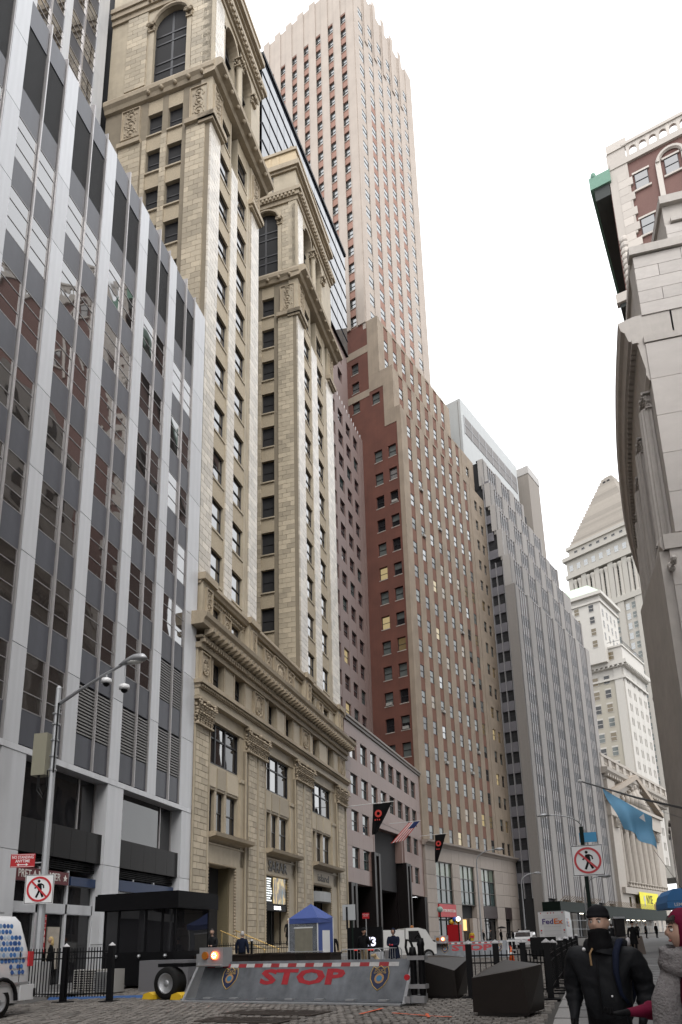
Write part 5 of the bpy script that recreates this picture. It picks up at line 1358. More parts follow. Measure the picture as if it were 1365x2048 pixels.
M_pave = mat('bluestone_paving', (.17, .17, .172), .7, island=.2, noise=.2, nscale=3, dirt=.2, bump=.15, bscale=40)
M_kerb = mat('granite_kerb', (.27, .265, .26), .7, island=.12, noise=.2, nscale=8)
M_pbed = mat('paving_joint', (.10, .10, .10), .9)
ysl = [-200, -60, 0, 40, 100, 160, 240, 450, 700]
sheet('ground', lambda y: -400, lambda y: 400, ysl, -.16, M_asph, n=2)
yr = [-40 + 4 * i for i in range(76)]
road = sheet('road', KL, KR, yr, -.03, M_bed)
sheet('distant_road_surface', KL, KR, [46 + 4 * i for i in range(54)], -.005, mat('distant_setts', (.12, .112, .105), .8, noise=.5, nscale=3.5, dirt=.2, stretch=(1, .6, 1)))
pl = sheet('pavement_left', lambda y: KL(y) - 60, lambda y: KL(y) - .3, yr, .10, M_pbed)
prr = sheet('pavement_right', lambda y: KR(y) + .3, lambda y: KR(y) + 60, yr, .10, M_pbed)
kb = []
for side, K in ((-1, KL), (1, KR)):
    par = pl if side < 0 else prr
    y = -6.0
    while y < 90:
        l = 1.8; x0, x1 = K(y), K(y + l)
        o = put('kerb_stone', unit_mesh('kerb_stone', M_kerb), par, ((x0 + x1) / 2 + side * .15, y + l / 2, gz(y + l / 2) + .02), -math.atan2(x1 - x0, l), (.3, l - .015, .24)); y += l
    sheet('far_kerb', (lambda y: KL(y) - .3) if side < 0 else KR, KL if side < 0 else (lambda y: KR(y) + .3), [90 + 4 * i for i in range(40)], .12, M_kerb)
    mb = MB()
# paving slabs
sl = []
def slab_rows(par, x_of, x_to, y0, y1, w, l):
    y = y0; i = 0
    while y < y1:
        x = x_of(y) + .32; j = 0
        if i % 2: put('paving_slab', unit_mesh('paving_slab', M_pave), par, (x + w * .25, y + l / 2, gz(y + l / 2) + .1), 0, (w * .5 - .012, l - .012, .07)); x += w * .5
        while x < x_to:
            put('paving_slab', unit_mesh('paving_slab', M_pave), par, (x + w / 2, y + l / 2, gz(y + l / 2) + .1), 0, (w - .012, l - .012, .07)); x += w; j += 1
        y += l; i += 1
slab_rows(prr, KR, 7.2, 2.0, 48, 1.5, 1.2)
slab_rows(pl, lambda y: -18.3, -15.6, 13, 40, 1.4, 1.5)
sheet('far_pavement_surface', lambda y: KR(y) + .31, lambda y: KR(y) + 50, [48 + 4 * i for i in range(50)], .135, mat('far_paving', (.165, .165, .165), .75, noise=.3, nscale=1.2, dirt=.2))
sheet('far_left_pavement_surface', lambda y: KL(y) - 50, lambda y: KL(y) - .31, [40 + 4 * i for i in range(50)], .135, MATS['far_paving'])
# granite setts: the nearest ones singly, the rest as one mass
rs = random.Random(12); near = []; far_ = MB()
SWD, SLN = .17, .29
y = 11.0; row = 0
while y < 47:
    x = KL(y) + .35 + (row % 2) * SWD * .5
    while x < KR(y) - .3:
        jx, jy, jz = rs.uniform(-.012, .012), rs.uniform(-.012, .012), rs.uniform(-.012, .012)
        w, l = SWD - .022 + rs.uniform(-.012, .004), SLN - .026 + rs.uniform(-.02, .004)
        near.append((x + SWD / 2 + jx, y + SLN / 2 + jy, gz(y) + .005 + jz, w, l)); x += SWD
    y += SLN; row += 1
near.sort(key=lambda s_: (s_[1] < 13.7, s_[0] ** 2 + s_[1] ** 2 if -8 < s_[0] else 9e9))
sm = MB(); sm.add([(-.5, -.5, -.5), (.5, -.5, -.5), (.5, .5, -.5), (-.5, .5, -.5), (-.44, -.45, .5), (.44, -.45, .5), (.44, .45, .5), (-.44, .45, .5)], [(4, 5, 6, 7), (0, 1, 5, 4), (1, 2, 6, 5), (2, 3, 7, 6), (3, 0, 4, 7)])
sme = sm.mesh('sett', M_sett)
for i, (x, y, z, w, l) in enumerate(near):
    if i < 295: put('sett', sme, road, (x, y, z - .02), 0, (w, l, .06))
    else:
        k = len(far_.v); a, b = w / 2, l / 2; zt = z + .01; zb = z - .05
        far_.v += [(x - a, y - b, zb), (x + a, y - b, zb), (x + a, y + b, zb), (x - a, y + b, zb), (x - a * .88, y - b * .9, zt), (x + a * .88, y - b * .9, zt), (x + a * .88, y + b * .9, zt), (x - a * .88, y + b * .9, zt)]
        far_.f += [(k + 4, k + 5, k + 6, k + 7), (k, k + 1, k + 5, k + 4), (k + 1, k + 2, k + 6, k + 5), (k + 2, k + 3, k + 7, k + 6), (k + 3, k, k + 4, k + 7)]; far_.m += [0] * 5
tag(far_.obj('sett_field', M_sett, road), kind='stuff')
# drain gratings in the road
for gi, (gx, gy, gw, gl_, ga, lab) in enumerate(((-5.75, 16.15, 2.3, 1.0, -.22, 'dark iron drain grating nearest the police barrier'), (-5.9, 14.75, 2.0, .9, -.2, 'dark iron drain grating at the bottom edge of the photo'))):
    g = thing('drain_grating', lab, 'grating', (gx, gy, gz(gy) + .02), ga, 'iron gratings in the road')
    MB().box(-gw / 2, gw / 2, -gl_ / 2, gl_ / 2, -.03, -.01).obj('pit', M_core, g)
    f = MB(); f.box(-gw / 2, gw / 2, -gl_ / 2, -gl_ / 2 + .06, -.02, .015); f.box(-gw / 2, gw / 2, gl_ / 2 - .06, gl_ / 2, -.02, .015); f.box(-gw / 2, -gw / 2 + .06, -gl_ / 2 + .06, gl_ / 2 - .06, -.02, .015); f.box(gw / 2 - .06, gw / 2, -gl_ / 2 + .06, gl_ / 2 - .06, -.02, .015); f.obj('frame', mat('rusty_iron', (.05, .04, .034), .7, noise=.3, nscale=9), g)
    bm_ = MB().box(-.018, .018, -gl_ / 2 + .06, gl_ / 2 - .06, -.015, .01).mesh('bar', MATS['rusty_iron'])
    n_ = int(gw / .09)
    for i in range(1, n_): put('bar', bm_, g, (-gw / 2 + i * gw / n_, 0, 0))
# orange survey paint on the setts
M_opaint = mat('orange_paint', (.62, .12, .05), .7, noise=.4, nscale=14)
for i, (x0, y0, x1, y1, w, lab) in enumerate(((-3.72, 15.6, -3.5, 16.9, .05, 'short orange paint stroke right of the gratings'), (-3.1, 15.9, -2.3, 15.3, .05, 'long orange paint stroke before the left bronze block'), (-2.3, 15.3, -1.75, 15.05, .045, 'orange paint stroke between the two bronze blocks'), (-2.35, 15.75, -2.2, 15.0, .04, 'orange cross stroke before the left bronze block'), (-2.6, 19.6, -2.0, 20.9, .04, 'faint orange stroke beyond the left bronze block'))):
    a = math.atan2(y1 - y0, x1 - x0); l = math.hypot(x1 - x0, y1 - y0)
    mb = MB(); k = 9; rr = random.Random(i)
    for s_ in (-1, 1):
        for j in range(k): mb.v.append((l * j / (k - 1), s_ * w * rr.uniform(.4, 1.1), 0))
    for j in range(k - 1): mb.f.append((j, j + 1, k + j + 1, k + j)); mb.m.append(0)
    o = mb.obj('paint_mark', M_opaint, None, (x0, y0, gz((y0 + y1) / 2) + .034)); o.rotation_euler = (math.atan(SLOPE) * math.cos(a), 0, a)
    tag(o, lab, 'paint mark', 'orange survey marks on the road')
# ================================================================ street furniture and vehicles
M_galv = mat('galvanised_steel', (.36, .37, .385), .45, .5, noise=.12, nscale=6, streak=.1)
M_steelp = mat('grey_steel_plate', (.17, .185, .205), .5, .2, noise=.55, nscale=3.2, streak=.5, dirt=.5, bump=.15, bscale=8)
M_rubber = mat('tyre_rubber', (.009, .009, .009), .75, spec=.2)
M_yel = mat('yellow_paint', (.62, .40, .02), .55, noise=.1)
M_green = mat('dark_green_paint', (.005, .012, .009), .6, spec=.15)
M_bronze = mat('dark_bronze_cast', (.022, .018, .016), .42, .45, noise=.25, nscale=6)
M_sgnw = mat('sign_white', (.74, .75, .76), .4); M_sgnr = mat('sign_ring_red', (.50, .02, .03), .4)
M_lampglass = mat('lamp_lens', (.6, .6, .58), .3)
def up(o, x, y, dz=0.0): o.location = (x, y, gz(y) + dz); return o
def ring_mesh(r0, r1, y0, y1, n=40):
    mb = MB()
    for i in range(n):
        a, b = 2 * math.pi * i / n, 2 * math.pi * (i + 1) / n
        P = lambda r, t, y: (r * math.cos(t), y, r * math.sin(t))
        mb.add([P(r0, a, y0), P(r0, b, y0), P(r1, b, y0), P(r1, a, y0), P(r0, a, y1), P(r0, b, y1), P(r1, b, y1), P(r1, a, y1)], [(0, 1, 2, 3), (7, 6, 5, 4), (2, 6, 7, 3), (0, 4, 5, 1)])
    return mb
def no_ped_sign(name, label, x, y, z, w, h, rotz):
    s = thing(name, label, 'sign', (x, y, z), rotz, 'no pedestrian signs')
    MB().box(-w / 2, w / 2, 0, .02, -h / 2, h / 2).obj('plate', M_sgnw, s)
    t = .014 * w / .75
    for a in ((-w / 2 + .015, w / 2 - .015, h / 2 - .03, h / 2 - .03 + t), (-w / 2 + .015, w / 2 - .015, -h / 2 + .02, -h / 2 + .02 + t)): MB().box(a[0], a[1], -.004, 0, a[2], a[3]).obj('border', M_black, s)
    for a in (-w / 2 + .015, w / 2 - .015 - t): MB().box(a, a + t, -.004, 0, -h / 2 + .02, h / 2 - .03).obj('border', M_black, s)
    r = min(w, h) * .43
    p = MB(); k = r / .33
    def limb(pts, wd): 
        for (a, b), (c, d) in zip(pts, pts[1:]):
            dx, dz = c - a, d - b; l = math.hypot(dx, dz); nx, nz = -dz / l * wd, dx / l * wd
            p.add([((a + nx) * k, -.006, (b + nz) * k), ((c + nx) * k, -.006, (d + nz) * k), ((c - nx) * k, -.006, (d - nz) * k), ((a - nx) * k, -.006, (b - nz) * k)], [(3, 2, 1, 0)])
    p.lathe([(.038 * k, -.006), (.038 * k, -.005)], (-.015 * k, 0, .205 * k), 16, ax=1)
    limb([(.0, .15), (.02, -.02)], .055); limb([(.02, 0), (-.02, -.11), (-.07, -.22)], .028); limb([(.03, 0), (.06, -.1), (.11, -.21)], .028)
    limb([(-.01, .13), (-.08, .05), (-.12, .02)], .018); limb([(.04, .14), (.11, .1), (.12, .02)], .018)
    p.obj('walking_figure', M_black, s)
    ring_mesh(r * .84, r, -.012, -.004).obj('prohibition_ring', M_sgnr, s)
    b = MB().box(-r * .9, r * .9, -.014, -.008, -r * .075, r * .075); b.xf(Matrix.Rotation(R(45), 4, 'Y')); b.obj('prohibition_bar', M_sgnr, s)
    MB().box(-.02, .02, .02, .09, -h * .3, h * .3).obj('bracket', M_galv, s)
    return s
def face_cam(x, y): return math.atan2(-x, y) * 1.0
# ---- lamp post with dome cameras, left
px_, py_ = -16.22, 21.85; g0 = gz(py_) + .13
LP = thing('street_lamp', 'grey octagonal lamp post with dome cameras and a long arm', 'street lamp', (px_, py_, g0), 0, 'street lamps')
MB().lathe([(.15, 0), (.14, 1), (.115, 6), (.095, 10.55), (.10, 10.6), (.05, 10.7)], n=8).obj('post', M_galv, LP)
MB().box(-.33, .33, -.28, .28, 0, .95).obj('base_box', mat('concrete_grey', (.30, .30, .30), .8, noise=.15), LP)
arm = MB(); arm.tube([(.05, 0, 10.0), (1.0, -.2, 10.35), (2.2, -.45, 10.75), (2.9, -.6, 10.93)], [.07, .06, .05, .045], 8); arm.obj('arm', M_galv, LP)
hd = MB(); hd.tube([(2.8, -.58, 10.92), (3.1, -.64, 10.98), (3.5, -.73, 11.03), (3.85, -.8, 11.02), (4.0, -.84, 10.98)], [.05, .13, .19, .16, .04], 10); hd.v = [(a, b, c if c > 10.97 else 10.97 - (10.97 - c) * .45) for a, b, c in hd.v]
lh = hd.obj('lamp_head', M_galv, LP, None, True); ln = MB(); ln.ball((3.5, -.73, 10.93), .2, 10, 6, 1.5, .8, .35); ln.obj('lens', M_lampglass, lh, None, True)
for cxx, cyy, cz in ((2.25, -.46, 10.75), (3.1, -.66, 10.35)):
    cm = MB(); cm.tube([(cxx, cyy, cz + (.05 if cxx < 3 else .55)), (cxx, cyy, cz - .2)], .025, 6); c_ = cm.obj('camera_drop', M_galv, LP)
    MB().lathe([(.06, .1), (.17, .05), (.19, -.1), (.14, -.12)], (cxx, cyy, cz - .25), 12).obj('camera_housing', M_sgnw, c_, None, True); MB().ball((cxx, cyy, cz - .38), .12, 10, 6, 1, 1, .9).obj('camera_dome', M_black, c_, None, True)
MB().box(-.75, -.2, -.18, .22, 7.35, 8.9).obj('equipment_cabinet', mat('khaki_cabinet', (.26, .25, .19), .6), LP)
cbm = MB(); cbm.tube([(-.45, -.1, 7.35), (-.43, -.1, 6.9), (-.25, -.1, 6.6), (-.1, -.12, 6.9), (-.1, -.14, 7.5)], .022, 6); cbm.tube([(-.5, -.1, 7.35), (-.5, -.1, 6.8), (-.25, -.1, 6.5), (-.12, -.12, 6.8)], .022, 6); cbm.tube([(.12, -.12, 7.4), (.13, -.13, 8.6), (.11, -.1, 10.0)], .03, 6); cbm.obj('cable', M_black, LP)
for z in (7.5, 8.0, 8.6, 9.2, 9.6): MB().lathe([(.15, 0), (.15, .05)], (0, 0, z), 10).obj('strap', M_galv, LP)
rz = math.atan2(px_, -py_) + math.pi
rzl = -.15
no_ped_sign('pedestrian_sign', 'square no pedestrians sign on the left lamp post', px_ + .02, py_ - .24, 3.72, .98, .98, R(14))
ns_ = thing('parking_sign', 'small red parking sign high on the left lamp post', 'sign', (px_ - .72, py_ - .24, 4.72), R(14))
MB().box(-.42, .42, 0, .02, -.23, .23).obj('plate', M_red, ns_)
for a in ((-.40, .40, .2, .212), (-.40, .40, -.212, -.2)): MB().box(a[0], a[1], -.004, 0, a[2], a[3]).obj('border', M_sgnw, ns_)
put_text('NO STANDING', .14, M_sgnw, ns_, (0, -.005, .11), (R(90), 0, 0), .002, .002, width=.74); put_text('ANYTIME', .14, M_sgnw, ns_, (0, -.005, -.02), (R(90), 0, 0), .002, .002, width=.5)
ar = MB(); ar.prism([(-.2, -.14), (-.12, -.09), (-.12, -.125), (.12, -.125), (.12, -.09), (.2, -.14), (.12, -.19), (.12, -.155), (-.12, -.155), (-.12, -.19)], 1, -.005, -.002); ar.obj('arrow', M_sgnw, ns_)
MB().box(.3, .8, .02, .05, -.1, -.06).obj('bracket', M_galv, ns_)
# ---- prohibition sign on green post, right
PX, PY = 1.72, 25.0
gp = thing('sign_post', 'dark green steel post carrying the right no pedestrians sign', 'post', (PX, PY, gz(PY) + .13), 0)
MB().box(-.06, .06, -.05, .05, 0, 4.75).obj('post', M_green, gp); MB().lathe([(.13, 0), (.11, .25), (.07, .4)], n=10).obj('foot', M_green, gp)
no_ped_sign('pedestrian_sign', 'square no pedestrians sign on the green post at right', PX + .09, PY - .12, 4.06, .99, 1.0, R(-4))
bb = MB().box(-.27, .27, -.02, .02, -.16, .16).obj('street_banner', mat('sky_blue_banner', (.05, .30, .55), .5), None, (PX + .19, PY + .05, 4.83)); tag(bb, 'small plain sky blue plate above the right no pedestrians sign', 'plate')
# ---- cobra head lamps
def cobra(label, x, y, h, reach, ang, base=.13, double=False):
    o = thing('street_lamp', label, 'street lamp', (x, y, gz(y) + base), ang, 'street lamps')
    MB().lathe([(.13, 0), (.12, .6), (.09, .7), (.065, h)], n=10).obj('post', M_galv, o)
    pts = [(0, 0, h - .02)] + [(reach * (1 - math.cos(t)), 0, h + 1.15 * math.sin(t)) for t in [i * math.pi / 14 for i in range(1, 8)]]
    MB().tube(pts, .045, 8).obj('arm', M_galv, o)
    e = pts[-1]; hd = MB(); hd.tube([(e[0] - .05, 0, e[2]), (e[0] + .25, 0, e[2] + .03), (e[0] + .65, 0, e[2]), (e[0] + .95, 0, e[2] - .06)], [.05, .14, .17, .03], 10); hd.v = [(a, b, c if c > e[2] - .02 else e[2] - .02 - (e[2] - .02 - c) * .5) for a, b, c in hd.v]
    l_ = hd.obj('lamp_head', M_galv, o, None, True); MB().ball((e[0] + .5, 0, e[2] - .07), .15, 10, 6, 1.8, .8, .5).obj('lens', M_lampglass, l_, None, True)
    return o
cobra('tall street lamp before the brick tower, head bent to the right', -5.3, 75, 8.3, 1.9, 0)
c2 = cobra('street lamp with head to the left beside the right sign', 4.2, 60, 9.2, 2.4, R(180))
cobra('low street lamp with head to the right beside the right sign', 3.9, 60.6, 4.2, 1.2, R(-10))
cobra('short street lamp in front of the grey stepped tower', -1.3, 92, 7.0, 1.6, R(15))

# ---- police wedge barriers
def barrier(label, x, y, rot, W, lights=True):
    b = thing('wedge_barrier', label, 'barrier', (x, y, gz(y)), rot, 'police wedge barriers')
    hh = 1.02
    MB().box(0, W, -.05, 1.5, .01, .07).obj('base_plate', M_steelp, b)
    MB().box(-.1, W + .1, -.32, -.05, .0, .035).obj('ramp_lip', M_galv, b)
    pl_ = MB(); pl_.prism([(.12, .07), (.17, .07), (.62, hh), (.72, hh), (.72, hh - .05), (.66, hh - .06), (.20, .05)], 0, .35, W - .02); f_ = pl_.obj('wedge_plate', M_steelp, b)
    sl_ = math.atan2(hh - .07, .45)
    # striped band along the top of the plate
    n_ = 22
    for i in range(n_):
        s0 = .45 + (W - .75) * i / n_; s1 = .45 + (W - .75) * (i + 1) / n_
        k0, k1 = .86, .955
        yy = lambda z: .17 + (z - .07) / (hh - .07) * .45 - .006
        q = MB().add([(s0, yy(k0), k0), (s1, yy(k0), k0), (s1, yy(k1), k1), (s0, yy(k1), k1)], [(0, 1, 2, 3)]); q.obj('stripe', mat('worn_red_tape', (.26, .02, .025), .6, noise=.5, nscale=7) if i % 2 == 0 else mat('worn_white_tape', (.42, .42, .42), .6, noise=.5, nscale=7), f_)
    yy = lambda z: .12 + (z - .07) / (hh - .07) * .5
    tx = put_text('STOP', .55, mat('stop_red', (.30, .014, .022), .6, noise=.6, nscale=5), f_, (W * .545, .414, .60), (sl_, 0, 0), .001, .024, 'lettering', width=2.6)
    def emblem(ex):
        e = MB(); pts = [(-.2, .27), (-.1, .22), (0, .29), (.1, .22), (.2, .27), (.25, .12), (.24, -.05), (.14, -.22), (0, -.33), (-.14, -.22), (-.24, -.05), (-.25, .12)]
        e.prism(pts, 2, 0, .004); o = e.obj('emblem', mat('emblem_navy', (.012, .02, .06), .5), f_, (ex, .415, .60)); o.rotation_euler = (sl_, 0, 0)
        M_gold = mat('emblem_gold', (.42, .28, .08), .45)
        for p, q in zip(pts, pts[1:] + pts[:1]): 
            t_ = MB().tube([(p[0], p[1], .006), (q[0], q[1], .006)], .012, 4); t_.obj('emblem_border', M_gold, o)
        g_ = MB(); g_.lathe([(.13, .005), (.13, .008)], (0, -.03, 0), 18); g_.obj('emblem_disc', mat('emblem_tan', (.34, .20, .09), .5), o)
        g_ = MB(); g_.lathe([(.08, .009), (.08, .011)], (0, -.03, 0), 14); g_.obj('emblem_field', mat('emblem_blue', (.05, .16, .28), .5), o)
        put_text('POLICE', .1, M_gold, o, (0, .17, .007), (0, 0, 0), .002, width=.3); put_text('CITY OF NEW YORK', .06, M_gold, o, (0, .11, .007), (0, 0, 0), .002, width=.34)
    emblem(W * .20); emblem(W * .885)
    for i in range(7): MB().box(.9 + i * (W - 1.4) / 6 - .12, .9 + i * (W - 1.4) / 6 + .12, -.02, .12, .07, .11).obj('hinge', M_galv, f_)
    # left cheek and light box
    ck = MB(); ck.prism([(-.15, .0), (1.3, .0), (1.1, 1.02), (.55, 1.02)], 0, .12, .2); ck.obj('cheek_plate', M_galv, b)
    ck = MB(); ck.prism([(-.05, .0), (1.3, .0), (1.1, 1.0), (.6, 1.0)], 0, W + .02, W + .1); ck.obj('cheek_plate', M_galv, b)
    lb = MB(); lb.prism([(.2, .9), (.16, .94), (.3, .95), (.3, 1.42), (.7, 1.42), (.7, .95), (.75, .9)], 0, .35, 1.2); lb = lb.obj('light_box', M_galv, b)
    rg_ = MB().lathe([(.1, 0), (.1, .03), (.06, .04)], (0, 0, 0), 16, ax=1)
    a1 = MB().lathe([(.11, -.03), (.11, .02)], (.58, .28, 1.2), 16, ax=1).obj('amber_lamp', mat('amber_off', (.35, .12, .01), .3), lb)
    a2 = MB().lathe([(.11, -.03), (.11, .02)], (.92, .28, 1.2), 16, ax=1).obj('red_lamp', mat('red_lit', (.6, .05, .02), .3, emit=(1, .12, .03), estr=3.0), lb)
    for i in range(7):
        t_ = i * math.pi / 3.5; MB().ball((.92 + .06 * math.cos(t_), .245, 1.2 + .06 * math.sin(t_)), .02, 6, 4).obj('lamp_diode', mat('red_diode', (.9, .4, .2), .3, emit=(1, .55, .25), estr=9.0), lb)
    # right hydraulic post group
    for dx, h_ in ((.2, 1.3), (.42, 1.5)):
        MB().lathe([(.06, .1), (.08, .3), (.08, h_ - .2), (.095, h_ - .15), (.07, h_)], (W + dx, .3, 0), 12).obj('hydraulic_ram', M_black, b, None, True)
        for z in (.35, 1.0): MB().box(W + dx - .11, W + dx + .11, .2, .42, z, z + .1).obj('clamp', M_galv, b)
    MB().box(W + .1, W + .6, -.05, .08, .05, .2).obj('outrigger', M_galv, b); MB().box(W + .15, W + .28, -.15, .9, .05, .2).obj('outrigger', M_galv, b)
    MB().lathe([(.07, -.04), (.07, .0)], (W + .2, -.06, .62), 12, ax=1).obj('tail_lamp', M_sgnr, b)
    hs_ = MB(); hs_.tube([(W + .2, .35, 1.25), (W + .15, .3, 1.45), (W + .05, .3, 1.47), (W + .0, .35, 1.3), (W + .06, .4, 1.0)], .03, 6); hs_.tube([(W + .42, .35, 1.45), (W + .36, .3, 1.58), (W + .28, .3, 1.5)], .03, 6); hs_.obj('hose', M_black, b)
    MB().box(.2, .5, 1.0, 1.5, .45, .75).obj('tow_frame', M_galv, b); MB().box(-.55, .2, .95, 1.05, .45, .58).obj('tow_frame', M_galv, b); MB().box(-.1, .12, .7, .95, .5, 1.25).obj('tow_frame', M_galv, b)
    return b
def wheel(name, parent, x, y, z, r, w, ax, rim=None):
    s = MB(); s.lathe([(r * .62, -w / 2), (r * .93, -w / 2), (r, -w * .3), (r, w * .3), (r * .93, w / 2), (r * .62, w / 2)], (0, 0, 0), 28, ax=ax, cap=False); o = s.obj(name, M_rubber, parent, (x, y, z), True)
    q = MB(); q.lathe([(r * .6, -w * .4), (r * .62, -w * .5), (r * .55, -w * .42), (r * .4, -w * .2), (r * .22, -w * .18), (r * .2, -w * .42), (.02, -w * .44)], (0, 0, 0), 24, ax=ax); q.obj('rim', rim or M_galv, o, None, True)
    for i in range(8):
        a = i * math.pi / 4; p = (r * .3 * math.cos(a), -w * .22, r * .3 * math.sin(a)) if ax == 1 else (-w * .22, r * .3 * math.cos(a), r * .3 * math.sin(a))
        MB().ball(p, r * .05, 6, 4).obj('wheel_nut', M_black, o)
    return o
b1 = barrier('grey steel STOP wedge barrier in the foreground with amber and red lamps', -9.72, 19.42, math.atan2(-1.79, 6.63), 6.75)
wheel('wheel', b1, -.75, .35, .46, .46, .42, 1); MB().box(-1.2, -.25, .3, 1.0, .9, 1.0).obj('mudguard', M_black, b1)
for dx, lab in ((-1.35, 'yellow wheel chock left of the barrier trailer wheel'), (-.28, 'yellow wheel chock right of the barrier trailer wheel')):
    q = b1.matrix_basis @ Vector((dx, .25, 0)) if False else Matrix.Translation(b1.location) @ Matrix.Rotation(b1.rotation_euler.z, 4, 'Z') @ Vector((dx, .3, 0))
    m_ = MB(); m_.prism([(-.22, 0), (.22, 0), (.2, .12), (.02, .2), (-.18, .14)], 1, -.14, .14)
    o = m_.obj('wheel_chock', M_yel, None, (q.x, q.y - .1, gz(q.y) + .02)); o.rotation_euler = (0, 0, b1.rotation_euler.z); tag(o, lab, 'wheel chock', 'yellow wheel chocks')
b2 = barrier('far STOP wedge barrier across the street beside the traffic cone', -6.9, 48.6, R(-3), 5.0)
# ---- bronze faceted blocks
def bronze(label, x, y, rot, V, F):
    mb = MB(); mb.add(V, F); mb.box(-.5, .5, -.42, .42, -.02, .06)
    o = mb.obj('bronze_block', M_bronze, None, (x, y, gz(y) + .03)); o.rotation_euler = (0, 0, rot); return tag(o, label, 'bollard', 'faceted bronze security blocks')
VB = [(-.58, -.45, .05), (.55, -.62, .05), (.7, .35, .05), (-.5, .5, .05), (-.56, -.5, .70), (.45, -.62, .86), (.72, .36, .92), (-.05, .5, 1.02), (-.5, .5, .82)]
FB = [(0, 1, 5, 4), (1, 2, 6), (1, 6, 5), (2, 3, 8, 7), (2, 7, 6), (3, 0, 4, 8), (4, 5, 6, 7), (4, 7, 8), (3, 2, 1, 0)]
bronze('dark faceted bronze block in the foreground, nearest the walking man', -.72, 15.75, R(-8), VB, FB)
VB2 = [(-.65, -.45, .05), (.55, -.55, .05), (.6, .45, .05), (-.6, .5, .05), (-.66, -.48, 1.0), (.52, -.58, .66), (.72, .45, .95), (.0, .5, 1.02), (-.6, .5, 1.02)]
bronze('dark faceted bronze block behind, beside the foreground barrier', -2.55, 19.75, R(-6), VB2, FB)
# ---- black steel fences
def fence_panel(parent, a, b, n, h=1.05, z0=.15):
    (x0, y0), (x1, y1) = a, b; l = math.hypot(x1 - x0, y1 - y0); rot = math.atan2(y1 - y0, x1 - x0); zz = lambda t: gz(y0 + (y1 - y0) * t)
    for z in (z0 + .08, h - .2, h - .02):
        mb = MB().tube([(x0, y0, zz(0) + z), (x1, y1, zz(1) + z)], .018, 4); mb.obj('rail', M_black, parent)
    bm_ = MB().box(-.011, .011, -.011, .011, 0, h + .1 - z0).mesh('bar', M_black)
    for i in range(1, n): t = i / n; put('bar', bm_, parent, (x0 + (x1 - x0) * t, y0 + (y1 - y0) * t, zz(t) + z0), rot)
def fence_post(parent, x, y, h=1.32, w=.075):
    z = gz(y); MB().box(x - w, x + w, y - w, y + w, z, z + h).obj('post', M_black, parent); MB().lathe([(w * 1.5, 0), (w * 1.5, .02), (w * .9, .05), (.005, .10)], (x, y, z + h), 4).obj('post_cap', mat('pale_post_cap', (.45, .45, .46), .5), parent)
    MB().box(x - .22, x + .22, y - .22, y + .22, z + .0, z + .035).obj('foot_plate', M_black, parent)
fr_ = thing('steel_fence', 'black steel picket fence with square posts leading to the right kerb', 'fence')
pts = [(-1.74, 19.5), (-1.06, 19.65), (-.38, 19.6), (.2, 18.95)]
for p in pts: fence_post(fr_, *p)
for (a, b), n_ in zip(zip(pts, pts[1:]), (5, 5, 7)): fence_panel(fr_, a, b, n_)
pts2 = [(.2, 18.95), (.42, 22.4), (.72, 26.4), (1.05, 30.4), (1.45, 35.4), (1.95, 40.4)]
for p in pts2[1:]: fence_post(fr_, *p, h=1.25)
for a, b in zip(pts2, pts2[1:]): fence_panel(fr_, a, b, 26)
for (a, b) in zip(pts2, pts2[1:]):
    for t in (.25, .5, .75):
        x, y = a[0] + (b[0] - a[0]) * t, a[1] + (b[1] - a[1]) * t; MB().box(x, x + .55, y - .03, y + .03, gz(y) + .05, gz(y) + .09).obj('foot_bar', M_black, fr_)
fl_ = thing('steel_fence', 'black steel picket fence panels at left beside the white van', 'fence')
ptl = [(-15.2, 19.6), (-13.35, 19.25), (-11.95, 19.4)]
for p in ptl[1:]: fence_post(fl_, *p, h=1.55)
for (a, b) in zip(ptl, ptl[1:]): fence_panel(fl_, a, b, 16, h=1.42)
fk = thing('low_railing', 'low black railing with globes in front of the limestone building', 'railing')
for a, b in (((-15.6, 33.0), (-13.2, 33.5)), ((-13.2, 33.5), (-10.9, 34.2))): fence_panel(fk, a, b, 22, h=1.35); fence_post(fk, b[0], b[1], 1.5, .05)
# ---- guard booth
bx, by = -13.9, 25.6
bo = thing('guard_booth', 'black guard booth with dark windows and a flat overhanging roof', 'booth', (bx, by, gz(by)), R(-6))
W_, D_ = 3.1, 2.3
MB().box(-W_ / 2, W_ / 2, -D_ / 2, D_ / 2, .1, 1.25).obj('lower_wall', M_black, bo)
MB().box(-W_ / 2 - .25, W_ / 2 + .25, -D_ / 2 - .25, D_ / 2 + .25, 2.75, 3.3).obj('roof', M_black, bo); MB().box(-W_ / 2 - .2, W_ / 2 + .2, -D_ / 2 - .2, D_ / 2 + .2, 3.3, 3.36).obj('roof_cap', M_black, bo)
for x in (-W_ / 2, -W_ / 2 + .62, .25, .95, W_ / 2 - .08):
    MB().box(x, x + .08, -D_ / 2, -D_ / 2 + .08, 1.25, 2.75).obj('mullion', M_black, bo)
xs = [-W_ / 2, -W_ / 2 + .62, .25, .95, W_ / 2 - .08]
for a, b in zip(xs, xs[1:]): MB().box(a + .08, b, -D_ / 2 + .03, -D_ / 2 + .05, 1.25, 2.75).obj('pane', M_glassD, bo)
for x in (-W_ / 2 + .02, W_ / 2 - .04): MB().box(x, x + .02, -D_ / 2 + .1, D_ / 2, 1.25, 2.75).obj('pane', M_glassD, bo)
MB().box(-W_ / 2, W_ / 2, D_ / 2 - .05, D_ / 2, 1.25, 2.75).obj('rear_wall', M_black, bo)
for x in (-.9, .1, 1.2): MB().lathe([(.03, 0), (.07, .05), (.05, .12)], (x, -D_ / 2 - .06, 1.05), 8).obj('bracket', M_galv, bo)
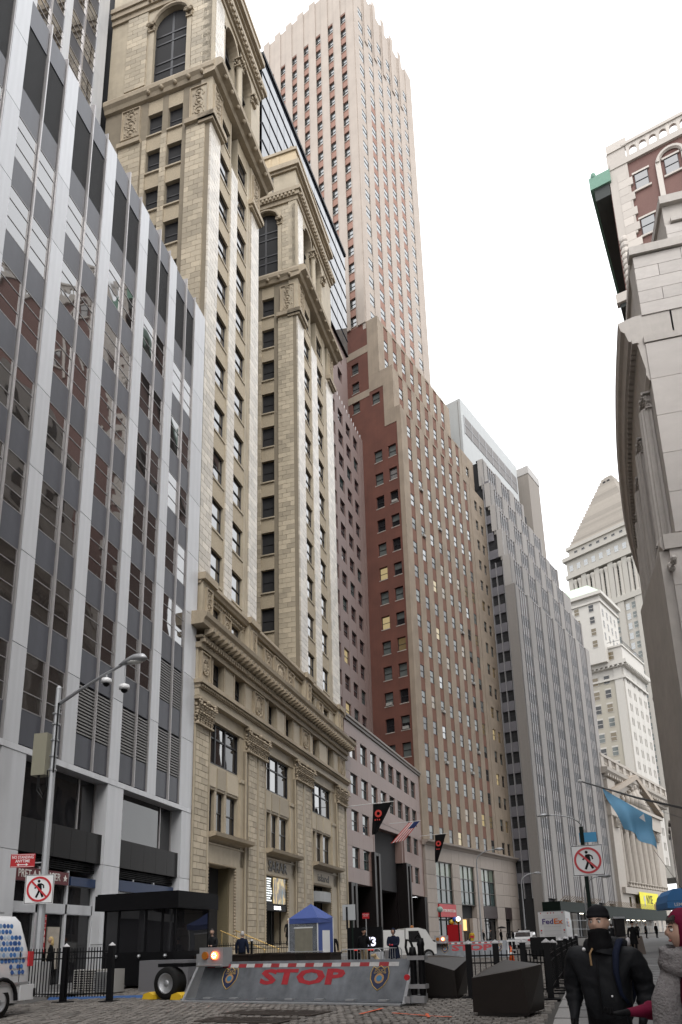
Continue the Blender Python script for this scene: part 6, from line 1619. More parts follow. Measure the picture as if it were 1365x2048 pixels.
tag(MB().box(-.9, .9, -.4, .4, 0, 1.0).obj('equipment_case', mat('slate_case', (.13, .13, .14), .5), None, (-12.2, 23.4, gz(23.4))), 'grey steel equipment case behind the barrier wheel', 'case')
pb = thing('perforated_case', 'pale perforated metal case behind the left fence', 'case', (-14.3, 22.5, gz(22.5)))
MB().box(-.78, .78, -.3, .3, .05, .78).obj('case_body', mat('pale_aluminium', (.42, .41, .39), .5, .3), pb)
hm = MB().lathe([(.028, 0), (.028, .012)], n=8, ax=1).mesh('hole', M_black)
for i in range(11):
    for j in range(9): put('hole', hm, pb, (-.7 + i * .075, -.31, .12 + j * .075))
sl2 = slats(.66, .66, 11, .5); sl2.obj('louvre', M_galv, pb, (.08, -.36, .08))
# ---- white van with blue dots, parked at left
vn = thing('white_van', 'white van with a pattern of blue dots parked at the left edge', 'van', (-13.2, 16.2, gz(15)), 0)
M_van = mat('van_white', (.66, .67, .69), .22, noise=.03, spec=.6)
body = MB(); L_ = 5.2
sec = [(-.95, .32), (.95, .32), (1.0, .75), (1.0, 1.25), (.96, 1.6), (.86, 2.2), (.7, 2.34), (-.7, 2.34), (-.86, 2.2), (-.96, 1.6), (-1.0, 1.25), (-1.0, .75)]
vs = []; ends = [(-L_, .86, .0), (-L_ + .3, .95, 0), (-L_ + .8, 1, 0), (-.35, 1, 0), (-.12, .99, -.0), (0, .95, 0)]
for yy_, k_, _ in ends:
    for a, z in sec: 
        shift = -.32 * max(0, (z - 1.3)) if yy_ > -.2 else 0
        vs.append((a * k_, yy_ + shift, z if yy_ > -L_ + .7 or z < 1.3 else 1.3 + (z - 1.3) * .3))
n_ = len(sec); body.add(vs, [(j * n_ + i, j * n_ + (i + 1) % n_, (j + 1) * n_ + (i + 1) % n_, (j + 1) * n_ + i) for j in range(len(ends) - 1) for i in range(n_)] + [tuple(range(n_ - 1, -1, -1)), tuple((len(ends) - 1) * n_ + i for i in range(n_))])
vb = smooth_by_angle(body.obj('body', M_van, vn), 40)
MB().box(-1.0, 1.03, -.35, .14, .36, .72).obj('bumper', M_van, vn); MB().box(-.5, 1.05, .12, .18, .42, .62).obj('bumper_pad', M_black, vn)
MB().box(.98, 1.03, -.13, .03, 1.15, 1.5).obj('tail_light', M_sgnr, vn)
MB().box(.99, 1.012, -3.5, -.2, 1.34, 1.36).obj('body_line', M_galv, vn)
wheel('wheel', vn, .86, -.98, .36, .36, .24, 0).rotation_euler = (0, 0, math.pi); wheel('wheel', vn, -.86, -.98, .36, .36, .24, 0)
wheel('wheel', vn, .86, -4.2, .36, .36, .24, 0).rotation_euler = (0, 0, math.pi); wheel('wheel', vn, -.86, -4.2, .36, .36, .24, 0)
ac = MB(); ac.tube([(1.012, -.98 + .5 * math.cos(t), .38 + .5 * math.sin(t)) for t in [i * math.pi / 10 for i in range(11)]], .05, 6); ac.obj('wheel_arch', M_black, vn)
dots = [mat('dot_blue_%d' % i, c, .4) for i, c in enumerate(((.02, .09, .30), (.04, .16, .42), (.20, .32, .52), (.42, .50, .60)))]
rd = random.Random(4); dm = [MB().lathe([(.055, 0), (.055, .006)], n=12, ax=0).mesh('dot', d) for d in dots]
for i in range(26):
    for j in range(9):
        yy_ = -.30 - i * .125 - (j % 2) * .062; z = 1.02 + j * .135
        if z < 1.22 and i > 3: continue
        x = 1.003 if z < 1.25 else (1.0 - (z - 1.25) * .115 if z < 1.6 else .962 - (z - 1.6) * .17)
        sh = .32 * max(0, z - 1.3) if yy_ > -.5 else 0
        k_ = 0 if i % 3 else 1
        if z > 1.9 and i < 3: continue
        o = put('dot', dm[min(3, rd.choice([0, 0, 1, 2, 3]))], vn, (x, yy_ - sh * .6, z)); o.rotation_euler = (0, -.11 if z < 1.6 else -.17, 0)
for yq in (-.42, -2.1, -3.6): MB().box(.985, 1.006, yq - .008, yq + .008, .75, 1.5).obj('door_gap', M_black, vn)
MB().box(.99, 1.03, -2.3, -2.12, 1.2, 1.25).obj('door_handle', M_black, vn); MB().box(.99, 1.02, -4.6, -.05, .74, .79).obj('side_moulding', M_galv, vn)
sw_ = MB(); sw_.add([(.962, -3.5, 1.6), (.962, -2.3, 1.6), (.885, -2.3, 2.1), (.885, -3.3, 2.1)], [(0, 1, 2, 3)]); sw_.v = [(a + .012, b, c) for a, b, c in sw_.v]; sw_.obj('side_window', M_glassD, vn)
rk = MB(); rk.box(.6, .66, -4.2, -.7, 2.4, 2.44); [rk.box(.6, .64, -4 + i * 1.1, -3.96 + i * 1.1, 2.3, 2.4) for i in range(3)]; rk.obj('roof_rail', M_galv, vn)
# ---- small white utility truck beyond the barrier
ct = thing('utility_truck', 'small white utility truck with lit tail lamp beyond the barrier', 'truck', (-7.2, 43.0, gz(43)), R(-62))
M_cart = mat('cart_white', (.62, .62, .61), .35, noise=.05)
ch = MB(); ch.prism([(-1.15, .45), (1.35, .45), (1.35, 1.05), (1.15, 1.15), (.75, 1.8), (.3, 1.92), (-.45, 1.9), (-.5, .95), (-1.15, .9)], 0, -.8, .8); ch.obj('cab', M_cart, ct)
MB().box(-.82, .82, -2.6, -.55, .62, 1.82).obj('box_body', M_cart, ct)
for sx in (-1, 1):
    wn = MB(); wn.prism([(-.3, 1.12), (.55, 1.12), (.3, 1.75), (-.3, 1.75)], 0, sx * .805 - .004, sx * .805 + .004); wn.obj('side_window', M_glassD, ct)
    for yy_ in (-1.9, .85): wheel('wheel', ct, sx * .72, yy_, .36, .36, .24, 0).rotation_euler = (0, 0, 0 if sx < 0 else math.pi)
MB().box(-.6, .6, 1.3, 1.36, 1.1, 1.2).obj('grille', M_black, ct); MB().box(-.82, -.6, -2.64, -2.6, .8, .95).obj('tail_lamp', mat('tail_lit', (.6, .03, .02), .3, emit=(1, .08, .04), estr=4), ct)
MB().ball((0, .2, 1.98), .1, 8, 5).obj('amber_beacon', mat('amber_off', (.35, .12, .01), .3), ct)
# ---- delivery truck
fx = thing('delivery_truck', 'white parcel delivery truck with coloured lettering near the shed', 'truck', (1.35, 66.2, gz(66)), R(-7))
M_tr = mat('truck_white', (.66, .66, .67), .4, noise=.05, streak=.08)
MB().box(-1.12, 1.12, 0, 5.6, .72, 3.05).obj('cargo_box', M_tr, fx); MB().box(-1.05, 1.05, 5.6, 7.1, .6, 2.4).obj('cab', M_tr, fx)
MB().box(-1.15, 1.15, -.12, .1, .5, .72).obj('rear_bumper', M_black, fx)
dr = MB().box(-.72, .72, -.02, .0, .76, 2.8).obj('rear_door', mat('truck_door', (.60, .60, .61), .45), fx)
for z in (1.1, 1.45, 1.8, 2.15, 2.5): MB().box(-.72, .72, -.026, -.02, z, z + .015).obj('door_slat', M_galv, dr)
M_fp = mat('logo_purple', (.055, .02, .17), .4); M_fo = mat('logo_orange', (.62, .13, .01), .4)
put_text('Fed', .62, M_fp, fx, (-.36, -.035, 2.22), (R(90), 0, 0), .004, .014, width=.92); put_text('Ex', .62, M_fo, fx, (.5, -.035, 2.22), (R(90), 0, 0), .004, .014, width=.74)
put_text('Fed', 1.0, M_fp, fx, (1.125, 1.5, 2.1), (R(90), 0, R(90)), .004, .02, width=1.6); put_text('Ex', 1.0, M_fo, fx, (1.125, 3.0, 2.1), (R(90), 0, R(90)), .004, .02, width=1.3)
for x in (-.9, -.3, -.05, .2, .9): MB().ball((x, -.02, 2.95), .05, 8, 5).obj('marker_lamp', M_sgnr, fx)
for sx in (-1, 1):
    MB().lathe([(.07, -.03), (.07, 0)], (sx * .95, 0, 1.5), 12, ax=1).obj('tail_lamp', M_sgnr, fx); MB().lathe([(.07, -.03), (.07, 0)], (sx * .95, 0, 1.3), 12, ax=1).obj('reverse_lamp', M_galv, fx)
    for yy_ in (1.2, 6.0): wheel('wheel', fx, sx * .9, yy_, .42, .42, .3, 0).rotation_euler = (0, 0, 0 if sx < 0 else math.pi)
MB().box(-1.13, 1.13, -.01, 5.6, 3.05, 3.1).obj('roof_edge', M_galv, fx)
# ---- white car with light bar beside the truck
car = thing('parked_car', 'white car with a roof light bar beside the delivery truck', 'car', (-1.4, 68.5, gz(68)), R(-7))
cb = MB(); cb.prism([(0, .35), (0, .85), (.25, 1.0), (1.0, 1.02), (1.5, 1.42), (2.9, 1.45), (3.6, 1.0), (4.6, .9), (4.75, .6), (4.7, .35)], 0, -.88, .88); cb.obj('body', M_tr, car)
for sx in (-1, 1):
    q = MB(); q.prism([(1.15, 1.04), (1.55, 1.38), (2.8, 1.4), (3.35, 1.04)], 0, sx * .885 - .004, sx * .885 + .004); q.obj('side_window', M_glassD, car)
    for yy_ in (.85, 3.75): wheel('wheel', car, sx * .78, yy_, .33, .33, .22, 0).rotation_euler = (0, 0, 0 if sx < 0 else math.pi)
q = MB(); q.add([(-.7, .98, 1.03), (.7, .98, 1.03), (.62, 1.46, 1.4), (-.62, 1.46, 1.4)], [(0, 1, 2, 3)]); q.v = [(a, b - .01, c + .01) for a, b, c in q.v]; q.obj('rear_window', M_glassD, car)
MB().box(-.5, .5, 2.0, 2.25, 1.46, 1.58).obj('light_bar', M_sgnw, car); [MB().box(sx * .7 - .13, sx * .7 + .13, -.03, 0, .65, .8).obj('tail_light', M_sgnr, car) for sx in (-1, 1)]
# ---- traffic cone
cn = thing('traffic_cone', 'orange traffic cone beside the far wedge barrier', 'cone', (-1.38, 40.3, gz(40.3)))
M_or = mat('cone_orange', (.60, .11, .02), .5)
MB().box(-.2, .2, -.2, .2, 0, .05).obj('base', M_or, cn); MB().lathe([(.16, .05), (.03, .78)], n=14).obj('cone_body', M_or, cn, None, True); MB().lathe([(.112, .35), (.085, .5)], n=14).obj('white_band', M_sgnw, cn, None, True)
# ---- blue tent
tn = thing('canopy_tent', 'blue pop-up canopy tent with clear plastic side walls', 'tent', (-9.35, 30.6, gz(30.6)), R(-12)); tn.scale = (.72, .72, .98)
M_bt = mat('blue_canvas', (.05, .085, .27), .7, noise=.15, nscale=4); M_cl = mat('clear_plastic', (.22, .24, .27), .12, noise=.4, nscale=3, bump=.6, bscale=5); M_cl.node_tree.nodes['Principled BSDF'].inputs['Alpha'].default_value = .55
h0, h1 = 2.45, 3.05
rf = MB(); rf.add([(-1, -1, h0), (1, -1, h0), (1, 1, h0), (-1, 1, h0), (0, 0, h1), (-1, -1, h0 - .22), (1, -1, h0 - .22), (1, 1, h0 - .22), (-1, 1, h0 - .22)] + [(0, -1.02, h0 - .06), (1.02, 0, h0 - .06), (0, 1.02, h0 - .06), (-1.02, 0, h0 - .06)],
   [(0, 9, 4), (9, 1, 4), (1, 10, 4), (10, 2, 4), (2, 11, 4), (11, 3, 4), (3, 12, 4), (12, 0, 4), (5, 6, 1, 9, 0), (6, 7, 2, 10, 1), (7, 8, 3, 11, 2), (8, 5, 0, 12, 3)]); rf.v = [(a + .03 * math.sin(b * 5), b + .03 * math.sin(a * 4), c - .03 * math.sin(a * 3 + b * 2)) for a, b, c in rf.v]; rf.obj('roof', M_bt, tn); MB().box(-.9, .9, .93, .95, .1, h0 - .1).obj('rear_wall', M_bt, tn)
for x, y in ((-1, -1), (1, -1), (1, 1), (-1, 1)): MB().box(x * .96 - .025, x * .96 + .025, y * .96 - .025, y * .96 + .025, 0, h0).obj('leg', M_sgnw, tn)
MB().box(-.94, .94, -.97, -.955, .55, h0 - .1).obj('front_wall', M_cl, tn); MB().box(-.55, .62, -.985, -.972, .95, 2.0).obj('window_panel', mat('plastic_window', (.22, .21, .17), .2, noise=.3), tn)
for z in (.92, 2.0): MB().box(-.6, .66, -.995, -.986, z, z + .05).obj('window_trim', M_sgnw, tn)
MB().box(-.94, .94, -.975, -.955, .1, .55).obj('lower_wall', M_bt, tn); MB().box(.955, .97, -.94, .94, .1, h0 - .1).obj('side_wall', M_bt, tn); MB().box(.972, .985, -.4, .5, .9, 1.9).obj('notice_board', M_sgnw, tn); MB().box(-.97, -.955, -.94, .94, .1, h0 - .1).obj('side_wall', M_cl, tn)
# ---- metal crowd barriers beside the tent
def crowd(label, x, y, rot):
    o = thing('crowd_barrier', label, 'barricade', (x, y, gz(y)), rot, 'steel crowd barriers by the tent')
    fr = MB(); fr.tube([(-.9, 0, .1), (-.9, 0, .95), (-.8, 0, 1.05), (.8, 0, 1.05), (.9, 0, .95), (.9, 0, .1)], .022, 6); fr.obj('frame', M_galv, o); MB().tube([(-.9, 0, .2), (.9, 0, .2)], .018, 6).obj('rail', M_galv, o)
    bmm = MB().tube([(0, 0, .2), (0, 0, 1.05)], .01, 5).mesh('bar', M_galv)
    for i in range(1, 12): put('bar', bmm, o, (-.9 + i * .15, 0, 0))
    for sx in (-.6, .6): MB().box(sx - .03, sx + .03, -.25, .25, 0, .04).obj('foot', M_galv, o)
crowd('steel crowd barrier to the right of the blue tent', -7.2, 30.6, R(-8)); crowd('steel crowd barrier in front of the blue tent', -9.0, 28.6, R(-10)); crowd('steel crowd barrier turned edge-on right of the tent', -6.2, 31.4, R(60))
# ---- dark planter boxes before the limestone building
for i, (x, y, w, lab) in enumerate(((-12.1, 26.0, 1.1, 'dark square planter box nearest the guard booth'), (-10.9, 26.4, 1.3, 'dark square planter box left of the railing end'), (-10.0, 27.6, 1.0, 'dark planter box between the three men and the tent'), (-8.9, 26.2, 1.05, 'dark planter box before the left tent wall'), (-7.5, 26.0, 1.0, 'dark planter box before the right tent leg'))):
    p = thing('planter_box', lab, 'planter', (x, y, gz(y)), R(-10), 'dark planter boxes behind the barrier')
    MB().box(-w / 2, w / 2, -.45, .45, 0, 1.0).obj('box', mat('dark_brown_wood', (.018, .013, .011), .6, noise=.2, spec=.2), p); MB().box(-w / 2 - .03, w / 2 + .03, -.48, .48, 1.0, 1.06).obj('rim', MATS['dark_brown_wood'], p)
# ---- sign boards by the tent
wb = thing('notice_sign', 'pale blank sign board on a green post right of the tent', 'sign', (-8.3, 33.2, gz(33.2)), R(-8))
MB().box(-.32, .3, -.02, .02, 2.3, 3.0).obj('board', mat('pale_board', (.45, .47, .48), .5), wb); MB().tube([(.12, .04, 0), (.12, .04, 3.0)], .04, 8).obj('post', M_green, wb); MB().box(-.14, -.06, -.06, -.02, 1.9, 2.9).obj('dark_bar', M_black, wb)
n2 = thing('parking_sign', 'small red parking sign on a thin post before the black portal', 'sign', (-8.2, 36.2, gz(36.2)), R(-8))
MB().box(-.18, .18, -.01, .01, 2.4, 2.68).obj('plate', M_red, n2); MB().tube([(0, .02, 0), (0, .02, 2.68)], .025, 8).obj('post', M_galv, n2)
put_text('NO STANDING', .06, M_sgnw, n2, (0, -.013, 2.61), (R(90), 0, 0), .002, width=.32); put_text('ANYTIME', .06, M_sgnw, n2, (0, -.013, 2.53), (R(90), 0, 0), .002, width=.24)
sc_ = thing('advert_screen', 'black advertising screen with white and red letters behind the tent', 'screen', (-8.6, 37.5, gz(37.5)), R(-6))
MB().box(-.95, .95, 0, .2, .3, 2.0).obj('cabinet', M_black, sc_); put_text('M3', .6, mat('screen_white', (.6, .6, .65), .4, emit=(.8, .8, 1), estr=.7), sc_, (.25, -.01, 1.25), (R(90), 0, 0), .004, .02); MB().box(-.6, .5, -.01, 0, .85, .9).obj('caption_bar', mat('screen_red', (.4, .02, .02), .4, emit=(.8, .05, .03), estr=.5), sc_)
bn_ = thing('litter_bin', 'grey slatted litter bin near the man with the dog', 'bin', (-6.6, 31.0, gz(31)))
MB().lathe([(.22, 0), (.27, .1), (.3, .9), (.27, .92), (.25, .85)], n=14).obj('bin_body', mat('bin_grey', (.30, .31, .33), .6), bn_, None, True)
b3_ = thing('litter_bin', 'wire mesh litter bin right of the dark-coated man', 'bin', (-6.3, 32.6, gz(32.6)))
MB().lathe([(.22, 0), (.25, .1), (.29, .9), (.3, .94), (.27, .94)], n=14).obj('bin_body', mat('bin_pale', (.42, .40, .40), .6), b3_, None, True)
# ---- brass handrails of the entrances
M_brass = mat('brass', (.72, .52, .22), .25, .9)
for i, (x, y, lab, m_) in enumerate(((-16.6, 39.5, 'gleaming brass handrail left of the dark entrance steps', M_brass), (-16.4, 41.2, 'gleaming brass handrail right of the dark entrance steps', M_brass), (-15.6, 48.4, 'steel handrail left of the clothing shop steps', M_galv), (-15.5, 50.0, 'steel handrail right of the clothing shop steps', M_galv))):
    o = thing('handrail', lab, 'handrail', (x, y, gz(y)), R(-3), 'entrance handrails')
    MB().tube([(-.9, 0, 2.1), (1.9, .1, .95)], .035, 8).obj('rail', m_, o); MB().tube([(-.8, 0, 0), (-.8, 0, 2.05)], .025, 6).obj('post', m_, o); MB().tube([(1.8, .1, 0), (1.8, .1, 1.0)], .025, 6).obj('post', m_, o)
st_ = thing('entrance_steps', 'broad stone steps before the limestone building entrance', 'steps', (-17.9, 38.3, gz(38)), 0)
for i in range(6): MB().box(0, 2.4 - i * .38, 0, 5.0, .1 + i * .17, .27 + i * .17).obj('step', M_lime, st_)
# ---- flags on the pink building
def flag_mesh(pts, n=12, m=8, amp=.12, seed=0, waves=2.2):
    """bilinear cloth between four corners (top-near, top-far, bottom-far, bottom-near) with folds and thickness"""
    a, b, c, d = [Vector(p) for p in pts]; nrm = (b - a).cross(d - a).normalized(); mb = MB(); V1 = []
    for j in range(m + 1):
        for i in range(n + 1):
            s, t = i / n, j / m; p = a * (1 - s) * (1 - t) + b * s * (1 - t) + c * s * t + d * (1 - s) * t
            V1.append(p + nrm * (amp * math.sin(waves * math.pi * s + t * 2 + seed) * (.2 + t * .8) + amp * .4 * math.sin(5 * s + 7 * t)))
    k = len(V1); mb.v = [tuple(p) for p in V1] + [tuple(p + nrm * .02) for p in V1]
    for j in range(m):
        for i in range(n):
            q = j * (n + 1) + i; mb.f.append((q, q + 1, q + n + 2, q + n + 1)); mb.f.append((k + q + n + 1, k + q + n + 2, k + q + 1, k + q)); mb.m += [0, 0]
    return mb
M_fblk = mat('black_flag', (.006, .006, .007), .8, spec=.1); M_fred = mat('flag_red', (.50, .05, .04), .7); M_pole = mat('white_pole', (.6, .6, .6), .4)
def black_flag(label, u, z, reach, drop, wid, seed):
    base = PNK.pt(u, 0, z); fo = thing('flag', label, 'flag', base, PNK.rot, 'black flags on poles')
    # local: x along facade, -y to the street
    MB().tube([(0, 0, 0), (.1, -reach, .12)], .035, 8).obj('pole', M_pole, fo)
    c = flag_mesh([(.05, -reach * .55, .0), (.12, -reach * .95, .05), (.15, -reach * .6, -drop), (.05, -reach * .5, -drop * 1.05)], amp=.12, seed=seed); c.obj('cloth', M_fblk, fo, None, True)
    r_ = ring_mesh(.17, .36, 0, .012, 24)
    o = r_.obj('emblem_ring', M_fred, fo, (-.10, -reach * .67, -drop * .34)); o.rotation_euler = (0, 0, R(82))
    for k_ in range(3): q = MB().box(-.05, .05, 0, .012, -.07, .07).obj('emblem_letter', M_fred, fo, (-.12, -reach * (.60 + k_ * .045), -drop * .55)); q.rotation_euler = (0, 0, R(82))
    return fo
black_flag('large black flag with red ring emblem over the pink building', .5, 14.4, 4.6, 2.8, 2, 1); black_flag('smaller black flag with red ring at the end of the pink building', 27.9, 15.0, 3.6, 3.4, 2, 3)
us_ = thing('flag', 'red and white striped flag with blue corner over the portal', 'flag', PNK.pt(14.3, 0, 14.7), PNK.rot)
MB().tube([(0, 0, 0), (.2, -3.6, .1)], .03, 8).obj('pole', M_pole, us_)
M_fw = mat('flag_white', (.62, .62, .62), .7); M_fb = mat('flag_blue', (.015, .03, .12), .7)
for i in range(9):
    t0, t1 = i / 9, (i + 1) / 9; A = Vector((.15, -3.5, .05)); Bv = Vector((.1, -2.2, -.1)); C_ = Vector((-.4, -.2, -2.3)); D_v = Vector((.1, -1.6, -2.0))
    f = lambda t: (A + (D_v - A) * 0, 0)
    p0, p1 = A.lerp(Bv, t0), A.lerp(Bv, t1); q0, q1 = D_v.lerp(C_, t0), D_v.lerp(C_, t1)
    if i < 5: flag_mesh([p0, p1, p1.lerp(q1, .35), p0.lerp(q0, .35)], 4, 5, .04, i).obj('blue_canton', M_fb, us_, None, True); p0, p1 = p0.lerp(q0, .35), p1.lerp(q1, .35)
    flag_mesh([p0, p1, q1, q0], 3, 8, .06, 0, 0).obj('stripe', M_fred if i % 2 == 0 else M_fw, us_, None, True)
# ---- big blue flag from the right-hand building
bf = thing('flag', 'large sky blue flag on a long pole from the right-hand stone building', 'flag', (8.75, 42.5, 8.2), 0)
MB().tube([(0, 0, 0), (-2.9, -1.6, .6), (-5.85, -3.2, 1.42)], [.07, .06, .04], 8).obj('pole', mat('dark_pole', (.12, .12, .12), .4), bf); MB().ball((-5.85, -3.2, 1.42), .09, 8, 6).obj('pole_ball', M_pole, bf)
MB().tube([(-.1, 0, -.6), (-3.0, -1.6, .35)], .012, 5).obj('stay', M_galv, bf); MB().tube([(-2.4, -1.5, -2.2), (.3, .5, -6.5)], .01, 5).obj('halyard', M_black, bf)
M_bflag = mat('sky_blue_cloth', (.13, .33, .52), .6, noise=.12, nscale=1.5)
flag_mesh([(-4.7, -2.6, 1.12), (-2.3, -1.25, -.45), (-2.35, -1.7, -2.25), (-3.75, -2.4, -1.1)], 18, 14, .17, .6, 3.1).obj('cloth', M_bflag, bf, None, True)
MB().prism([(-3.0, -.55), (-2.75, -.35), (-2.72, -.8)], 1, -2.12, -2.1).obj('pale_emblem', M_pole, bf)
# ---- blue awning with lettering
aw = thing('shop_awning', 'bright blue shop awning with white lettering at the right edge', 'awning', (7.0, 43.2, 3.05), 0)
prof = [(0, 0), (0, .35), (.15, .75), (.55, 1.02), (2.4, 1.1), (2.4, 0)]
a_ = MB(); a_.prism([(p[0], p[1]) for p in [(0, 0), (0, .32), (.12, .72), (.4, 1.02), (2.2, 1.1), (2.2, 0)]], 1, .0, 4.0); a_.obj('canvas', mat('bright_blue_canvas', (.045, .20, .48), .6, noise=.08), aw)
put_text('LEMAN MANHATTAN', .24, M_sgnw, aw, (.35, -.012, .17), (R(90), 0, 0), .004, .003, align='LEFT', width=2.2)
MB().box(.0, 2.2, -.02, -.01, .36, .375).obj('seam', M_navy, aw)
# ---- yellow exchange banner
yb = thing('hanging_banner', 'bright yellow banner with black letters on the columned exchange', 'banner', NYS.pt(9.1, -1.9, 6.75), NYS.rot)
MB().box(0, 14.5, -.05, .0, 0, 4.0).obj('cloth', mat('yellow_cloth', (.72, .66, .02), .6, noise=.08, nscale=2), yb); put_text('NYSE', 2.6, M_black, yb, (7.2, -.07, 2.4), (R(90), 0, 0), .01, .04, width=4.6)
lf = MB(); lf.lathe([(.7, 0), (.7, .01)], (3.4, -.06, 2.6), 12, ax=1); lf.box(3.1, 3.7, -.07, -.05, 1.0, 2.4); lf.obj('grey_emblem', M_galv, yb)
for x, h_ in ((10.3, 1.2), (11.4, 1.6), (12.4, 1.1)): MB().box(x, x + .8, -.08, -.05, .5, .5 + h_).obj('dark_mark', mat('dark_red_mark', (.12, .03, .02), .6), yb)
# ---- sidewalk sheds with work lights
def shed(label, P, u0, u1, out, zt, zb, lights):
    s = thing('sidewalk_shed', label, 'shed', (P.p.x, P.p.y, 0), P.rot, 'scaffold sheds over the pavement')
    g_ = gz(P.pt((u0 + u1) / 2).y)
    MB().box(u0, u1, -out, -.6, zb + .1, zb + .3).obj('deck', M_core, s); MB().box(u0, u1, -out - .1, -out, zb, zt).obj('fascia', M_green, s); MB().box(u0 - .1, u0, -out, -.6, zb, zt).obj('end_fascia', M_green, s)
    n_ = int((u1 - u0) / 1.1)
    rm_ = MB().tube([(0, 0, 0), (.5, -.9, .85)], .05, 5).mesh('raker', mat('timber_raker', (.25, .19, .13), .8))
    for i in range(n_): put('raker', rm_, s, (u0 + i * 1.1, -out - .05, zt))
    k = int((u1 - u0) / 4)
    pm2 = MB().tube([(0, 0, g_ + .1), (0, 0, zb)], .06, 6).mesh('scaffold_pole', M_galv)
    for i in range(k + 1): put('scaffold_pole', pm2, s, (u0 + i * (u1 - u0) / k, -out + .3, 0)); put('scaffold_pole', pm2, s, (u0 + .6 + i * (u1 - u0) / k * .97, -out + .9, 0))
    for z in (g_ + 1.4, g_ + 2.8): MB().tube([(u0, -out + .3, z), (u1, -out + .3, z)], .04, 5).obj('brace', M_galv, s)
    tl = MB().box(0, 1.6, 0, .12, 0, .08).mesh('light_tube', M_tube)
    for u in lights: put('light_tube', tl, s, (u, -out + .5, zb - .14))
    return s
shed('dark green scaffold shed with tube lights at the grey stepped tower', GR2, -2, 17, 3.4, 7.2, 5.6, (2, 8.5, 12))
shed('long dark scaffold shed with glowing tube lights before the exchange', GR2, 17.4, 62, 4.2, 6.9, 4.7, (20, 24, 28, 32.5, 36, 40, 44))
# ---- red news boxes, planter, kiosk
nb = thing('news_box', 'red news box with balloons before the brick tower base', 'news box', (-9.3, 88, gz(88) + .13), R(-20))
MB().box(-.75, .75, -.4, .4, 0, 2.3).obj('box', M_red, nb); [MB().ball((x, 0, 2.6 + z), .3, 8, 6).obj('balloon', mat('balloon_%d' % i, c, .3), nb) for i, (x, z, c) in enumerate(((-.3, 0, (.6, .4, .02)), (.1, .3, (.02, .08, .4)), (.5, .05, (.6, .42, .02)), (.55, .3, (.5, .03, .03))))]
ky = thing('phone_kiosk', 'dark phone kiosk with a pale edge behind the walking man', 'kiosk', (5.1, 50, gz(50) + .13)); MB().box(-.3, .3, -.3, .3, 0, 2.0).obj('cabinet', M_black, ky); MB().box(-.34, .34, -.34, .34, 2.0, 2.12).obj('top', M_galv, ky); MB().box(-.24, .24, -.32, -.3, .7, 1.9).obj('panel', M_glassD, ky)
pr_ = thing('stone_planter', 'dark brown granite planter block behind the walking man', 'planter', (4.7, 44.5, gz(44.5) + .1)); q = MB(); q.add([(-.9, -.7, 0), (1.0, -.7, 0), (1.0, .7, 0), (-.9, .7, 0), (-.7, -.6, .95), (.9, -.6, 1.0), (.9, .6, 1.0), (-.7, .6, .95)], [(0, 1, 5, 4), (1, 2, 6, 5), (2, 3, 7, 6), (3, 0, 4, 7), (4, 5, 6, 7)]); q.obj('block', mat('brown_granite', (.10, .075, .06), .5, noise=.2), pr_)
tb = thing('street_table', 'small white folding table beside the far barrier', 'table', (-1.3, 46.5, gz(46.5))); MB().box(-.5, .5, -.3, .3, .95, 1.05).obj('table_top', M_sgnw, tb); [MB().tube([(x, 0, 0), (x, 0, .95)], .03, 6).obj('leg', M_galv, tb) for x in (-.4, .4)]
tc_ = thing('road_case', 'black equipment trolley beside the traffic cone', 'trolley', (.3, 43.5, gz(43.5))); MB().box(-.7, .7, -.4, .4, .15, 1.2).obj('case', M_black, tc_); [MB().lathe([(.12, -.05), (.12, .05)], (x, -.4, .12), 10, ax=1).obj('wheel', M_rubber, tc_) for x in (-.5, .5)]
gl2 = thing('globe_lamp', 'green globe subway lamp on a post before the brick tower base', 'lamp', (-9.9, 80, gz(80) + .1)); MB().tube([(0, 0, 0), (0, 0, 3.6)], .07, 8).obj('post', M_green, gl2); MB().ball((0, 0, 3.9), .32, 12, 8).obj('globe', mat('globe_green', (.25, .38, .34), .3), gl2, None, True)
gl3 = thing('globe_lamp', 'pale glowing globe lamp on a post beside the red news box', 'lamp', (-8.4, 84, gz(84) + .1)); MB().tube([(0, 0, 0), (0, 0, 2.6)], .07, 8).obj('post', M_green, gl3); MB().ball((0, 0, 2.9), .26, 12, 8).obj('globe', mat('globe_white', (.7, .7, .7), .3, emit=(1, 1, 1), estr=1.2), gl3, None, True)

hsx = thing('hose_ramp', 'blue and yellow hose ramp lying along the left kerb', 'hose ramp', (-14.6, 20.4, gz(20.4)), R(8))
MB().prism([(-.16, .0), (.16, .0), (.05, .07), (-.05, .07)], 0, 0, 3.6).obj('blue_ramp', mat('ramp_blue', (.02, .07, .20), .6), hsx); MB().prism([(.18, .0), (.36, .0), (.30, .05), (.24, .05)], 0, 0, 3.8).obj('yellow_hose', M_yel, hsx)
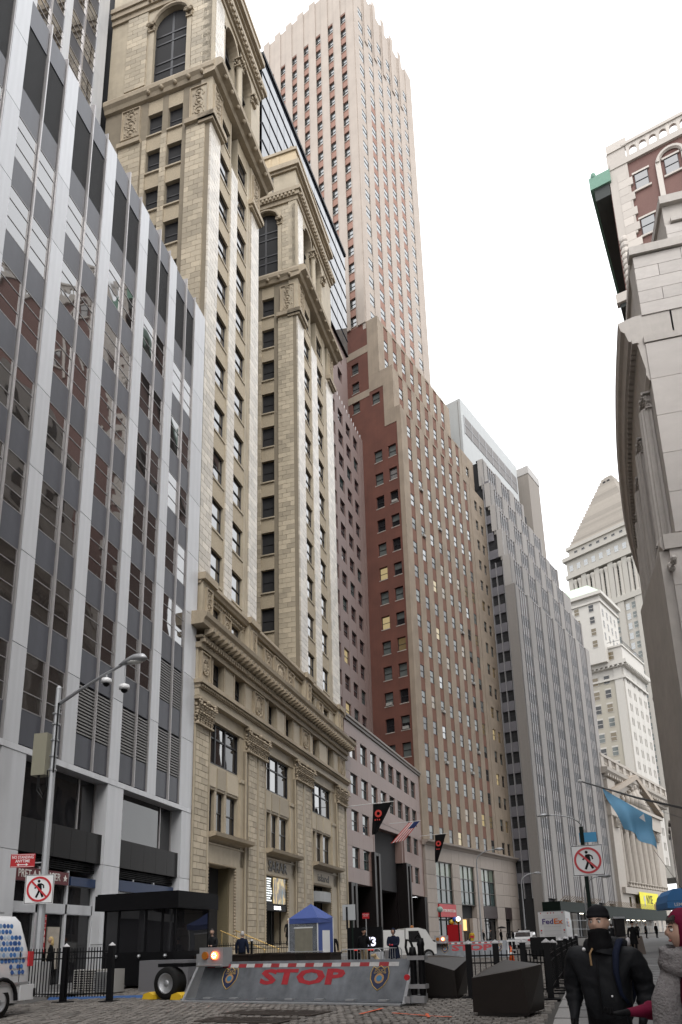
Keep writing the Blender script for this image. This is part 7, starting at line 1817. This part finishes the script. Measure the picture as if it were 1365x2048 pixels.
# ================================================================ people and the dog
from mathutils import noise as mnoise
M_skin = mat('skin', (.50, .32, .24), .55, noise=.06, nscale=20); M_skin2 = mat('skin_tan', (.33, .19, .13), .55)
def cloth(name, c, r=.8): return mat(name, c, r, noise=.25, nscale=9, bump=.5, bscale=12, spec=.12)
M_cblk = cloth('black_cloth', (.007, .007, .008)); M_cchar = cloth('charcoal_cloth', (.012, .013, .015), .6); M_cnavy = cloth('navy_cloth', (.010, .014, .030)); M_khaki = cloth('khaki_cloth', (.25, .20, .13))
M_maroonC = cloth('maroon_cloth', (.13, .008, .03)); M_hairb = mat('dark_hair', (.02, .013, .01), .6, noise=.3, nscale=30); M_hairy = mat('blonde_hair', (.50, .36, .16), .6, noise=.2, nscale=30)
M_shoe = mat('black_shoe', (.012, .012, .012), .4); M_greyh = mat('grey_hair', (.35, .34, .33), .6)
def skin_mesh(V, E, rad, sub=2):
    me = bpy.data.meshes.new('s'); me.from_pydata([v for v in V], E, []); o = bpy.data.objects.new('s', me)
    TMP.collection.objects.link(o); TMP.view_layers[0].update()
    md = o.modifiers.new('Skin', 'SKIN'); md.use_smooth_shade = True; md.branch_smoothing = .6
    if not me.skin_vertices: 
        return None
    for i, r_ in enumerate(rad): me.skin_vertices[0].data[i].radius = r_ if isinstance(r_, tuple) else (r_, r_); me.skin_vertices[0].data[i].use_root = (i == 0)
    s_ = o.modifiers.new('Sub', 'SUBSURF'); s_.levels = sub; s_.render_levels = sub
    TMP.collection.objects.unlink(o); m2 = eval_mesh(o); bpy.data.meshes.remove(me); return m2
def head_verts(c, k=1.0, n=30, m=22):
    """a head with brow, nose, lips, chin and ears; face towards -y"""
    V = []; F = []; mi = []
    g = lambda a, b: math.exp(-(a * a) / (b * b))
    for j in range(m + 1):
        ph = math.pi * j / m
        for i in range(n):
            th = 2 * math.pi * i / n; x, y, z = math.sin(ph) * math.sin(th), -math.sin(ph) * math.cos(th), -math.cos(ph)
            X, Y, Zz = x * .074, y * .094, z * .118
            if z < 0: X *= 1 - .30 * z * z * 1.0; Y = Y * (1 - .18 * z * z) - .012 * (-z)
            if y < 0:
                X0 = abs(X)
                f = 1.0
                nose = .026 * g(X, .013) * g(Zz + .012, .02) + .010 * g(X, .012) * g(Zz - .012, .02)
                eye = -.011 * (g(X - .031, .015) + g(X + .031, .015)) * g(Zz - .012, .012)
                brow = .005 * g(Zz - .034, .01) * g(X, .05); lips = .006 * g(X, .022) * g(Zz + .058, .010); chin = .008 * g(X, .025) * g(Zz + .098, .016); ck = .004 * (g(X - .045, .02) + g(X + .045, .02)) * g(Zz + .02, .02)
                Y -= (nose + eye + brow + lips + chin + ck) * f
            ear = .016 * (g(Y - .012, .016) * g(Zz + .004, .026)) * (1 if abs(x) > .8 else 0); X += ear if x > 0 else -ear
            V.append((c[0] + X * k, c[1] + Y * k, c[2] + Zz * k))
    for j in range(m):
        for i in range(n): a_ = j * n + i; b_ = j * n + (i + 1) % n; F.append((a_, b_, b_ + n, a_ + n))
    return V, F
def person(label, x, y, rot, h=1.75, base=0.0, coat=M_cblk, legs=M_cblk, skin=M_skin, hair=M_hairb, armL=None, armR=None, long=False, hood=None, hat=None, stride=0.0, lean=0.0, fingers=False, name='person', group=None, female=False, bulk=1.0, glove=None):
    P = thing(name, label, 'person', (x, y, gz(y) + base), rot, group); k = h / 1.75
    sh = (.195 if not female else .175) * bulk
    J = {}
    def v(n_, p): J[n_] = (p[0] * k, (p[1] - lean * max(0, p[2] - .95)) * k, p[2] * k); return n_
    v('pel', (0, 0, .96)); v('sp', (0, .0, 1.12)); v('ch', (0, .0, 1.32)); v('nb', (0, .0, 1.46)); v('nk', (0, -.01, 1.54))
    for s, n_ in ((-1, 'R'), (1, 'L')):
        v('hip' + n_, (s * .095, 0, .92)); v('kn' + n_, (s * .10, -.03 - s * stride * .5, .50)); v('an' + n_, (s * .10, .03 - s * stride * (.9 if s > 0 else .9), .09)); v('to' + n_, (s * .115, -.15 - s * stride * .9, .035))
        A = (armL if s > 0 else armR) or ((s * (sh + .06), .02, 1.16), (s * (sh + .07), -.04, .90))
        v('sho' + n_, (s * sh * .92, 0, 1.43)); v('el' + n_, A[0]); v('wr' + n_, A[1])
        d = Vector(A[1]) - Vector(A[0]); d.normalize(); pm = Vector(A[1]) + d * .09; v('pa' + n_, tuple(pm))
        if fingers:
            sd = Vector((0, 1, 0)) if abs(d.y) < .8 else Vector((1, 0, 0)); sd = (sd - d * sd.dot(d)).normalized(); up_ = d.cross(sd)
            for fi, (off, ln) in enumerate(((-.03, .065), (-.011, .078), (.010, .074), (.029, .058))):
                b_ = pm + sd * off; v('f%d%s' % (fi, n_), tuple(b_ + d * .02)); v('g%d%s' % (fi, n_), tuple(b_ + d * (.02 + ln * .55) + up_ * .008)); v('h%d%s' % (fi, n_), tuple(b_ + d * (.02 + ln * .5) + up_ * .045))
            b_ = Vector(A[1]) + d * .03 - sd * .035; v('t0' + n_, tuple(b_)); v('t1' + n_, tuple(b_ + d * .035 - sd * .022)); v('t2' + n_, tuple(b_ + d * .062 - sd * .026 + up_ * .012))
    E = [('pel', 'sp'), ('sp', 'ch'), ('ch', 'nb'), ('nb', 'nk')]
    rad = {'pel': (.15, .11), 'sp': (.145, .105), 'ch': (.165, .12), 'nb': (.085, .075), 'nk': .056}
    c_ = 1.12 * bulk
    rad.update({'pel': (.15 * c_, .115 * c_), 'sp': (.15 * c_, .12 * c_), 'ch': (.17 * c_, .13 * c_)})
    for n_ in 'RL':
        E += [('pel', 'hip' + n_), ('hip' + n_, 'kn' + n_), ('kn' + n_, 'an' + n_), ('an' + n_, 'to' + n_), ('nb' if 0 else 'ch', 'sho' + n_), ('sho' + n_, 'el' + n_), ('el' + n_, 'wr' + n_), ('wr' + n_, 'pa' + n_)]
        rad.update({'hip' + n_: .105, 'kn' + n_: .066, 'an' + n_: .046, 'to' + n_: (.04, .03), 'sho' + n_: .075 * bulk, 'el' + n_: .056 * bulk, 'wr' + n_: .038, 'pa' + n_: (.038, .02)})
        if fingers:
            for fi in range(4): E += [('pa' + n_, 'f%d%s' % (fi, n_)), ('f%d%s' % (fi, n_), 'g%d%s' % (fi, n_)), ('g%d%s' % (fi, n_), 'h%d%s' % (fi, n_))]; rad.update({'f%d%s' % (fi, n_): .0095, 'g%d%s' % (fi, n_): .0085, 'h%d%s' % (fi, n_): .007})
            E += [('wr' + n_, 't0' + n_), ('t0' + n_, 't1' + n_), ('t1' + n_, 't2' + n_)]; rad.update({'t0' + n_: .012, 't1' + n_: .010, 't2' + n_: .008})
    names = list(J); idx = {n_: i for i, n_ in enumerate(names)}
    sc2 = lambda r_: tuple(q * k for q in r_) if isinstance(r_, tuple) else r_ * k
    me = skin_mesh([J[n_] for n_ in names], [(idx[a], idx[b]) for a, b in E], [sc2(rad[n_]) for n_ in names], 3 if fingers else 1)
    if fingers:
        me.update(); ws_ = [Vector(J['wr' + n_]) for n_ in 'RL']
        nrm = [q.normal.copy() for q in me.vertices]
        for q, nv in zip(me.vertices, nrm):
            c = q.co
            if c.z > 1.5 * k or min((c - w_).length for w_ in ws_) < .16 * k: continue
            f1 = 1 - abs(mnoise.noise(Vector((c.x * 7, c.y * 7, c.z * 15)))) * 2; f2 = 1 - abs(mnoise.noise(Vector((c.x * 19 + 3, c.y * 19, c.z * 33)))) * 2
            q.co += nv * (.011 * f1 + .005 * f2)
    # materials by body region: 0 coat 1 legs 2 skin 3 shoe
    mb = MB(); mb.v = [tuple(q.co) for q in me.vertices]; wl = [Vector(J['pa' + n_]) for n_ in 'RL'] + [Vector(J['wr' + n_]) for n_ in 'RL']
    for pl_ in me.polygons:
        c = pl_.center; q = 0
        if any((c - w_).length < (.10 if fingers else .075) * k for w_ in wl[:2]) : q = 4
        elif c.z < .075 * k: q = 3
        elif c.z < .93 * k and min((c - Vector(J['wr' + n_])).length for n_ in 'RL') > .12 * k and abs(c.x) < .24 * k: q = 1
        elif c.z > 1.505 * k: q = 2
        mb.f.append(tuple(pl_.vertices)); mb.m.append(q)
    bpy.data.meshes.remove(me)
    hc = (J['nk'][0], J['nk'][1] - .015 * k, J['nk'][2] + .115 * k)
    hv, hf = head_verts(hc, k * (.98 if female else 1.02)); mb.add(hv, hf, 2)
    body = mb.obj('body', [coat, legs, skin, M_shoe, glove or skin], P, None, True)
    if long:   # coat skirt below the waist
        sk = MB(); prof = [(.165, .115, 1.12), (.18, .13, .95), (.20, .15, .75), (.215, .165, .58)]; nn = 18; vs = []
        for a, b, z in prof:
            for i in range(nn): t = 2 * math.pi * i / nn; w = 1 + .05 * math.sin(5 * t + z * 9); vs.append((a * bulk * w * math.cos(t) * k, b * bulk * w * math.sin(t) * k, z * k))
        sk.add(vs, [(j * nn + i, j * nn + (i + 1) % nn, (j + 1) * nn + (i + 1) % nn, (j + 1) * nn + i) for j in range(3) for i in range(nn)]); sk.obj('coat_skirt', coat, P, None, True)
    # hair: a cap over the back and top of the head
    if hair is not None and hat is None and hood is None:
        hr = MB(); V2, F2 = head_verts((hc[0], hc[1] + .006 * k, hc[2] + .006 * k), k * 1.09, 18, 14); keep = []
        for f in F2:
            cz = sum(V2[i][2] for i in f) / 4 - hc[2]; cy = sum(V2[i][1] for i in f) / 4 - hc[1]
            if cz > .065 * k or (cy > .01 * k and cz > (-.06 if not female else -.11) * k): keep.append(f)
        hr.add(V2, keep)
        if female: hr.ball((hc[0], hc[1] + .06 * k, hc[2] - .1 * k), .085 * k, 10, 7, 1, .7, 1.7)
        hr.obj('hair', hair, P, None, True)
    if hat is not None:
        ht = MB(); pr = [(.096, .045), (.103, .055), (.102, .07), (.098, .06), (.096, .095), (.075, .128), (.035, .148), (.004, .152)]; nn = 30; vs = []
        for j_, (r_, z) in enumerate(pr):
            for i in range(nn): t = 2 * math.pi * i / nn; w = 1 + (.02 if i % 2 else -.015); vs.append((hc[0] + r_ * w * .86 * math.cos(t) * k, hc[1] + .012 * k + r_ * w * 1.06 * math.sin(t) * k, hc[2] + (z - (.03 if j_ < 3 else 0) * max(0, math.sin(t))) * k))
        ht.add(vs, [(j * nn + i, j * nn + (i + 1) % nn, (j + 1) * nn + (i + 1) % nn, (j + 1) * nn + i) for j in range(len(pr) - 1) for i in range(nn)]); ht.obj('knit_hat', hat, P, None, True)
    if hood is not None:
        hd = MB(); V2, F2 = head_verts((hc[0], hc[1] + .012 * k, hc[2] + .012 * k), k * 1.24, 24, 18); keep = []
        V2 = [(a, b if b > hc[1] - .03 * k else hc[1] - .03 * k - (hc[1] - .03 * k - b) * (.9 if c > hc[2] + .06 * k else .35), c) for a, b, c in V2]
        for f in F2:
            cz = sum(V2[i][2] for i in f) / 4 - hc[2]; cy = sum(V2[i][1] for i in f) / 4 - hc[1]
            if cz > .085 * k or (cy > -.055 * k and cz > -.125 * k): keep.append(f)
        hd.add(V2, keep); hd.obj('hood', hood, P, None, True)
    P['_h'] = 0; del P['_h']
    return P, hc, k, J
# ---- the two passers-by in the foreground
PV = gz(6) + .0
man, hc, k, J = person('man in black knit hat, face scarf and dark hooded parka walking in the foreground', .47, 6.0, R(-22), 1.63, .135, coat=M_cchar, legs=M_cblk, hair=None, hat=cloth('black_knit', (.010, .010, .012)), armL=((.285, .09, 1.13), (.27, -.06, .90)), armR=((-.285, .06, 1.13), (-.25, -.10, .90)), stride=.12, fingers=True, bulk=1.3, glove=M_cblk)
# eyes and brows
for s in (-1, 1):
    MB().ball((hc[0] + s * .031 * k, hc[1] - .078 * k, hc[2] + .012 * k), .0125 * k, 10, 8).obj('eye', mat('eye_white', (.6, .58, .55), .2), man, None, True)
    MB().ball((hc[0] + s * .031 * k - .002, hc[1] - .0865 * k, hc[2] + .012 * k), .0062 * k, 8, 6).obj('iris', mat('iris_dark', (.02, .013, .008), .15), man, None, True)
    MB().tube([(hc[0] + s * (.016 + .03 * t) * k, hc[1] - (.093 - .012 * t * t) * k, hc[2] + (.030 + .006 * math.sin(t * 3)) * k) for t in (0, .35, .7, 1)], .005 * k, 6).obj('eyebrow', M_hairb, man)
# scarf wrapped over mouth and neck
def wrap(prof, c, k_, seed=0, amp=.006, n=28, sy=1.05):
    mb = MB(); vs = []; rr = random.Random(seed)
    ph = [rr.random() * 6 for _ in prof]
    for j, (r_, z, oy) in enumerate(prof):
        for i in range(n): t = 2 * math.pi * i / n; w = r_ + amp * math.sin(3 * t + ph[j]) + amp * .6 * math.sin(7 * t + ph[j] * 2); vs.append((c[0] + w * math.cos(t) * k_, c[1] + (oy + w * sy * math.sin(t)) * k_, c[2] + (z + amp * 1.5 * math.sin(2 * t + ph[j])) * k_))
    mb.add(vs, [(j * n + i, j * n + (i + 1) % n, (j + 1) * n + (i + 1) % n, (j + 1) * n + i) for j in range(len(prof) - 1) for i in range(n)]); return mb
wrap([(.11, -.22, .02), (.118, -.185, .012), (.10, -.15, .0), (.088, -.11, -.012), (.084, -.08, -.02), (.083, -.06, -.021), (.081, -.046, -.018), (.074, -.048, -.014)], hc, k, 1, .005).obj('neck_scarf', M_cblk, man, None, True)
wrap([(.165, -.235, .05), (.175, -.20, .07), (.17, -.165, .085), (.15, -.135, .095), (.125, -.12, .09), (.10, -.14, .08), (.09, -.18, .06)], (hc[0], hc[1] + .0, hc[2]), k, 2, .012, sy=.9).obj('parka_hood', M_cchar, man, None, True)
nn = 32
for s in (1,):
    MB().tube([(s * .06 * k, .19 * k, 1.40 * k), (s * .13 * k, .10 * k, 1.515 * k), (s * .15 * k, -.04 * k, 1.505 * k), (s * .145 * k, -.135 * k, 1.42 * k), (s * .14 * k, -.168 * k, 1.28 * k), (s * .16 * k, -.16 * k, 1.12 * k), (s * .2 * k, -.08 * k, 1.02 * k)], [.02 * k, .026 * k, .028 * k, .028 * k, .024 * k, .016 * k, .012 * k], 8).obj('backpack_strap', M_cnavy, man, None, True)
    MB().ball((s * .09 * k, -.168 * k, 1.10 * k), .008, 8, 6).obj('snap', M_sgnw, man)
bpk = MB(); bpk.ball((0, .27 * k, 1.18 * k), .2 * k, 14, 10, .85, .6, 1.25); bpk.obj('backpack', M_cnavy, man, None, True)
MB().tube([(-.03 * k, -.15 * k, 1.46 * k), (-.045 * k, -.178 * k, 1.42 * k), (-.04 * k, -.185 * k, 1.33 * k)], .007, 6).obj('hood_cord', mat('tan_cord', (.30, .19, .09), .7), man); MB().ball((-.10 * k, -.15 * k, 1.455 * k), .014, 8, 6).obj('snap', M_sgnw, man)
MB().tube([(0, -.17 * k, .96 * k), (0, -.178 * k, 1.1 * k), (0, -.18 * k, 1.25 * k), (0, -.165 * k, 1.38 * k)], .008 * k, 6).obj('zip', M_black, man)
wom, hc, k, J = person('woman in maroon hood and grey knitted scarf at the right edge', .87, 4.85, R(-80), 1.56, .135, coat=M_maroonC, legs=M_cblk, hair=None, female=True, hood=M_maroonC, armL=((.27, -.02, 1.16), (.25, -.18, .98)), armR=((-.25, -.14, 1.14), (-.16, -.40, 1.13)), stride=.12, fingers=True, bulk=1.15, glove=M_cblk)
for s in (-1, 1):
    MB().ball((hc[0] + s * .030 * k, hc[1] - .078 * k, hc[2] + .010 * k), .0122 * k, 10, 8).obj('eye', MATS['eye_white'], wom, None, True); MB().ball((hc[0] + s * .030 * k, hc[1] - .0862 * k, hc[2] + .009 * k), .0062 * k, 8, 6).obj('iris', MATS['iris_dark'], wom, None, True)
    MB().tube([(hc[0] + s * (.016 + .03 * t) * k, hc[1] - (.092 - .012 * t * t) * k, hc[2] + (.030 + .005 * math.sin(t * 3)) * k) for t in (0, .35, .7, 1)], .0042 * k, 6).obj('eyebrow', M_hairb, wom)
MB().ball((hc[0], hc[1] - .088 * k, hc[2] - .059 * k), .016 * k, 10, 8, 1.25, .55, .5).obj('lips', mat('lip', (.35, .11, .09), .45), wom, None, True)
for i in range(11):
    a = -.055 + i * .011; MB().tube([(hc[0] + a * k, hc[1] - .06 * k, hc[2] + .105 * k), (hc[0] + a * 1.12 * k, hc[1] - (.088 - a * a * 6) * k, hc[2] + .075 * k), (hc[0] + a * 1.2 * k, hc[1] - (.090 - a * a * 7) * k, hc[2] + (.046 + .006 * (i % 3)) * k)], [.007 * k, .006 * k, .002 * k], 6).obj('fringe', M_hairb, wom)
M_knit = mat('grey_knit', (.20, .19, .19), .95, noise=.6, nscale=26, bump=1.0, bscale=70)
wrap([(.13, -.30, .0), (.16, -.26, -.01), (.165, -.21, -.015), (.15, -.175, -.01), (.15, -.15, -.015), (.135, -.115, -.018), (.11, -.10, -.01), (.09, -.115, 0)], hc, k, 5, .012).obj('knit_scarf', M_knit, wom, None, True)
sc_m = MB(); sc_m.tube([(.02, -.13 * k, hc[2] - .24 * k), (.03, -.20 * k, 1.22 * k), (.04, -.21 * k, 1.0 * k), (.03, -.2 * k, .8 * k)], [.06, .085, .09, .08], 10); sc_m.obj('scarf_end', M_knit, wom, None, True)
ct_ = MB(); vs = []; prof = [(.19, .14, .62), (.20, .15, .8), (.195, .15, .95), (.185, .145, 1.1), (.19, .145, 1.25), (.17, .125, 1.37), (.11, .09, 1.46)]
for j, (a, b, z) in enumerate(prof):
    for i in range(nn): t = 2 * math.pi * i / nn; w = 1 + .03 * math.sin(4 * t + z * 15); vs.append((a * w * math.cos(t) * k, b * w * math.sin(t) * k, z * k))
ct_.add(vs, [(j * nn + i, j * nn + (i + 1) % nn, (j + 1) * nn + (i + 1) % nn, (j + 1) * nn + i) for j in range(len(prof) - 1) for i in range(nn)]); ct_.obj('coat', cloth('plum_coat', (.05, .006, .016)), wom, None, True)
# ---- people further up the street
G_ = 'people standing about in the street'
HOLD = ((.22, -.10, 1.12), (.08, -.28, 1.12)); HOLDR = ((-.22, -.10, 1.12), (-.08, -.28, 1.12))
person('blonde woman in a dark coat behind the left lamp post', -17.0, 23.6, R(-60), 1.7, .17, hair=M_hairy, female=True, long=True, group=G_)
person('dark-jacketed man looking at his phone, left of the three men', -13.95, 29.0, R(20), 1.76, .18, skin=M_skin2, armL=HOLD, armR=HOLDR, group=G_)
person('dark-jacketed man in the middle of the three men by the planters', -13.2, 29.0, R(10), 1.85, .18, skin=M_skin, armL=HOLD, armR=HOLDR, coat=M_cchar, group=G_)
person('grey-haired man in dark suit, right of the three men', -11.85, 29.0, R(170), 1.75, .15, hair=M_greyh, coat=M_cnavy, bulk=1.1, group=G_)
person('person with pale hat and long dark coat at the clothing shop door', -16.0, 47.2, R(40), 1.7, 1.05, hair=None, hat=mat('pale_knit', (.6, .5, .3), .9), long=True, group=G_)
st2 = thing('shop_steps', 'stone steps up to the clothing shop door', 'steps', (-17.8, 45.2, gz(46)))
for i in range(6): MB().box(0, 3.0 - i * .25, 0, 4.6, .1 + i * .17, .27 + i * .17).obj('step', M_lime, st2)
sp_, hc2, k2, J2 = person('man in dark suit with red tie right of the tent', -9.9, 36.0, R(20), 1.78, 0, coat=M_cblk, skin=M_skin2, group=G_)
MB().box(-.05, .05, -.165, -.13, 1.2, 1.5).obj('shirt', M_sgnw, sp_); MB().box(-.018, .018, -.172, -.165, 1.18, 1.47).obj('red_tie', M_sgnr, sp_)
person('man in black jacket and khaki trousers standing beside the dog', -7.15, 31.0, R(150), 1.88, 0, legs=M_khaki, hat=M_cblk, hair=None, skin=M_skin2, bulk=1.2, armR=HOLDR, group=G_)
pk_, hc2, k2, J2 = person('person in navy parka with hood and red gloves by the white truck', -6.05, 32.0, R(-10), 1.82, 0, coat=M_cnavy, hood=M_cnavy, hair=None, skin=M_skin2, glove=M_sgnr, armL=HOLD, armR=HOLDR, bulk=1.18, long=True, group=G_)
fz = MB(); fz.ball((hc2[0], hc2[1] - .035 * k2, hc2[2] - .01), .078 * k2, 12, 9, .9, .8, 1.15); fz.obj('face', M_skin2, pk_, None, True)
for i, (px1, lab, co_) in enumerate(((-7.0, 'person in yellow and red jacket before the brick tower base', mat('yellow_jacket', (.55, .36, .02), .7)), (-5.9, 'dark-coated person just right of the yellow jacket', M_cblk), (-5.0, 'dark-coated person before the lit doorway of the brick tower', M_cchar), (-3.9, 'dark figure holding an umbrella near the scaffold shed', M_cblk), (-1.9, 'left of the two dark people under the shed end', M_cchar), (-1.1, 'right of the two dark people under the shed end', M_cblk))):
    q_, hc2, k2, J2 = person(lab, px1, 84 + (i % 2) * 1.5, R(40 * i), 1.72, .0, coat=co_, long=i % 2 == 0, group=G_)
    if i == 0: MB().box(-.2, .2, -.16, .16, .9, 1.15).obj('red_hem', M_sgnr, q_)
    if i == 3: um = MB(); um.lathe([(.55, -.12), (.4, .0), (.2, .08), (.01, .12)], (.1, -.2, 1.95), 10); um.obj('umbrella', M_cblk, q_)
rp_, hc2, k2, J2 = person('dark-coated person carrying a white bag on the right pavement', 5.0, 42.6, R(165), 1.74, .13, long=True, hat=M_cblk, hair=None, stride=.15, group=G_)
bgm = MB(); bgm.ball((.3, .02, .72), .19, 10, 8, .7, .9, 1.2); bgm.obj('white_bag', mat('plastic_bag', (.6, .58, .6), .4), rp_, None, True)
person('dark-coated person walking beyond the brown planter', 4.45, 55, R(10), 1.75, .13, long=True, group=G_); person('second dark-coated person beside the phone kiosk', 5.2, 56.2, R(190), 1.7, .13, long=True, coat=M_cchar, group=G_)
for i, (x_, y_, lab) in enumerate(((11.8, 96, 'left of three tiny dark walkers before the exchange'), (12.9, 97, 'middle of three tiny dark walkers before the exchange'), (14.0, 96.5, 'right of three tiny dark walkers before the exchange'))): person(lab, x_, y_, R(60 * i), 1.75, .13, long=True, group='far walkers before the exchange')
# ---- the dog
dg_ = thing('dog', 'pale yellow dog sitting behind the barrier beside the khaki trousers', 'dog', (-6.35, 30.4, gz(30.4)), R(-70))
V = [(0, .30, .30), (0, .12, .38), (0, -.08, .52), (0, -.16, .68), (0, -.20, .80), (0, -.30, .80), (0, -.39, .765), (0, .40, .12), (0, .58, .07)]
E = [(0, 1), (1, 2), (2, 3), (3, 4), (4, 5), (5, 6), (0, 7), (7, 8)]; rd_ = [.15, .155, .13, .085, .095, .065, .042, .05, .022]
for s in (-1, 1):
    n_ = len(V); V += [(s * .09, -.11, .38), (s * .09, -.13, .2), (s * .09, -.12, .05), (s * .09, -.18, .03)]; E += [(2, n_), (n_, n_ + 1), (n_ + 1, n_ + 2), (n_ + 2, n_ + 3)]; rd_ += [.06, .042, .035, .035]
    n_ = len(V); V += [(s * .14, .22, .22), (s * .17, .02, .2), (s * .17, .14, .06), (s * .17, -.04, .035)]; E += [(0, n_), (n_, n_ + 1), (n_ + 1, n_ + 2), (n_ + 2, n_ + 3)]; rd_ += [.10, .06, .04, .035]
me = skin_mesh(V, E, rd_, 2); me.materials.append(mat('pale_fur', (.46, .36, .22), .9, noise=.2, nscale=18, bump=.5, bscale=60)); put('body', me, dg_)
for s in (-1, 1):
    MB().ball((s * .095, -.19, .80), .055, 8, 6, .45, .8, 1.3).obj('ear', mat('tan_fur', (.34, .23, .12), .9), dg_, None, True); MB().ball((s * .045, -.285, .84), .013, 8, 6).obj('eye', M_black, dg_)
MB().ball((0, -.43, .775), .024, 8, 6).obj('nose', M_black, dg_)
bpy.data.scenes.remove(TMP)
